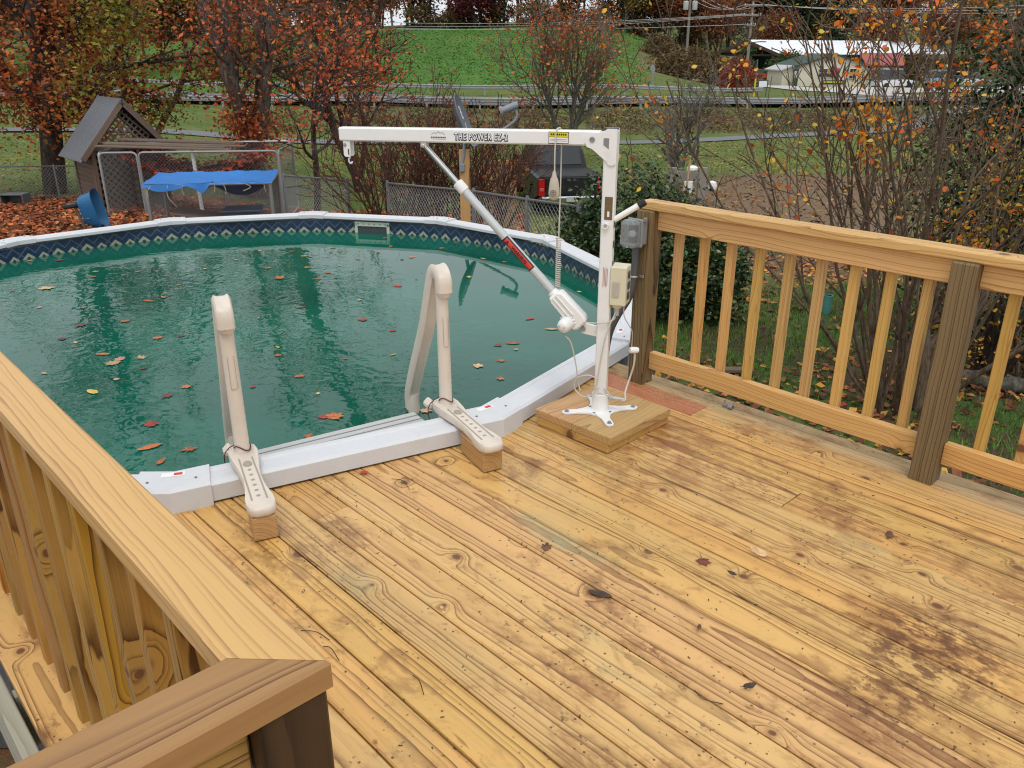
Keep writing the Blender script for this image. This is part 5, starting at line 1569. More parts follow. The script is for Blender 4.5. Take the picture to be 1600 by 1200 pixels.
WL = [(225, 372, 'r', 1.3), (25, 409, 'p', 1.0), (75, 449, 't', 1.6), (150, 424, 't', .6), (148, 432, 'o', .6), (95, 406, 'r', 1.2), (48, 407, 'p', .6), (215, 424, 't', .5), (232, 470, 'o', 1.0), (255, 464, 'o', .7), (128, 507, 'r', 1.3), (195, 501, 'o', .9), (95, 530, 'r', .8), (118, 535, 'y', .5), (160, 553, 'o', .9), (178, 568, 't', 1.3), (190, 561, 'p', 1.0), (222, 559, 't', 1.0), (182, 593, 't', .5), (69, 583, 'p', .5), (222, 576, 'r', .7), (249, 527, 'o', 1.1), (281, 525, 'r', .8), (145, 612, 'y', 1.0), (290, 605, 'o', .8), (264, 617, 'r', 1.1), (233, 664, 'R', 1.1), (235, 698, 'o', 1.1), (300, 701, 'o', 1.1), (251, 721, 'o', .7), (370, 406, 't', .6), (420, 418, 'o', 1.0), (476, 400, 'y', .8), (440, 434, 'o', 1.4), (496, 436, 'o', .8), (455, 393, 'R', .9), (520, 387, 'o', .7), (513, 426, 'o', .8), (405, 392, 'p', .6), (432, 555, 'o', .7), (434, 542, 'y', .5), (465, 588, 'o', 1.0), (394, 604, 'R', .5), (497, 614, 'y', .5), (483, 680, 'o', .9), (520, 652, 'o', 1.3), (504, 652, 'R', .8), (470, 480, 'R', .7), (565, 500, 'R', 1.0), (620, 447, 'R', 1.1), (562, 468, 'y', .7), (614, 517, 'R', .7), (614, 554, 'y', .5), (645, 402, 'o', .9), (628, 405, 'r', .7), (755, 404, 't', .7), (787, 409, 'o', .8), (733, 433, 'y', .9), (712, 380, 'R', .6), (801, 536, 'o', 1.0), (777, 540, 'r', .8), (808, 546, 't', .5), (744, 572, 't', 1.0), (781, 564, 'o', .7), (784, 591, 'o', .7), (828, 498, 'R', .8), (862, 514, 't', .9), (846, 380+58, 't', .7), (906, 456, 'y', .6), (330, 505, 'y', .4), (403, 497, 'y', .4), (540, 560, 'o', .4), (351, 466, 'o', .5), (610, 385, 'o', .8), (600, 372, 'p', .6), (590, 395, 'r', .6), (690, 388, 'o', .7), (560, 405, 'o', .6), (530, 415, 't', .6), (480, 418, 'o', .8), (345, 440, 'o', .6), (320, 420, 't', .5), (280, 445, 'o', .6), (20, 455, 'r', .7), (60, 480, 'p', .6), (130, 480, 'o', .7), (665, 640, 't', 1.0), (700, 600, 'o', .5), (560, 690, 'r', .6)]
LBL = {'o': ('lf_orange', 'orange-brown leaf'), 'r': ('lf_maroon', 'dark maroon leaf'), 'R': ('lf_red', 'bright red leaf'), 't': ('lf_tan', 'pale tan leaf'), 'y': ('lf_yellow', 'small yellow leaf'), 'p': ('lf_pink', 'pale pinkish leaf')}
for i, (px, py, c, sz) in enumerate(WL):
    p = gp(px, py, ZW+.003)
    if np.linalg.norm(p[:2]-PC[:2]) > RL-.06: continue
    mt, nm = LBL[c]
    one_leaf('floating_leaf', p, .100*sz, rng.uniform(0, 6.28), rng.choice(['maple', 'maple', 'oval', 'oak']), M[mt], nm+' floating '+('close to the far pool wall' if py < 432 else 'on the left part of the pool near the railing' if px < 320 else 'between the two ladder handrails' if px < 690 else 'on the calm water near the lift'), 'leaf', 'leaves floating on the pool', .10, sz > 1.15)

# ================================================================ chain-link helpers
def mesh_panel(m, a, b, z0a, z1a, z0b, z1b, step=.06, r=.0022):
    """diamond wire between two posts (plan points a, b), trapezoid in elevation"""
    a = np.asarray(a, float)[:2]; b = np.asarray(b, float)[:2]; L = float(np.linalg.norm(b-a)); H = max(z1a-z0a, z1b-z0b)
    def pt(u, v):
        f = u/L; z0 = z0a+(z0b-z0a)*f; z1 = z1a+(z1b-z1a)*f
        q = a+(b-a)*f; return np.array([q[0], q[1], z0+(z1-z0)*v/H])
    for sg in (1, -1):
        k = -H
        while k < L+H*0:
            u0, v0, u1, v1 = k, 0.0, k+H, H
            if u0 < 0: v0 = -u0; u0 = 0.0
            if u1 > L: v1 = H-(u1-L); u1 = L
            if u1 > u0+.01:
                p, q = (pt(u0, v0), pt(u1, v1)) if sg > 0 else (pt(L-u0, v0), pt(L-u1, v1))
                m.tube([p, q], r, 3, caps=False)
            k += step*1.414
def pipe(m, pts, r, n=8): m.tube(pts, r, n)

def fence_run(label, pts, h, step, wire_r, postr=.028, group='chain-link fences', mat='galv'):
    pts = [np.asarray(p, float) for p in pts]
    root = empty('chain_link_fence', pts[0], label, 'fence', group)
    for p in pts:
        MB().tube([p-[0, 0, .2], p+[0, 0, h+.02], p+[0, 0, h+.05]], [postr, postr, postr*.5], 8).build('post', M['galv_dark'], root, True)
    for a, b in zip(pts[:-1], pts[1:]):
        MB().tube([a+[0, 0, h], b+[0, 0, h]], .019, 7).build('top_rail', M['galv_dark'], root, True)
        m = MB(); mesh_panel(m, a, b, a[2]+.03, a[2]+h, b[2]+.03, b[2]+h, step, wire_r)
        tag(m.build('wire_mesh', M['wire'], root), kind='stuff')
    return root
def gpt(px, s): return GR_(px, 300, s)
fence_run('low chain-link fence crossing the lawn behind the wheelbarrow', [gpt(-60, 24), gpt(92, 24), gpt(250, 23.5), gpt(350, 22.5), gpt(445, 21)], .98, .075, .004)
fence_run('short chain-link fence bay ending at a thick post left of the boom', [gpt(446, 17.2), gpt(543, 15.7)], 1.2, .062, .0035, .034)
fence_run('chain-link fence running from the twiggy shrub towards the hedge', [gpt(606, 14.7), gpt(740, 12.5), gpt(824, 10.9), gpt(905, 9.9)], 1.2, .062, .0032, .030)
fence_run('chain-link fence at the right edge behind the log', [gpt(1500, 8.6), gpt(1640, 7.2)], 1.2, .06, .0028, .03)

# ---------------------------------------------------------------- kennels
def kennel(label, c0, c1, depth, h, top_arc=.10, step=.055, extra=()):
    """c0, c1: front corners on the ground (left, right)"""
    c0 = np.asarray(c0, float); c1 = np.asarray(c1, float); zg = min(c0[2], c1[2])
    c0[2] = c1[2] = zg
    fx = unit(c1-c0); bk = np.array([-fx[1], fx[0], 0]); bk = bk if bk@FWD > 0 else -bk
    root = empty('dog_kennel', c0, label, 'kennel')
    A, B, C_, D_ = c0, c1, c1+bk*depth, c0+bk*depth
    def panel(a, b):
        d = unit(b-a); L = np.linalg.norm(b-a); r = .025; q = top_arc
        path = [a+d*.02, a+d*.02+ZZ*(h-q)] + [a+d*(.02+q*(1-math.cos(t_)))+ZZ*(h-q+q*math.sin(t_)) for t_ in (.5, 1.05, 1.57)]
        path += [b-d*(.02+q)+ZZ*h] + [b-d*(.02+q*(1-math.cos(t_)))+ZZ*(h-q+q*math.sin(t_)) for t_ in (1.05, .5, 0)] + [b-d*.02]
        f = MB().tube(path, r, 7).build('panel_frame', M['galv'], root, True)
        MB().tube([a+d*.02+ZZ*.06, b-d*.02+ZZ*.06], r*.9, 7).build('bottom_tube', M['galv'], f, True)
        m = MB(); mesh_panel(m, a+d*.03, b-d*.03, zg+.06, zg+h-.01, zg+.06, zg+h-.01, step, .0021)
        tag(m.build('wire_mesh', M['wire'], f), kind='stuff')
    pts = [A]+[A+fx*e for e in extra]+[B]
    for a, b in zip(pts[:-1], pts[1:]): panel(a, b)
    panel(B, C_); panel(C_, D_); panel(D_, A)
    return root, A, B, C_, D_, fx, bk, zg
k1 = kennel('tall chain-link dog kennel with warped boards across its top', gpt(164, 19.2), gpt(441, 19.6), 2.2, 1.72, .10, .058, (.86,))
root, A, B, C_, D_, fx, bk, zg = k1
g2 = random.Random(4)
for i, (u0, u1, v, dz) in enumerate(((-.1, 2.9, .25, .03), (.0, 2.7, .55, .05), (-.15, 3.1, .9, .04), (.1, 2.8, 1.3, .06), (-.1, 2.9, 1.7, .05))):
    o = plank('roof_board', A+fx*u0+bk*v+ZZ*(1.72+dz+.10), A+fx*u1+bk*v+ZZ*(1.72+dz-.02), .24, .03, M['grey_brown_wood'], root)
MB().tube([A+fx*2.05+bk*.3+ZZ*.0, A+fx*2.0+bk*.3+ZZ*1.73], .045, 10).build('white_pipe', M['white_paint'], root, True)
# sagging net full of leaves inside the tall kennel
sag = MB(); nx, ny = 14, 7; W_ = 2.9; Dp = 1.9
for i in range(nx+1):
    for j in range(ny+1):
        u = i/nx; v = j/ny
        z = 1.55-.75*math.sin(math.pi*min(1, u*1.02))**.8*(.5+.5*math.sin(math.pi*v))+.04*math.sin(i*1.7+j)
        sag.v.append(tuple(A+fx*(.55+W_*u)+bk*(.15+Dp*v)+ZZ*z))
for i in range(nx):
    for j in range(ny): sag.f.append((i*(ny+1)+j, i*(ny+1)+j+1, (i+1)*(ny+1)+j+1, (i+1)*(ny+1)+j))
net = sag.build('sagging_net', plain('dark_net', (.035, .022, .018), .9), root, True)
net['label'] = 'sagging dark net filled with red-brown leaves inside the tall kennel'
V = np.array(sag.v); gg = np.random.default_rng(9)
P = V[gg.integers(0, len(V), 1800)]+gg.normal(size=(1800, 3))*np.array([.12, .12, .02])+[0, 0, .03]
tag(leaf_mesh('caught_leaves', P, .11, pal(gg, P, ['7a3424', '8a3c28', '6a3022', '9a5034'], .2), M['litter'], root, .75, .5, .3, seed=8), kind='stuff')

k2 = kennel('low chain-link dog kennel covered with a blue tarp', gpt(228, 16.6), gpt(424, 17.0), 1.5, 1.02, .03, .055)
root2, A, B, C_, D_, fx, bk, zg = k2
# tarp draped over the low kennel: flat on top, scalloped skirt in front
tp = empty('blue_tarp', A+ZZ*1.03, 'bright blue tarp draped and tied over the low dog kennel', 'tarp')
nx, ny = 44, 12; sk_ = MB(); W_ = np.linalg.norm(B-A)
for i in range(nx+1):
    u = i/nx
    for j in range(ny+1):
        v = j/ny
        z = 1.055-.10*math.sin(math.pi*u)*math.sin(math.pi*v)+.007*math.sin(i*.9+j*.6)+.006*math.sin(i*.37-j*1.3)
        z += .04*v
        sk_.v.append(tuple(A+fx*(-.06+(W_+.1)*u)+bk*(-.03+1.5*v)+ZZ*z))
for i in range(nx):
    for j in range(ny): sk_.f.append((i*(ny+1)+j, i*(ny+1)+j+1, (i+1)*(ny+1)+j+1, (i+1)*(ny+1)+j))
sk_.build('tarp_top', M['tarp'], tp, True)
sk_ = MB()
def drop(u):
    if u < .42: return .04+.10*abs(math.sin(u*9.5))
    if u < .52: return .20*(1-abs(u-.45)/.09) if abs(u-.45) < .09 else .03
    return .02
for i in range(nx+1):
    u = i/nx; dz = max(.015, drop(u))
    for j in range(4):
        v = j/3
        sk_.v.append(tuple(A+fx*(-.06+(W_+.1)*u)+bk*(-.035-.02*v+.01*math.sin(i*1.3))+ZZ*(1.052+.007*math.sin(i*.9)-dz*v)))
for i in range(nx):
    for j in range(3): sk_.f.append((i*4+j, i*4+j+1, (i+1)*4+j+1, (i+1)*4+j))
sk_.build('tarp_skirt', M['tarp'], tp, True)
sk_ = MB()
for i in range(nx//2+1):
    u = .50+.47*i/(nx//2)
    for j in range(6):
        v = j/5
        z = 1.02-.30*math.sin(math.pi*(u-.5)/.47)**.7*math.sin(math.pi*.5*v)
        sk_.v.append(tuple(A+fx*(W_*u)+bk*(.05+.45*v)+ZZ*z))
for i in range(nx//2):
    for j in range(5): sk_.f.append((i*6+j, i*6+j+1, (i+1)*6+j+1, (i+1)*6+j))
sk_.build('tarp_sag', M['tarp_under'], tp, True)
for u, l_ in ((.05, .22), (.30, .2), (.55, .16), (.62, .2), (.80, .14), (.95, .18), (.18, .42)):
    p0 = A+fx*W_*u-bk*.05+ZZ*1.03
    MB().tube(catmull([p0, p0-ZZ*l_*.5+fx*rng.uniform(-.1, .1), p0-ZZ*l_+fx*rng.uniform(-.1, .15)], 4), .007, 5).build('tie_string', M['twine'], tp)
# things kept inside the low kennel
bx_ = empty('dog_house', A+fx*.75+bk*.75, 'brown tilted board box inside the low kennel', 'box')
mm = MB(); cc0 = A+fx*.85+bk*.55+ZZ*.18
mm.box(cc0, (.9, .7, .28), np.array([unit(fx+ZZ*-.18), bk, unit(ZZ+fx*.18)]), .01); mm.build('box_body', M['brown_board'], bx_)
MB().box(cc0+ZZ*.17-bk*.02, (.98, .8, .03), np.array([unit(fx+ZZ*-.18), bk, unit(ZZ+fx*.18)]), .005).build('box_lid', M['brown_board'], bx_)
cr_ = empty('blue_grey_tub', A+fx*1.75+bk*.6, 'blue-grey plastic tub inside the low kennel', 'tub')
MB().prism([(-.35, -.3), (.35, -.3), (.35, .3), (-.35, .3)], 0, .40, A+fx*1.75+bk*.6, np.array([fx, bk, ZZ]), .04).build('tub_body', plain('blue_grey_plastic', (.055, .085, .13), .6, 0, .3, 8), cr_)
MB().prism([(-.40, -.35), (.40, -.35), (.40, .35), (-.40, .35)], .40, .44, A+fx*1.75+bk*.6, np.array([fx, bk, ZZ]), .01).build('tub_rim', plain('blue_grey_rim', (.06, .09, .14), .6, 0, .3, 8), cr_)

# ---------------------------------------------------------------- lattice-gabled shed
sc_ = gpt(196, 21.6); sc_[2] -= .05
fdir_ = unit(-FWD*.74+LAT*.67)            # gable faces right of the camera
sx_ = unit(np.cross(ZZ, fdir_)); AXS = np.array([sx_, fdir_, ZZ])
shed = empty('garden_shed', sc_, 'small weathered shed with a steep grey metal roof and lattice gable', 'shed')
def SP(u, v, z): return sc_+sx_*u+fdir_*v+ZZ*z
HW, DP, HE, HR = .90, .74, 1.62, 2.66
for sgx in (-1, 1):
    z = 0.0
    k = 0
    while z < HE-.02:
        plank('siding_board', SP(sgx*HW*.93, -DP, z+.07), SP(sgx*HW*.93, DP-.03, z+.07), .03, .145, M['grey_brown_wood'], shed, up=unit(ZZ+sx_*sgx*.18))
        z += .125
for u in (-HW*.93, HW*.93):
    for v in (-DP, DP): plank('corner_post', SP(u, v, 0), SP(u, v, HE), .09, .09, M['grey_brown_wood'], shed)
def lattice(name, inside, u0, u1, z0, z1, v):
    """crossing laths, each its own piece, clipped to a convex outline"""
    def clip(p, d):
        lo, hi = -9.0, 9.0
        for (nx_, nz_, c_) in inside:
            den = nx_*d[0]+nz_*d[1]; num = c_-(nx_*p[0]+nz_*p[1])
            if abs(den) < 1e-9:
                if num < 0: return None
            elif den > 0: hi = min(hi, num/den)
            else: lo = max(lo, num/den)
        return (lo, hi) if hi-lo > .05 else None
    for sgn, dv_ in ((1, 0), (-1, .014)):
        k = -2.8
        while k < 2.8:
            c = clip((k, z0), (sgn*.7071, .7071))
            if c:
                a_ = (k+sgn*.7071*c[0], z0+.7071*c[0]); b_ = (k+sgn*.7071*c[1], z0+.7071*c[1])
                plank('lattice_strip', SP(a_[0], v+dv_, a_[1]), SP(b_[0], v+dv_, b_[1]), .010, .042, M['grey_brown_wood'], shed, up=unit(ZZ*.7071-sx_*sgn*.7071), bev=0, share=False)
            k += .165
sl_ = (HR-HE)/HW
lattice('gable', [(0, -1, -(HE+.02)), (sl_, 1, HR-.12), (-sl_, 1, HR-.12)], -HW, HW, HE, HR, DP-.02)
lattice('front', [(0, -1, -.1), (0, 1, HE-.03), (1, 0, HW*.88), (-1, 0, HW*.88)], -HW, HW, .1, HE, DP-.02)
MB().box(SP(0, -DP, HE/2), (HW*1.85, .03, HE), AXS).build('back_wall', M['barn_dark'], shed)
plank('tie_beam', SP(-HW, DP, HE), SP(HW, DP, HE), .04, .10, M['grey_brown_wood'], shed)
for sgx in (-1, 1):
    plank('barge_board', SP(0, DP+.16, HR+.03), SP(sgx*(HW+.22), DP+.16, HR+.03-(HW+.22)*sl_), .03, .13, M['grey_brown_wood'], shed, up=unit(ZZ+sx_*sgx*sl_))
    # corrugated roof slope
    a_, b_ = SP(0, 0, HR+.06), SP(sgx*(HW+.28), 0, HR+.06-(HW+.28)*sl_)
    sd = unit(b_-a_); nn_ = unit(np.cross(fdir_, sd)); nn_ = nn_ if nn_[2] > 0 else -nn_
    Lr_ = np.linalg.norm(b_-a_); mm = MB(); n_ = 72; W2 = DP*2+.34
    for i in range(n_+1):
        y = -DP-.17+W2*i/n_; hgt = .035*abs(math.sin(i*math.pi/6))**.5
        for q in (0, 1):
            for dz in (0, -.008): mm.v.append(tuple(a_+sd*Lr_*q+fdir_*y+nn_*(hgt+dz)))
    for i in range(n_):
        o_ = i*4; mm.f += [(o_, o_+2, o_+6, o_+4), (o_+1, o_+5, o_+7, o_+3), (o_+2, o_+3, o_+7, o_+6)]
    mm.build('roof_sheet', M['roof_grey'], shed)
MB().prism([(-.14, -.16), (0, .03), (.14, -.16), (.13, -.175), (0, .01), (-.13, -.175)], -DP-.18, DP+.18, SP(0, 0, HR+.08), np.array([sx_, ZZ, fdir_])).build('ridge_cap', M['roof_grey'], shed)

# ---------------------------------------------------------------- blue wheelbarrow tipped on its nose
wb = gpt(146, 16.6)
wbr = empty('wheelbarrow', wb, 'blue poly wheelbarrow tipped up on its front edge beside the leaf litter', 'wheelbarrow')
UX = unit(LAT*1.0+FWD*.2)           # tub opening faces right
def WBP(u, v, z): return wb+UX*u+np.cross(ZZ, UX)*v+ZZ*z
vy = np.cross(ZZ, UX)
# tub: nested rings from the floor (small, left) to the rim (large, right); its long axis stands upright
rings = [(-.26, .20, .13, .62), (-.20, .24, .08, .68), (0, .30, .03, .74), (.06, .33, .0, .80)]
mm = MB(); n_ = 28
for (u, hw, z0, z1) in rings:
    for j in range(n_):
        a = 2*math.pi*j/n_; ca = math.copysign(abs(math.cos(a))**.55, math.cos(a)); sa = math.copysign(abs(math.sin(a))**.55, math.sin(a))
        zc_ = (z0+z1)/2; zh = (z1-z0)/2
        mm.v.append(tuple(WBP(u-.20*(sa*zh+zc_-.4), hw*ca, zc_+zh*sa)))
for i in range(len(rings)-1):
    for j in range(n_): mm.f.append((i*n_+j, i*n_+(j+1) % n_, (i+1)*n_+(j+1) % n_, (i+1)*n_+j))
mm.f.append(tuple(range(n_)))
mm.build('tub', M['blue_plastic'], wbr, True, angle=50)
wc_ = WBP(-.43, -.05, .50)
wh = MB().tube(arc(wc_, .15, 0, 2*math.pi, 24, unit(UX*.95+ZZ*.12), vy)[:-1], .042, 8, closed=True).build('tyre', M['tyre'], wbr, True)
MB().lathe(wc_, [(.11, -.03), (.05, -.04), (.05, .04), (.11, .03)], 16, np.array([UX, vy, ZZ])).build('rim', M['galv_dark'], wh, True)
for v in (-.15, .15):
    plank('handle', WBP(-.36, v, .52), WBP(-.22, v, -.02), .04, .045, M['grey_brown_wood'], wbr)
for zz in (.24, .47): MB().tube([WBP(-.34, -.12, zz), WBP(-.08, -.28, zz+.02)], .013, 6).build('brace', M['galv_dark'], wbr, True)
MB().tube([WBP(-.36, -.2, .12), WBP(-.30, .2, .10)], .015, 6).build('leg_bar', M['dark_grey'], wbr, True)

cr = gpt(22, 22.8)
cro = empty('plastic_crate', cr, 'grey open plastic crate on its side by the fence at the left edge', 'crate')
AXK = np.array([unit(LAT), unit(np.cross(ZZ, LAT)), ZZ])
for (c, s_) in (((0, 0, .02), (.62, .4, .03)), ((0, 0, .28), (.62, .4, .03)), ((-.30, 0, .15), (.03, .4, .26)), ((.30, 0, .15), (.03, .4, .26)), ((0, .2, .15), (.62, .02, .26))):
    MB().box(cr+AXK.T@np.array(c), s_, AXK, .004).build('crate_side', M['galv_dark'], cro)

# ---------------------------------------------------------------- satellite dish on its timber post
dp_ = gpt(727, 9.6)
dish = empty('satellite_dish', dp_, 'dark grey satellite dish with its feed arm on a timber post', 'satellite dish')
dpost = plank('timber_post', dp_-ZZ*.2, np.array([dp_[0], dp_[1], at(727, 234, 9.6)[2]]), .10, .115, M['block'], dish, up=LAT, share=False)
def DS(px, py, ds=0.0): return at(px, py, 9.6+ds)
MB().tube(catmull([DS(722, 268, -.05), DS(722, 255, -.05), DS(725, 240, -.04), DS(726, 225, -.03), DS(728, 212, 0)], 5), .021, 10).build('mast_tube', M['dish_arm'], dish, True)
MB().box(DS(722, 262, -.06), (.06, .05, .09), np.array([LAT, FWD, ZZ]), .006).build('mount_foot', M['dish_arm'], dish)
dcen = DS(724, 190); dn = unit(LAT*.93+ZZ*.33-FWD*.10)     # dish seen almost edge-on, opening right and up
dl = unit(DS(745, 226)-DS(703, 155)); dl = unit(dl-dn*(dl@dn)); dw = np.cross(dn, dl)
mm = MB(); nr, na = 7, 30
for i in range(nr+1):
    r = i/nr
    for j in range(na):
        a = 2*math.pi*j/na
        mm.v.append(tuple(dcen+dl*.31*r*math.cos(a)+dw*.255*r*math.sin(a)+dn*(.075*r*r-.05)))
for i in range(nr):
    for j in range(na): mm.f.append((i*na+j, (i+1)*na+j, (i+1)*na+(j+1) % na, i*na+(j+1) % na))
k0 = len(mm.v)
for i in range(nr+1):
    r = i/nr
    for j in range(na):
        a = 2*math.pi*j/na
        mm.v.append(tuple(dcen+dl*.31*r*math.cos(a)+dw*.255*r*math.sin(a)+dn*(.075*r*r-.064)))
for i in range(nr):
    for j in range(na): mm.f.append((k0+i*na+j, k0+i*na+(j+1) % na, k0+(i+1)*na+(j+1) % na, k0+(i+1)*na+j))
for j in range(na): mm.f.append((nr*na+j, k0+nr*na+j, k0+nr*na+(j+1) % na, nr*na+(j+1) % na))
rf = mm.build('reflector', M['dish'], dish, True)
text_mesh('dish_lettering', 'HD', .085, dcen+dl*.055+dn*.016-FWD*.035, unit(dl*.3-FWD), -dl, M['white_print'], rf, .001)
mm = MB()
for q in range(3): mm.tube(arc(dcen-dl*(.05+.05*q)-FWD*.03+dn*.012, .022, 0, 2*math.pi, 14, dl, dw)[:-1], .0035, 5, closed=True)
tag(mm.build('dish_emblem', M['white_print'], rf), kind='stuff')
arm = catmull([DS(742, 228), DS(760, 217), DS(785, 203), DS(803, 190), DS(808, 180), DS(803, 168)], 5)
MB().tube(arm, .017, 8).build('feed_arm', M['dish_arm'], dish, True)
fh = MB(); fa, fb = DS(803, 166), DS(787, 172)
fh.tube([fa+(fa-fb)*.4, fa, fb, fb+(fb-fa)*.25], [.036, .044, .038, .060], 14)
fho = fh.build('feed_horn', M['dish_arm'], dish, True)
MB().tube([fb+(fb-fa)*.26, fb+(fb-fa)*.34], [.060, .050], 14).build('horn_cover', M['light_grey'], fho, True)
MB().tube(catmull([DS(752, 226, -.03), DS(744, 232, -.05), DS(737, 236, -.06), DS(735, 252, -.07), DS(733, 280, -.07), DS(733, 300, -.07)], 5), .004, 5).build('coax_cable', M['red_cord'], dish)

# tan upright panel behind the shrubs
tpn = gpt(784, 17.5)
AXP = np.array([LAT, FWD, ZZ])
tag(plank('tan_panel', tpn-ZZ*.05, tpn+ZZ*1.55, .62, .05, M['tan_panel'], None, up=FWD, share=False), 'tan upright board panel seen through the bare shrub left of the pickup', 'panel')

# ---------------------------------------------------------------- black pickup
def pickup(base, heading, label):
    hx = unit(heading); hy = np.cross(ZZ, hx)      # hx: driving direction, hy: its left
    root = empty('pickup_truck', base, label, 'pickup')
    def K(x, y, z): return np.asarray(base)+hx*x+hy*y+ZZ*z
    AXT = np.array([hx, hy, ZZ])
    W2 = 1.0
    # lower body with wheel arches, extruded across
    side = [(0, .62), (0, 1.16), (2.05, 1.16), (2.05, 1.14), (5.5, 1.12), (5.72, .98), (5.75, .55), (5.25, .45)]
    for k in range(9): a = math.pi*k/8; side.append((4.72+.46*math.cos(a), .42+.46*math.sin(a)))
    side += [(4.2, .42), (1.75, .42)]
    for k in range(9): a = math.pi*k/8; side.append((1.12+.46*math.cos(a), .42+.46*math.sin(a)))
    side += [(.55, .48)]
    bd = MB()
    n_ = len(side); 
    for y, ins in ((-W2, .0), (-W2+.07, .0), (W2-.07, .0), (W2, .0)):
        for (x, z) in side:
            zz = z if abs(y) < W2-.01 else min(z, 1.11)
            bd.v.append(tuple(K(x, y, zz)))
    for r_ in range(3):
        for i in range(n_): bd.f.append((r_*n_+i, r_*n_+(i+1) % n_, (r_+1)*n_+(i+1) % n_, (r_+1)*n_+i))
    bd.f.append(tuple(range(n_))[::-1]); bd.f.append(tuple(3*n_+i for i in range(n_)))
    bo = bd.build('body', M['car_black'], root, True, angle=30)
    # bed recess (dark) and cab
    MB().box(K(1.02, 0, 1.163), (1.86, 1.62, .004), AXT).build('bed_opening', M['black'], bo)
    cab = MB(); pr = [(2.1, 1.13, .93), (2.28, 1.62, .83), (2.42, 1.83, .74), (2.75, 1.90, .72), (3.5, 1.88, .72), (3.85, 1.78, .76), (4.45, 1.16, .90)]
    for sgy in (1, -1):
        for (x, z, w) in pr: cab.v.append(tuple(K(x, sgy*w, z)))
    n_ = len(pr)
    for i in range(n_-1): cab.f.append((i, i+1, n_+i+1, n_+i))
    cab.f.append(tuple(range(n_))[::-1]); cab.f.append(tuple(range(n_, 2*n_)))
    co = cab.build('cab', M['car_black'], root, True, angle=25)
    wdw = MB(); q = [K(2.135, .76, 1.24), K(2.135, -.76, 1.24), K(2.335, -.68, 1.72), K(2.335, .68, 1.72)]
    off = -hx*.022+ZZ*.004
    wdw.add([p+off for p in q], [(0, 1, 2, 3)]); wdw.build('rear_window', M['glass_dark'], co)
    for sgy in (1, -1):
        s2 = MB(); s2.add([K(2.45, sgy*.915, 1.22), K(3.95, sgy*.915, 1.22), K(3.6, sgy*.795, 1.70), K(2.62, sgy*.795, 1.74)], [(0, 1, 2, 3)]); s2.build('side_window', M['glass_dark'], co)
        MB().box(K(4.0, sgy*1.08, 1.28), (.12, .2, .16), AXT, .03).build('mirror', M['car_black'], co)
    MB().box(K(2.40, 0, 1.872), (.08, .42, .055), AXT, .012).build('brake_light', M['tail_red'], co)
    for sgy in (1, -1): MB().box(K(2.385, sgy*.25, 1.872), (.06, .09, .045), AXT, .008).build('cargo_light', M['light_grey'], co)
    tg = MB().box(K(-.012, 0, .90), (.04, 1.52, .48), AXT, .02).build('tailgate', M['car_black'], root)
    MB().box(K(-.036, 0, 1.06), (.02, .26, .07), AXT, .01).build('handle', M['dark_grey'], tg)
    for sgy in (1, -1): 
        tl = MB().box(K(-.012, sgy*.885, .86), (.06, .19, .50), AXT, .02).build('tail_light', M['tail_red'], root)
        MB().box(K(-.040, sgy*.885, .80), (.02, .12, .09), AXT, .008).build('reverse_lamp', plain('pale_red_lamp', (.5, .10, .09), .3), tl)
    bp_ = MB().box(K(-.10, 0, .52), (.20, 1.86, .19), AXT, .04).build('rear_bumper', M['chrome'], root)
    MB().box(K(-.205, 0, .53), (.012, .34, .14), AXT, .004).build('licence_plate', M['light_grey'], bp_)
    for x in (1.12, 4.72):
        for sgy in (1, -1):
            c = K(x, sgy*.86, .385)
            w_ = MB().lathe(c, [(.20, -.11), (.34, -.125), (.385, -.09), (.385, .09), (.34, .125), (.20, .11)], 26, np.array([hx, ZZ, np.cross(hx, ZZ)])).build('wheel', M['tyre'], root, True)
            MB().lathe(c, [(.05, -.10), (.21, -.09), (.21, .09), (.05, .10)], 16, np.array([hx, ZZ, np.cross(hx, ZZ)])).build('hub', M['chrome'], w_, True)
    return root
tb = gpt(888, 24.5)
pickup(tb+LAT*.08, FWD*.97-LAT*.13, 'black pickup truck parked beyond the hedge, seen from behind')

# ---------------------------------------------------------------- weathered frame with a white meter box
fb_ = gpt(1074, 19.5)
fr = empty('meter_frame', fb_, 'weathered timber frame holding a white utility box on the lawn', 'utility frame')
AXF = np.array([LAT, FWD, ZZ])
ztop = at(1074, 262, 19.5)[2]-fb_[2]
for u, w_ in ((-.37, .17), (.33, .20)): plank('frame_post', fb_+LAT*u, fb_+LAT*u+ZZ*ztop, w_, .15, M['grey_wood'], fr, up=FWD, share=False)
plank('cross_board', fb_+LAT*-.30-FWD*.02+ZZ*(ztop-.18), fb_+LAT*.26-FWD*.02+ZZ*(ztop-.22), .05, .24, M['grey_wood'], fr)
MB().box(fb_+LAT*.0+FWD*.0+ZZ*(ztop-.45), (.20, .14, .30), AXF, .01).build('meter_box', M['white_paint'], fr)
MB().lathe(fb_+LAT*.10+ZZ*(ztop-.01)+FWD*.1, [(.13, -.05), (.125, .0), (.08, .035), (.02, .05)], 18).build('white_dome', M['white_paint'], fr, True)
MB().lathe(fb_+LAT*.56+ZZ*(ztop-.42), [(.03, -.12), (.10, -.09), (.125, 0), (.10, .09), (.03, .12)], 16).build('white_globe', M['white_paint'], fr, True)
tag(plank('stake', gpt(1077, 19.2)-ZZ*.1+LAT*-.1, np.array([*at(1079, 243, 19.2)[:2], at(1079, 243, 19.2)[2]]), .045, .03, M['tan_panel'], None, share=False), 'pale wooden stake standing in front of the weathered frame', 'stake')

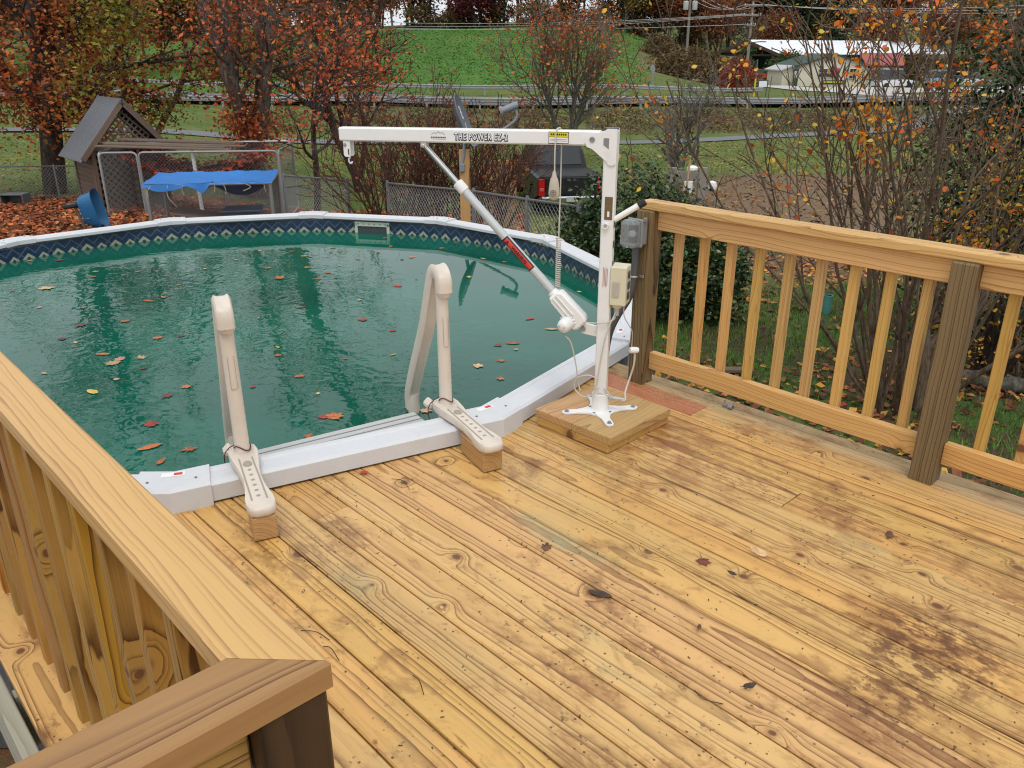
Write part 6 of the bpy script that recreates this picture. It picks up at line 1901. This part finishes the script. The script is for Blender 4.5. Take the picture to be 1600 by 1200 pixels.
# small things beyond the right railing
tg_ = GR_(1293, 470, 9.2)
gu = empty('plant_guard', tg_, 'teal plastic tube guard standing in the grass beyond the railing', 'plant guard')
MB().lathe(tg_, [(.05, 0), (.05, .22), (.046, .22), (.046, 0)], 14, caps=False).build('tube', M['teal_mesh'], gu, True)
MB().lathe(tg_+ZZ*.22, [(.053, -.012), (.053, .006), (.046, .006), (.046, -.012)], 14, caps=False).build('rim', M['teal_mesh'], gu, True)
lg0, lg1 = GR_(1500, 590, 6.9), GR_(1640, 600, 6.6)
lgo = empty('log', lg0, 'fallen grey-brown log lying in the leaves beyond the second post', 'log')
pts = [lg0+(lg1-lg0)*f+ZZ*(.07+.01*math.sin(f*9)) for f in np.linspace(-.1, 1, 12)]
MB().tube(pts, [.075+.008*math.sin(i*2.1) for i in range(12)], 10).build('trunk', M['bark_grey'], lgo, True)
MB().tube([pts[0]-unit(pts[1]-pts[0])*.004, pts[0]-unit(pts[1]-pts[0])*.008], [.062, .060], 10).build('cut_end', M['tan_panel'], lgo)
bd_ = GR_(1155, 500, 7.2)
tag(plank('dark_board', bd_-LAT*.16+ZZ*.03, bd_+LAT*.16+ZZ*.07-FWD*.1, .10, .03, M['grey_brown_wood'], None, share=False), 'dark old board end lying in the grass behind the balusters', 'board')

# ================================================================ roads
M['asphalt_lower'] = plain('lower_road_asphalt', (.15, .155, .165), .85, 0, .25, 1.2)
def strip(name, pts, w, mat, lift=.04, label=None, kind='structure', parent=None):
    """ribbon laid on the terrain along plan points (s, l)"""
    P = [sl(*p) for p in pts]; C = catmull([[p[0], p[1], 0] for p in P], 8)
    m = MB(); n_ = len(C); K = 5
    for i, p in enumerate(C):
        t_ = unit(C[min(i+1, n_-1)]-C[max(i-1, 0)]); q = np.array([-t_[1], t_[0], 0])
        for j in range(K):
            e = p+q*w*(j/(K-1)-.5)
            m.v.append((e[0], e[1], max(gz(e[0], e[1]), gz(p[0], p[1]))+lift))
    for i in range(n_-1):
        for j in range(K-1): m.f.append((i*K+j, i*K+j+1, (i+1)*K+j+1, (i+1)*K+j))
    o = m.build(name, mat, parent)
    if parent is None: tag(o, label, kind=kind)
    return o
strip('lower_road', [(58, -75), (54, -40), (49.8, -14), (48.8, -3), (48.6, 5), (49, 11), (51, 18), (55, 25), (60, 31), (66, 37)], 2.0, M['asphalt_lower'], .05)
hw = strip('highway', [(82, -95), (74, -55), (68, -20), (66, 0), (66, 15), (66.5, 28), (68, 45), (72, 75)], 7.0, M['asphalt'], .10)
strip('highway_line', [(80.3, -95), (72.3, -55), (65.0, -20), (63.1, 0), (63.1, 15), (63.6, 28), (65.1, 45), (69.1, 75)], .14, M['road_line'], .125, parent=hw)
strip('highway_line', [(84, -95), (76, -55), (70.6, -20), (68.9, 0), (68.9, 15), (69.4, 28), (70.9, 45), (74.9, 75)], .14, M['road_line'], .125, parent=hw)
strip('driveway', [(71, 34), (80, 33), (92, 31), (104, 27.5), (114, 26.5), (122, 29)], 4.0, M['gravel'], .06)
strip('forecourt', [(86, 30), (88, 40), (90, 55), (92, 75)], 13, M['gravel'], .05)

def guardrail(label, pts, gapm=3.8):
    P = catmull([[*sl(*p)[:2], 0] for p in pts], 10)
    P = [np.array([p[0], p[1], gz(p[0], p[1])+.08]) for p in P]
    root = empty('guardrail', P[0], label, 'guardrail', 'highway guardrails')
    prof_ = [(0, -.155), (.04, -.12), (.04, -.06), (0, -.03), (0, .03), (.04, .06), (.04, .12), (0, .155)]
    m = MB(); n_ = len(P); K = len(prof_)
    for i, p in enumerate(P):
        t_ = unit(P[min(i+1, n_-1)]-P[max(i-1, 0)]); q = np.array([t_[1], -t_[0], 0])
        if q@FWD > 0: q = -q
        for (d_, z) in prof_: m.v.append(tuple(p+q*d_+ZZ*(.60+z)))
    for i in range(n_-1):
        for j in range(K-1): m.f.append((i*K+j, i*K+j+1, (i+1)*K+j+1, (i+1)*K+j))
    m.build('rail', M['galv'], root, True)
    acc = 0; nxt = 0
    for a, b in zip(P[:-1], P[1:]):
        d_ = np.linalg.norm(b-a)
        while nxt <= acc+d_:
            p = a+(b-a)*((nxt-acc)/d_)
            MB().box(p+ZZ*.36+FWD*.08, (.14, .14, .88), np.array([LAT, FWD, ZZ]), .01).build('post', M['galv'], root)
            nxt += gapm
        acc += d_
guardrail('long steel guardrail on the near side of the highway', [(77, -92), (69.5, -55), (63, -20), (61.2, 0), (61.2, 15), (61.8, 26), (63, 36)])
guardrail('steel guardrail on the far side of the highway, ending before the driveway', [(86, -92), (78.5, -55), (72.4, -20), (70.6, 0), (70.6, 12), (70.8, 20.5)])

# ================================================================ barn and shop
def solid(name, verts, faces, mat, parent): return MB().add(verts, faces).build(name, mat, parent)
bA = GR_(1214, 120, 124); bB = GR_(1122, 120, 133); 
ax_r = unit(bA-bB); ax_r[2] = 0; ax_r = unit(ax_r)
axl = np.array([-ax_r[1], ax_r[0], 0]); axl = axl if axl@LAT > 0 else -axl      # length direction, to the right
barn = empty('barn', (bA+bB)/2, 'long open-sided barn with a bright white metal roof across the highway', 'barn')
zb_ = -2.4; Wb = float(np.linalg.norm((bA-bB)[:2])); Lb = 46.0
zE, zR = at(1214, 83, 124)[2], at(1165, 62, 128.5)[2]
def BN(u, v, z): return np.array([bB[0], bB[1], 0])+ax_r*u+axl*v+ZZ*z     # u across (0 back, Wb front), v along
ov = .8
for (u0, u1, z0, z1, nm) in ((Wb/2, Wb+ov, zR, zE-.15, 'roof'), (Wb/2, -ov, zR, zE-.15, 'roof')):
    m = MB(); th = .12
    q = [BN(u0, -ov, z0), BN(u1, -ov, z1), BN(u1, Lb, z1), BN(u0, Lb, z0)]
    m.add(q+[p-ZZ*th for p in q], [(0, 1, 2, 3), (7, 6, 5, 4), (0, 4, 5, 1), (1, 5, 6, 2), (2, 6, 7, 3), (3, 7, 4, 0)])
    ro = m.build(nm, M['roof_white'], barn)
    if u1 > u0:
        m = MB()
        for k in range(1, 30): m.bar(BN(u0, -ov+Lb*k/30, z0+.02), BN(u1, -ov+Lb*k/30, z1+.02), .10, .05)
        tag(m.build('roof_seams', M['roof_white'], ro), kind='stuff')
for u1, sg in ((Wb+ov, 1), (-ov, -1)):
    plank('barge_board', BN(Wb/2, -ov-.02, zR-.18), BN(u1, -ov-.02, zE-.33), .08, .42, M['barn_brown'], barn)
for k in range(8):
    v = k*6.2
    for u in (Wb-.2, .3): plank('post', BN(u, v, zb_-.3), BN(u, v, zE-.2), .28, .28, M['barn_brown'], barn)
plank('eave_beam', BN(Wb-.2, 0, zE-.32), BN(Wb-.2, Lb, zE-.32), .2, .38, M['barn_brown'], barn)
for u, f in ((Wb*.5, 1.0), (Wb*.28, .55), (Wb*.72, .55)):
    plank('truss_member', BN(u, .1, zE-.2), BN(u, .1, zE-.2+(zR-zE)*f), .2, .2, M['barn_brown'], barn)
plank('truss_member', BN(.2, .1, zE-.25), BN(Wb-.2, .1, zE-.25), .2, .3, M['barn_brown'], barn)
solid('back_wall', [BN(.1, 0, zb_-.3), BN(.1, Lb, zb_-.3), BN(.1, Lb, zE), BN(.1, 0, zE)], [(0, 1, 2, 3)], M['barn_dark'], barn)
m = MB().box(BN(Wb*.55, 21, (zb_+zE)/2-.2), (Wb*.8, 30, zE-zb_-.5), np.array([ax_r, axl, ZZ])); m.build('enclosed_bay', M['dark_green'], barn)
m = MB().box(BN(Wb*.5, 41.5, (zb_+zE)/2), (Wb*1.02, 10, zE-zb_+.4), np.array([ax_r, axl, ZZ])); m.build('cream_end_bay', M['cream_wall'], barn)
lw = GR_(1137, 108, 127)
ls = empty('lumber_stack', lw, 'stack of grey lumber at the open end of the barn', 'lumber stack')
for k in range(7): plank('board', lw+LAT*(-1.4+.08*(k % 3))+ZZ*(1.0+.28*k), lw+LAT*(1.4+.1*(k % 2))+ZZ*(1.0+.28*k-.15), .6, .2, M['grey_wood'], ls)
for k in (-1, 1): plank('bearer', lw+LAT*k*1.0, lw+LAT*k*1.0+ZZ*.95, .3, .3, M['grey_brown_wood'], ls)

sA = GR_(1222, 145, 100)
shop = empty('farm_shop', sA, 'low cream roadside shop with green trim and a faded red porch roof', 'shop')
ppm = 100/F_PX*1.02
zs = -2.35
def SH(px, z, v=0.0):
    p = at(px, 130, 100+v); return np.array([p[0], p[1], zs+z])
def gable_block(name, x0, x1, he, hr, depth, wall, trim, v0=0.0):
    a, b = SH(x0, 0, v0), SH(x1, 0, v0); c = (a+b)/2; bk_ = FWD*depth
    vs = [a, b, b+ZZ*he, c+ZZ*hr, a+ZZ*he]; vs2 = [p+bk_ for p in vs]
    solid(name, vs+vs2, [(0, 1, 2, 3, 4), (9, 8, 7, 6, 5), (0, 5, 6, 1), (1, 6, 7, 2), (4, 9, 5, 0)], wall, shop)
    for e, f_ in ((a, -1), (b, 1)):
        d_ = unit((e+ZZ*he)-(c+ZZ*hr)); p0, p1 = c+ZZ*(hr+.05)-FWD*.35, e+ZZ*(he+.05)+d_*.4-FWD*.35
        m = MB(); q = [p0, p1, p1+FWD*(depth+.5), p0+FWD*(depth+.5)]
        m.add(q+[p-ZZ*.14 for p in q], [(0, 1, 2, 3), (7, 6, 5, 4), (0, 4, 5, 1), (1, 5, 6, 2), (2, 6, 7, 3), (3, 7, 4, 0)])
        m.build('roof_slope', trim, shop)
gable_block('wall', 1246, 1352, 2.45, 3.6, 9, M['cream_wall'], M['dark_green'])
gable_block('side_wing', 1221, 1246, 2.0, 2.35, 6, M['cream_wall'], M['light_grey'], 1.0)
gable_block('porch_wing', 1352, 1404, 2.2, 2.35, 7, M['cream_wall'], M['dark_green'], .6)
m = MB(); q = [SH(1336, 3.7, 3.0), SH(1404, 3.7, 3.0), SH(1408, 2.45, -.4), SH(1350, 2.45, -.4)]
m.add(q+[p-ZZ*.12 for p in q], [(3, 2, 1, 0), (4, 5, 6, 7), (0, 4, 7, 3), (3, 7, 6, 2), (2, 6, 5, 1), (1, 5, 4, 0)]); m.build('red_roof', M['red_roof'], shop)
def sign(name, x0, x1, z0, z1, mat, v=-.08, parent=shop, th=.06):
    a, b = SH(x0, 0, v), SH(x1, 0, v); d_ = unit(b-a)
    return MB().box((a+b)/2+ZZ*(z0+z1)/2, (np.linalg.norm(b-a), th, z1-z0), np.array([d_, np.cross(ZZ, d_), ZZ])).build(name, mat, parent)
for (x0, x1, z0, z1) in ((1325, 1336, .95, 2.1), (1277, 1304, 1.1, 2.1)):
    w_ = sign('window', x0, x1, z0, z1, M['white_paint']); xm = (x0+x1)/2
    for (p, q_) in ((x0+.7, xm-.3), (xm+.3, x1-.7)):
        sign('pane', p, q_, z0+.08, (z0+z1)/2-.04, M['glass_dark'], -.13, w_); sign('pane', p, q_, (z0+z1)/2+.04, z1-.08, M['glass_dark'], -.13, w_)
dr_ = sign('door', 1238, 1245.5, 0, 2.0, M['dark_green']); sign('door_pane', 1239.5, 1244, 1.1, 1.8, M['light_grey'], -.13, dr_)
sg1 = sign('sign_board', 1284, 1319, .42, .80, M['dark_green']); sign('sign_lettering', 1287, 1316, .54, .68, M['yellow_print'], -.13, sg1)
sg2 = sign('banner', 1359, 1378, .7, 2.0, M['white_print'], .5); sign('banner_mark', 1366, 1376, 1.2, 1.7, M['teal_sign'], .44, sg2); sign('banner_mark', 1360, 1364, .7, 1.9, M['orange_card'], .44, sg2)
sg3 = sign('poster', 1297, 1309, 1.15, 2.1, M['orange_card'], -.15)

def far_car(label, px, s, mat, heading, scale=1.0, tall=1.45):
    b = GR_(px, 140, s); hx = unit(heading); hy = np.cross(ZZ, hx)
    root = empty('parked_car', b, label, 'car', 'vehicles by the barn and shop')
    def K(x, y, z): return b+(hx*x+hy*y)*scale+ZZ*z*scale
    side = [(-2.2, .35), (-2.2, .85), (-1.2, .95), (1.2, .95), (2.1, .80), (2.2, .35)]
    m = MB(); n_ = len(side)
    for y in (-.85, .85):
        for x, z in side: m.v.append(tuple(K(x, y, z)))
    for i in range(n_): m.f.append((i, (i+1) % n_, n_+(i+1) % n_, n_+i))
    m.f += [tuple(range(n_))[::-1], tuple(range(n_, 2*n_))]; m.build('body', mat, root)
    top = [(-1.9, .93), (-1.5, tall), (.5, tall), (1.25, .93)]
    m = MB(); n_ = 4
    for y, w_ in ((-1, .8), (1, .8)):
        for x, z in top: m.v.append(tuple(K(x, y*(w_ if z < 1 else .68), z)))
    for i in range(n_-1): m.f.append((i, i+1, n_+i+1, n_+i))
    m.f += [(3, 2, 1, 0), (4, 5, 6, 7)]; m.build('cabin', M['glass_dark'], root)
    MB().box(K(-.5, 0, tall+.02), (2.05*scale, 1.35*scale, .05), np.array([hx, hy, ZZ])).build('roof', mat, root)
    for x in (-1.4, 1.4):
        for y in (-.8, .8): MB().lathe(K(x, y, .34), [(.33*scale, -.1), (.33*scale, .1)], 14, np.array([hx, ZZ, np.cross(hx, ZZ)])).build('wheel', M['tyre'], root)
far_car('orange-red car under the open end of the barn', 1184, 121, M['car_red'], LAT)
far_car('white van in front of the red-roofed porch', 1392, 96, M['car_white'], LAT*.9+FWD*.3, 1.1, 1.9)
far_car('pale blue car right of the shop behind the crape myrtle', 1472, 104, M['car_blue'], LAT, 1.05, 1.7)
far_car('white car at the right end of the shop yard', 1512, 100, M['car_white'], LAT*.8-FWD*.4, 1.05, 1.6)
far_car('small pale car beside the barn doorway', 1208, 123, M['car_white'], LAT*.3-FWD, .9, 1.3)

# ================================================================ poles, wires, road signs
def pole(label, px, py, s, top_z, arms, cans=0):
    b = np.array([*at(px, py, s)[:2], 0.0]); b[2] = gz(b[0], b[1])
    root = empty('utility_pole', b, label, 'utility pole', 'utility poles by the barn')
    MB().tube([b-ZZ*.3, b+ZZ*(top_z-b[2])], [.20, .14], 10).build('shaft', M['pole_wood'], root, True)
    ins = []
    for z, w_ in arms:
        a_ = np.array([b[0], b[1], z]); MB().box(a_-FWD*.18, (w_, .14, .16), np.array([LAT, FWD, ZZ])).build('crossarm', M['pole_wood'], root)
        for k in (-.45, 0, .45):
            p = a_+LAT*w_*k-FWD*.18+ZZ*.16; MB().lathe(p, [(.06, -.08), (.08, 0), (.04, .1)], 8).build('insulator', M['light_grey'], root, True); ins.append(p)
    for k in range(cans):
        MB().lathe(b+ZZ*(top_z-b[2]-2.2)+LAT*(.55*(-1)**k)-FWD*.2, [(.3, -.5), (.33, -.45), (.33, .45), (.2, .52)], 14).build('transformer', M['light_grey'], root, True)
    return b, ins
z0_ = lambda px, py, s: at(px, py, s)[2]
p1, i1 = pole('utility pole with transformer cans at the edge of the field', 1072, 93, 112, z0_(1076, -22, 112), [(z0_(1076, -12, 112), 2.4)], 2)
p2, i2 = pole('utility pole with three crossarms in front of the barn', 1167, 104, 108, z0_(1174, 2, 108), [(z0_(1174, 9, 108), 2.2), (z0_(1174, 24, 108), 2.2), (z0_(1174, 40, 108), 1.0)], 0)
def wire(label, a, b, sag_):
    a = np.asarray(a, float); b = np.asarray(b, float)
    pts = [a+(b-a)*f-ZZ*sag_*4*f*(1-f) for f in np.linspace(0, 1, 17)]
    tag(MB().tube(pts, .022, 4).build('power_line', M['light_grey'], None, loc=a), label, 'wire', 'overhead power lines')
for k, (q, lab) in enumerate(zip(i1, ('front', 'middle', 'rear'))):
    wire('upper power line between the two poles by the barn', q, i2[k], 1.2)
    wire('upper power line running left from the transformer pole', q, at(-300, -60-14*k, 120+3*k), 1.6)
for k in range(3):
    wire('power line running right over the barn', i2[k], at(1800, -8+8*k, 120), 1.0)
    wire('lower power line crossing above the field', i2[3+k], at(200, 8+10*k, 118), 1.6)
wire('lowest power line above the field', i2[7], at(300, 32, 112), .8)
rs = np.array([*at(1019, 128, 74)[:2], 0.0]); rs[2] = gz(rs[0], rs[1])
rso = empty('road_sign', rs, 'round-topped road sign seen from behind at the foot of the field', 'sign')
MB().tube([rs-ZZ*.2, rs+ZZ*2.1], .05, 7).build('sign_post', M['galv'], rso)
MB().lathe(rs+ZZ*1.75, [(.40, -.02), (.40, .02)], 8, np.array([unit(LAT*.6+FWD*.8), ZZ, np.cross(unit(LAT*.6+FWD*.8), ZZ)])).build('sign_plate', M['galv'], rso)
ys = np.array([*at(1179, 140, 72.5)[:2], 0.0]); ys[2] = gz(ys[0], ys[1])
yso = empty('marker_post', ys, 'thin yellow-banded marker post behind the far guardrail', 'marker post')
MB().tube([ys-ZZ*.2, ys+ZZ*1.4], .06, 7).build('shaft', M['yellow_print'], yso); MB().tube([ys+ZZ*1.4, ys+ZZ*2.9], .045, 7).build('extension', M['galv_dark'], yso)
mbx = np.array([*at(1190, 148, 72)[:2], 0.0]); mbx[2] = gz(mbx[0], mbx[1])
mbo = empty('notice_board', mbx, 'small white notice board with dark frame at the guardrail end', 'notice board')
MB().box(mbx+ZZ*1.0, (.85, .08, .62), np.array([LAT, FWD, ZZ])).build('frame', M['dark_grey'], mbo)
MB().box(mbx+ZZ*1.0-FWD*.05, (.65, .04, .46), np.array([LAT, FWD, ZZ])).build('panel', M['white_print'], mbo)
for k in (-1, 1): MB().tube([mbx+LAT*.35*k-ZZ*.2, mbx+LAT*.35*k+ZZ*.75], .04, 6).build('leg', M['dark_grey'], mbo)

# ================================================================ far trees
bush('red_bush', 'round russet-red bush beside the driveway below the barn', 'shrub', GR_(1150, 142, 80), 401, (1.6, 1.6), 2.55, ['8a3c2a', '9a4530', '7a3426', 'a85a3a'], 4500, .20, M['bark_dark'], nclump=90)
bush('evergreen_bush', 'round dark green bush in front of the barn, right of its open end', 'shrub', GR_(1234, 118, 112), 402, (2.8, 2.6), 3.4, ['2a3a20', '33461f', '3f5226'], 3800, .34, M['bark_dark'], nclump=80)
make_tree('small_conifer', 'small pointed conifer in front of the barn gable', 'tree', GR_(1165, 112, 116), 403, [((0, 0, 0), (0, 0, 1), 4.0, .12)], 2, (22, 5), (1.25, .6), .30, M['bark_dark'], ['2c4424', '35502a', '24381e'], 2600, .26, .20, up=.0, gnarl=.03, start=.1)

def proto(seed, kind):
    if kind == 'pine':
        o = make_tree('pine_tree', None, None, (0, 0, 0), seed, [((0, 0, 0), (0, 0, 1), 17, .26)], 2, (26, 5), (1.3, .7), .24, M['bark_dark'], ['22321c', '2a3d22', '1c2a18', '33462a'], 4200, .60, .55, up=.015, gnarl=.03, start=.28, minr=.03, rtip=.2)
    elif kind == 'rust':
        o = make_tree('oak_tree', None, None, (0, 0, 0), seed, [((0, 0, 0), (0, 0, 1), 10, .26), ((0, 0, 2), (.3, .1, 1), 9, .16), ((0, 0, 2.4), (-.3, -.1, 1), 9, .16)], 2, (9, 6), (.75, .75), .52, M['bark_dark'], ['6a3c26', '7a4628', '5c3a28', '8a5430', '6a4a2c'], 4600, .50, .85, up=.03, gnarl=.08, minr=.03)
    elif kind == 'gold':
        o = make_tree('poplar_tree', None, None, (0, 0, 0), seed, [((0, 0, 0), (0, 0, 1), 10, .2), ((0, 0, 2), (.25, .2, 1), 8.5, .13)], 2, (9, 6), (.7, .75), .48, M['bark_grey'], ['8a6a2a', '9a7a30', '6a5a2a', 'a8843a', '5c5430'], 3200, .46, .8, up=.03, gnarl=.08, minr=.03)
    elif kind == 'burgundy':
        o = make_tree('burgundy_tree', None, None, (0, 0, 0), seed, [((0, 0, 0), (0, 0, 1), 5, .2), ((0, 0, 1), (.4, 0, 1), 5, .14), ((0, 0, 1), (-.4, .1, 1), 5, .14)], 2, (9, 6), (.85, .8), .6, M['bark_dark'], ['4a1a1e', '5a2024', '3a161a'], 5200, .45, .8, up=.02, gnarl=.08, minr=.03)
    elif kind == 'low':
        o = bush('thicket_bush', None, None, (0, 0, 0), seed, (3.0, 3.0), 3.6, ['5c4a34', '6a4a30', '4e4a2c', '6a5c3a', '4a3a2c'], 2600, .42, M['bark_dark'], nclump=70)
    else:
        o = make_tree('leafless_tree', None, None, (0, 0, 0), seed, [((0, 0, 0), (0, 0, 1), 11, .22), ((0, 0, 3), (.3, .2, 1), 9, .13), ((0, 0, 3), (-.35, 0, 1), 9, .13)], 3, (8, 6, 3), (.6, .6, .6), .48, M['bark_grey'], ['6a5a40', '7a5a38'], 700, .35, .7, up=.05, gnarl=.08, minr=.03)
    return o
protos = {'pine': [proto(501, 'pine'), proto(502, 'pine')], 'rust': [proto(511, 'rust'), proto(512, 'rust')], 'gold': [proto(521, 'gold')], 'bare': [proto(531, 'bare'), proto(532, 'bare')], 'burgundy': [proto(541, 'burgundy')], 'low': [proto(551, 'low'), proto(552, 'low')]}
LBT = {'pine': ('tall dark green pine in the woods on the horizon', 'tree', 'pines in the far woods'), 'rust': ('rust-brown oak in the woods on the horizon', 'tree', 'oaks in the far woods'), 'gold': ('yellow-brown poplar in the woods on the horizon', 'tree', 'poplars in the far woods'), 'bare': ('leafless grey tree in the woods on the horizon', 'tree', 'leafless trees in the far woods'), 'burgundy': ('burgundy tree on the crest of the green field', 'tree', None), 'low': ('brown scrubby thicket bush at the edge of the far woods', 'shrub', 'thicket at the edge of the woods')}
used_p = set()
def place(kind, s, l, sc=1.0, rz=None, k=None):
    lst = protos[kind]; pr = lst[rng.randrange(len(lst)) if k is None else k]
    o = pr if pr.name not in used_p else copy_tree(pr)
    used_p.add(pr.name)
    p = ground(s, l); o.location = tuple(p-[0, 0, .2]); o.rotation_euler = (0, 0, rng.uniform(0, 6.28)); f = sc*rng.uniform(.85, 1.15)
    o.scale = (f*rng.uniform(.9, 1.1), f*rng.uniform(.9, 1.1), f)
    lb, ct, gr = LBT[kind]
    a = l/s
    if kind != 'burgundy':
        zn = 'behind the maples at far left' if a < -.3 else 'behind the red-leaved maple' if a < -.16 else 'above the left part of the green field' if a < -.03 else 'above the right part of the green field' if a < .11 else 'beside the utility poles' if a < .26 else 'behind the white-roofed barn' if a < .46 else 'beyond the crape myrtle at far right'
        dp = 'far back' if s > 183 else 'in the front row' if s < 158 else 'in the middle row'
        lb = lb.replace(' in the woods on the horizon', '').replace(' at the edge of the far woods', '')+' '+dp+' '+zn
    tag(o, lb, ct, gr)
    return o
def seq(n_, a0, a1, s0, s1, kinds, sc):
    for i in range(n_):
        a = a0+(a1-a0)*(i+rng.uniform(.1, .9))/n_; s = rng.uniform(s0, s1)
        place(rng.choice(kinds), s, a*s, sc)
seq(46, -.75, .75, 186, 206, ['rust', 'bare', 'pine', 'rust', 'pine', 'gold'], 1.2)
seq(46, -.75, .75, 160, 180, ['rust', 'bare', 'rust', 'gold', 'bare', 'pine'], 1.0)
seq(12, .13, .75, 148, 158, ['rust', 'bare', 'pine', 'gold'], .8)
place('burgundy', 152, -.040*152, .95)
seq(16, -.24, .14, 156, 172, ['rust', 'pine', 'rust', 'bare'], 1.05)
seq(7, .12, .24, 146, 156, ['pine', 'rust', 'gold', 'rust'], .8)
place('pine', 150, .135*150, .85); place('pine', 152, .16*152, .8); place('pine', 160, .33*160, 1.0); place('pine', 165, .30*165, .95)
seq(26, -.76, -.15, 82, 128, ['rust', 'bare', 'rust', 'gold', 'bare'], .85)
seq(9, .16, .27, 92, 128, ['low'], .75)
seq(8, .42, .75, 118, 140, ['low', 'low', 'bare'], .9)
seq(30, -.7, .7, 152, 162, ['low'], 1.1)
# tufts and fallen leaves that break up the lawn and the far field
g = np.random.default_rng(611)
s_ = np.sqrt(g.uniform(11.5**2, 48**2, 42000)); a_ = g.uniform(-.72, .72, 42000)
P = s_[:, None]*FWD+(a_*s_)[:, None]*LAT; P[:, 2] = tz(s_, a_*s_)+.012
bare = (a_ > .17) & (a_ < .48) & (s_ < 28)
cg = pal(g, P, ['5c6a2c', '6a7a34', '4c5c26', '7a7a3a', '86783e', '3e5022'], .55, .22); cb = pal(g, P, ['6a4a34', '5a3c2c', '7c5a3e', '8a6a48', '4c3428'], .2, .5)
cl_ = pal(g, P, ['a0602f', '8a4a2a', 'b07a3a', '7a3c26'], .2, .5); k_ = g.random(len(P)) < .10
cg[bare] = cb[bare]; cg[k_] = cl_[k_]
tag(leaf_mesh('lawn_tufts', P, .10, cg, M['litter'], None, .55, .45, .25, seed=612), 'grass tufts and scattered leaves over the lawn', kind='stuff')
s_ = np.sqrt(g.uniform(76**2, 152**2, 16000)); a_ = g.uniform(-.30, .16, 16000)
P = s_[:, None]*FWD+(a_*s_)[:, None]*LAT; P[:, 2] = tz(s_, a_*s_)+.03
tag(leaf_mesh('field_tufts', P, .30, pal(g, P, ['44702a', '3e6a26', '4c7a2c', '3a6424'], .6, .07), M['litter'], None, .5, .5, .25, seed=613), 'grass clumps on the green hillside field', kind='stuff')
# weeds and brambles on the road bank
g = np.random.default_rng(601)
s_ = g.uniform(52.8, 60.2, 16000); a_ = g.uniform(-.34, .40, 16000)
nzz = np.sin(a_*60)+np.sin(s_*1.3+a_*22)+np.sin(a_*131+s_*.7)
kp = nzz+g.normal(size=16000)*.8 > -.6; s_, a_, nzz = s_[kp], a_[kp], nzz[kp]
P = s_[:, None]*FWD+(a_*s_)[:, None]*LAT; P[:, 2] = tz(s_, a_*s_)+g.random(len(s_))**1.6*(.35+.18*np.clip(nzz, -1, 2))
tag(leaf_mesh('bank_brush', P, .26, pal(g, P, ['6a4a38', '5a4030', '7a5c40', '5c5a30', '6a6a36', '4a362c', '84684a'], .5, .5), M['litter'], None, .35, None, .2, seed=602), 'brown weeds and brambles on the road bank', kind='stuff')
for pr in [q for lst in protos.values() for q in lst]:
    if pr.name not in used_p:
        for ch in list(pr.children): bpy.data.objects.remove(ch)
        bpy.data.objects.remove(pr)
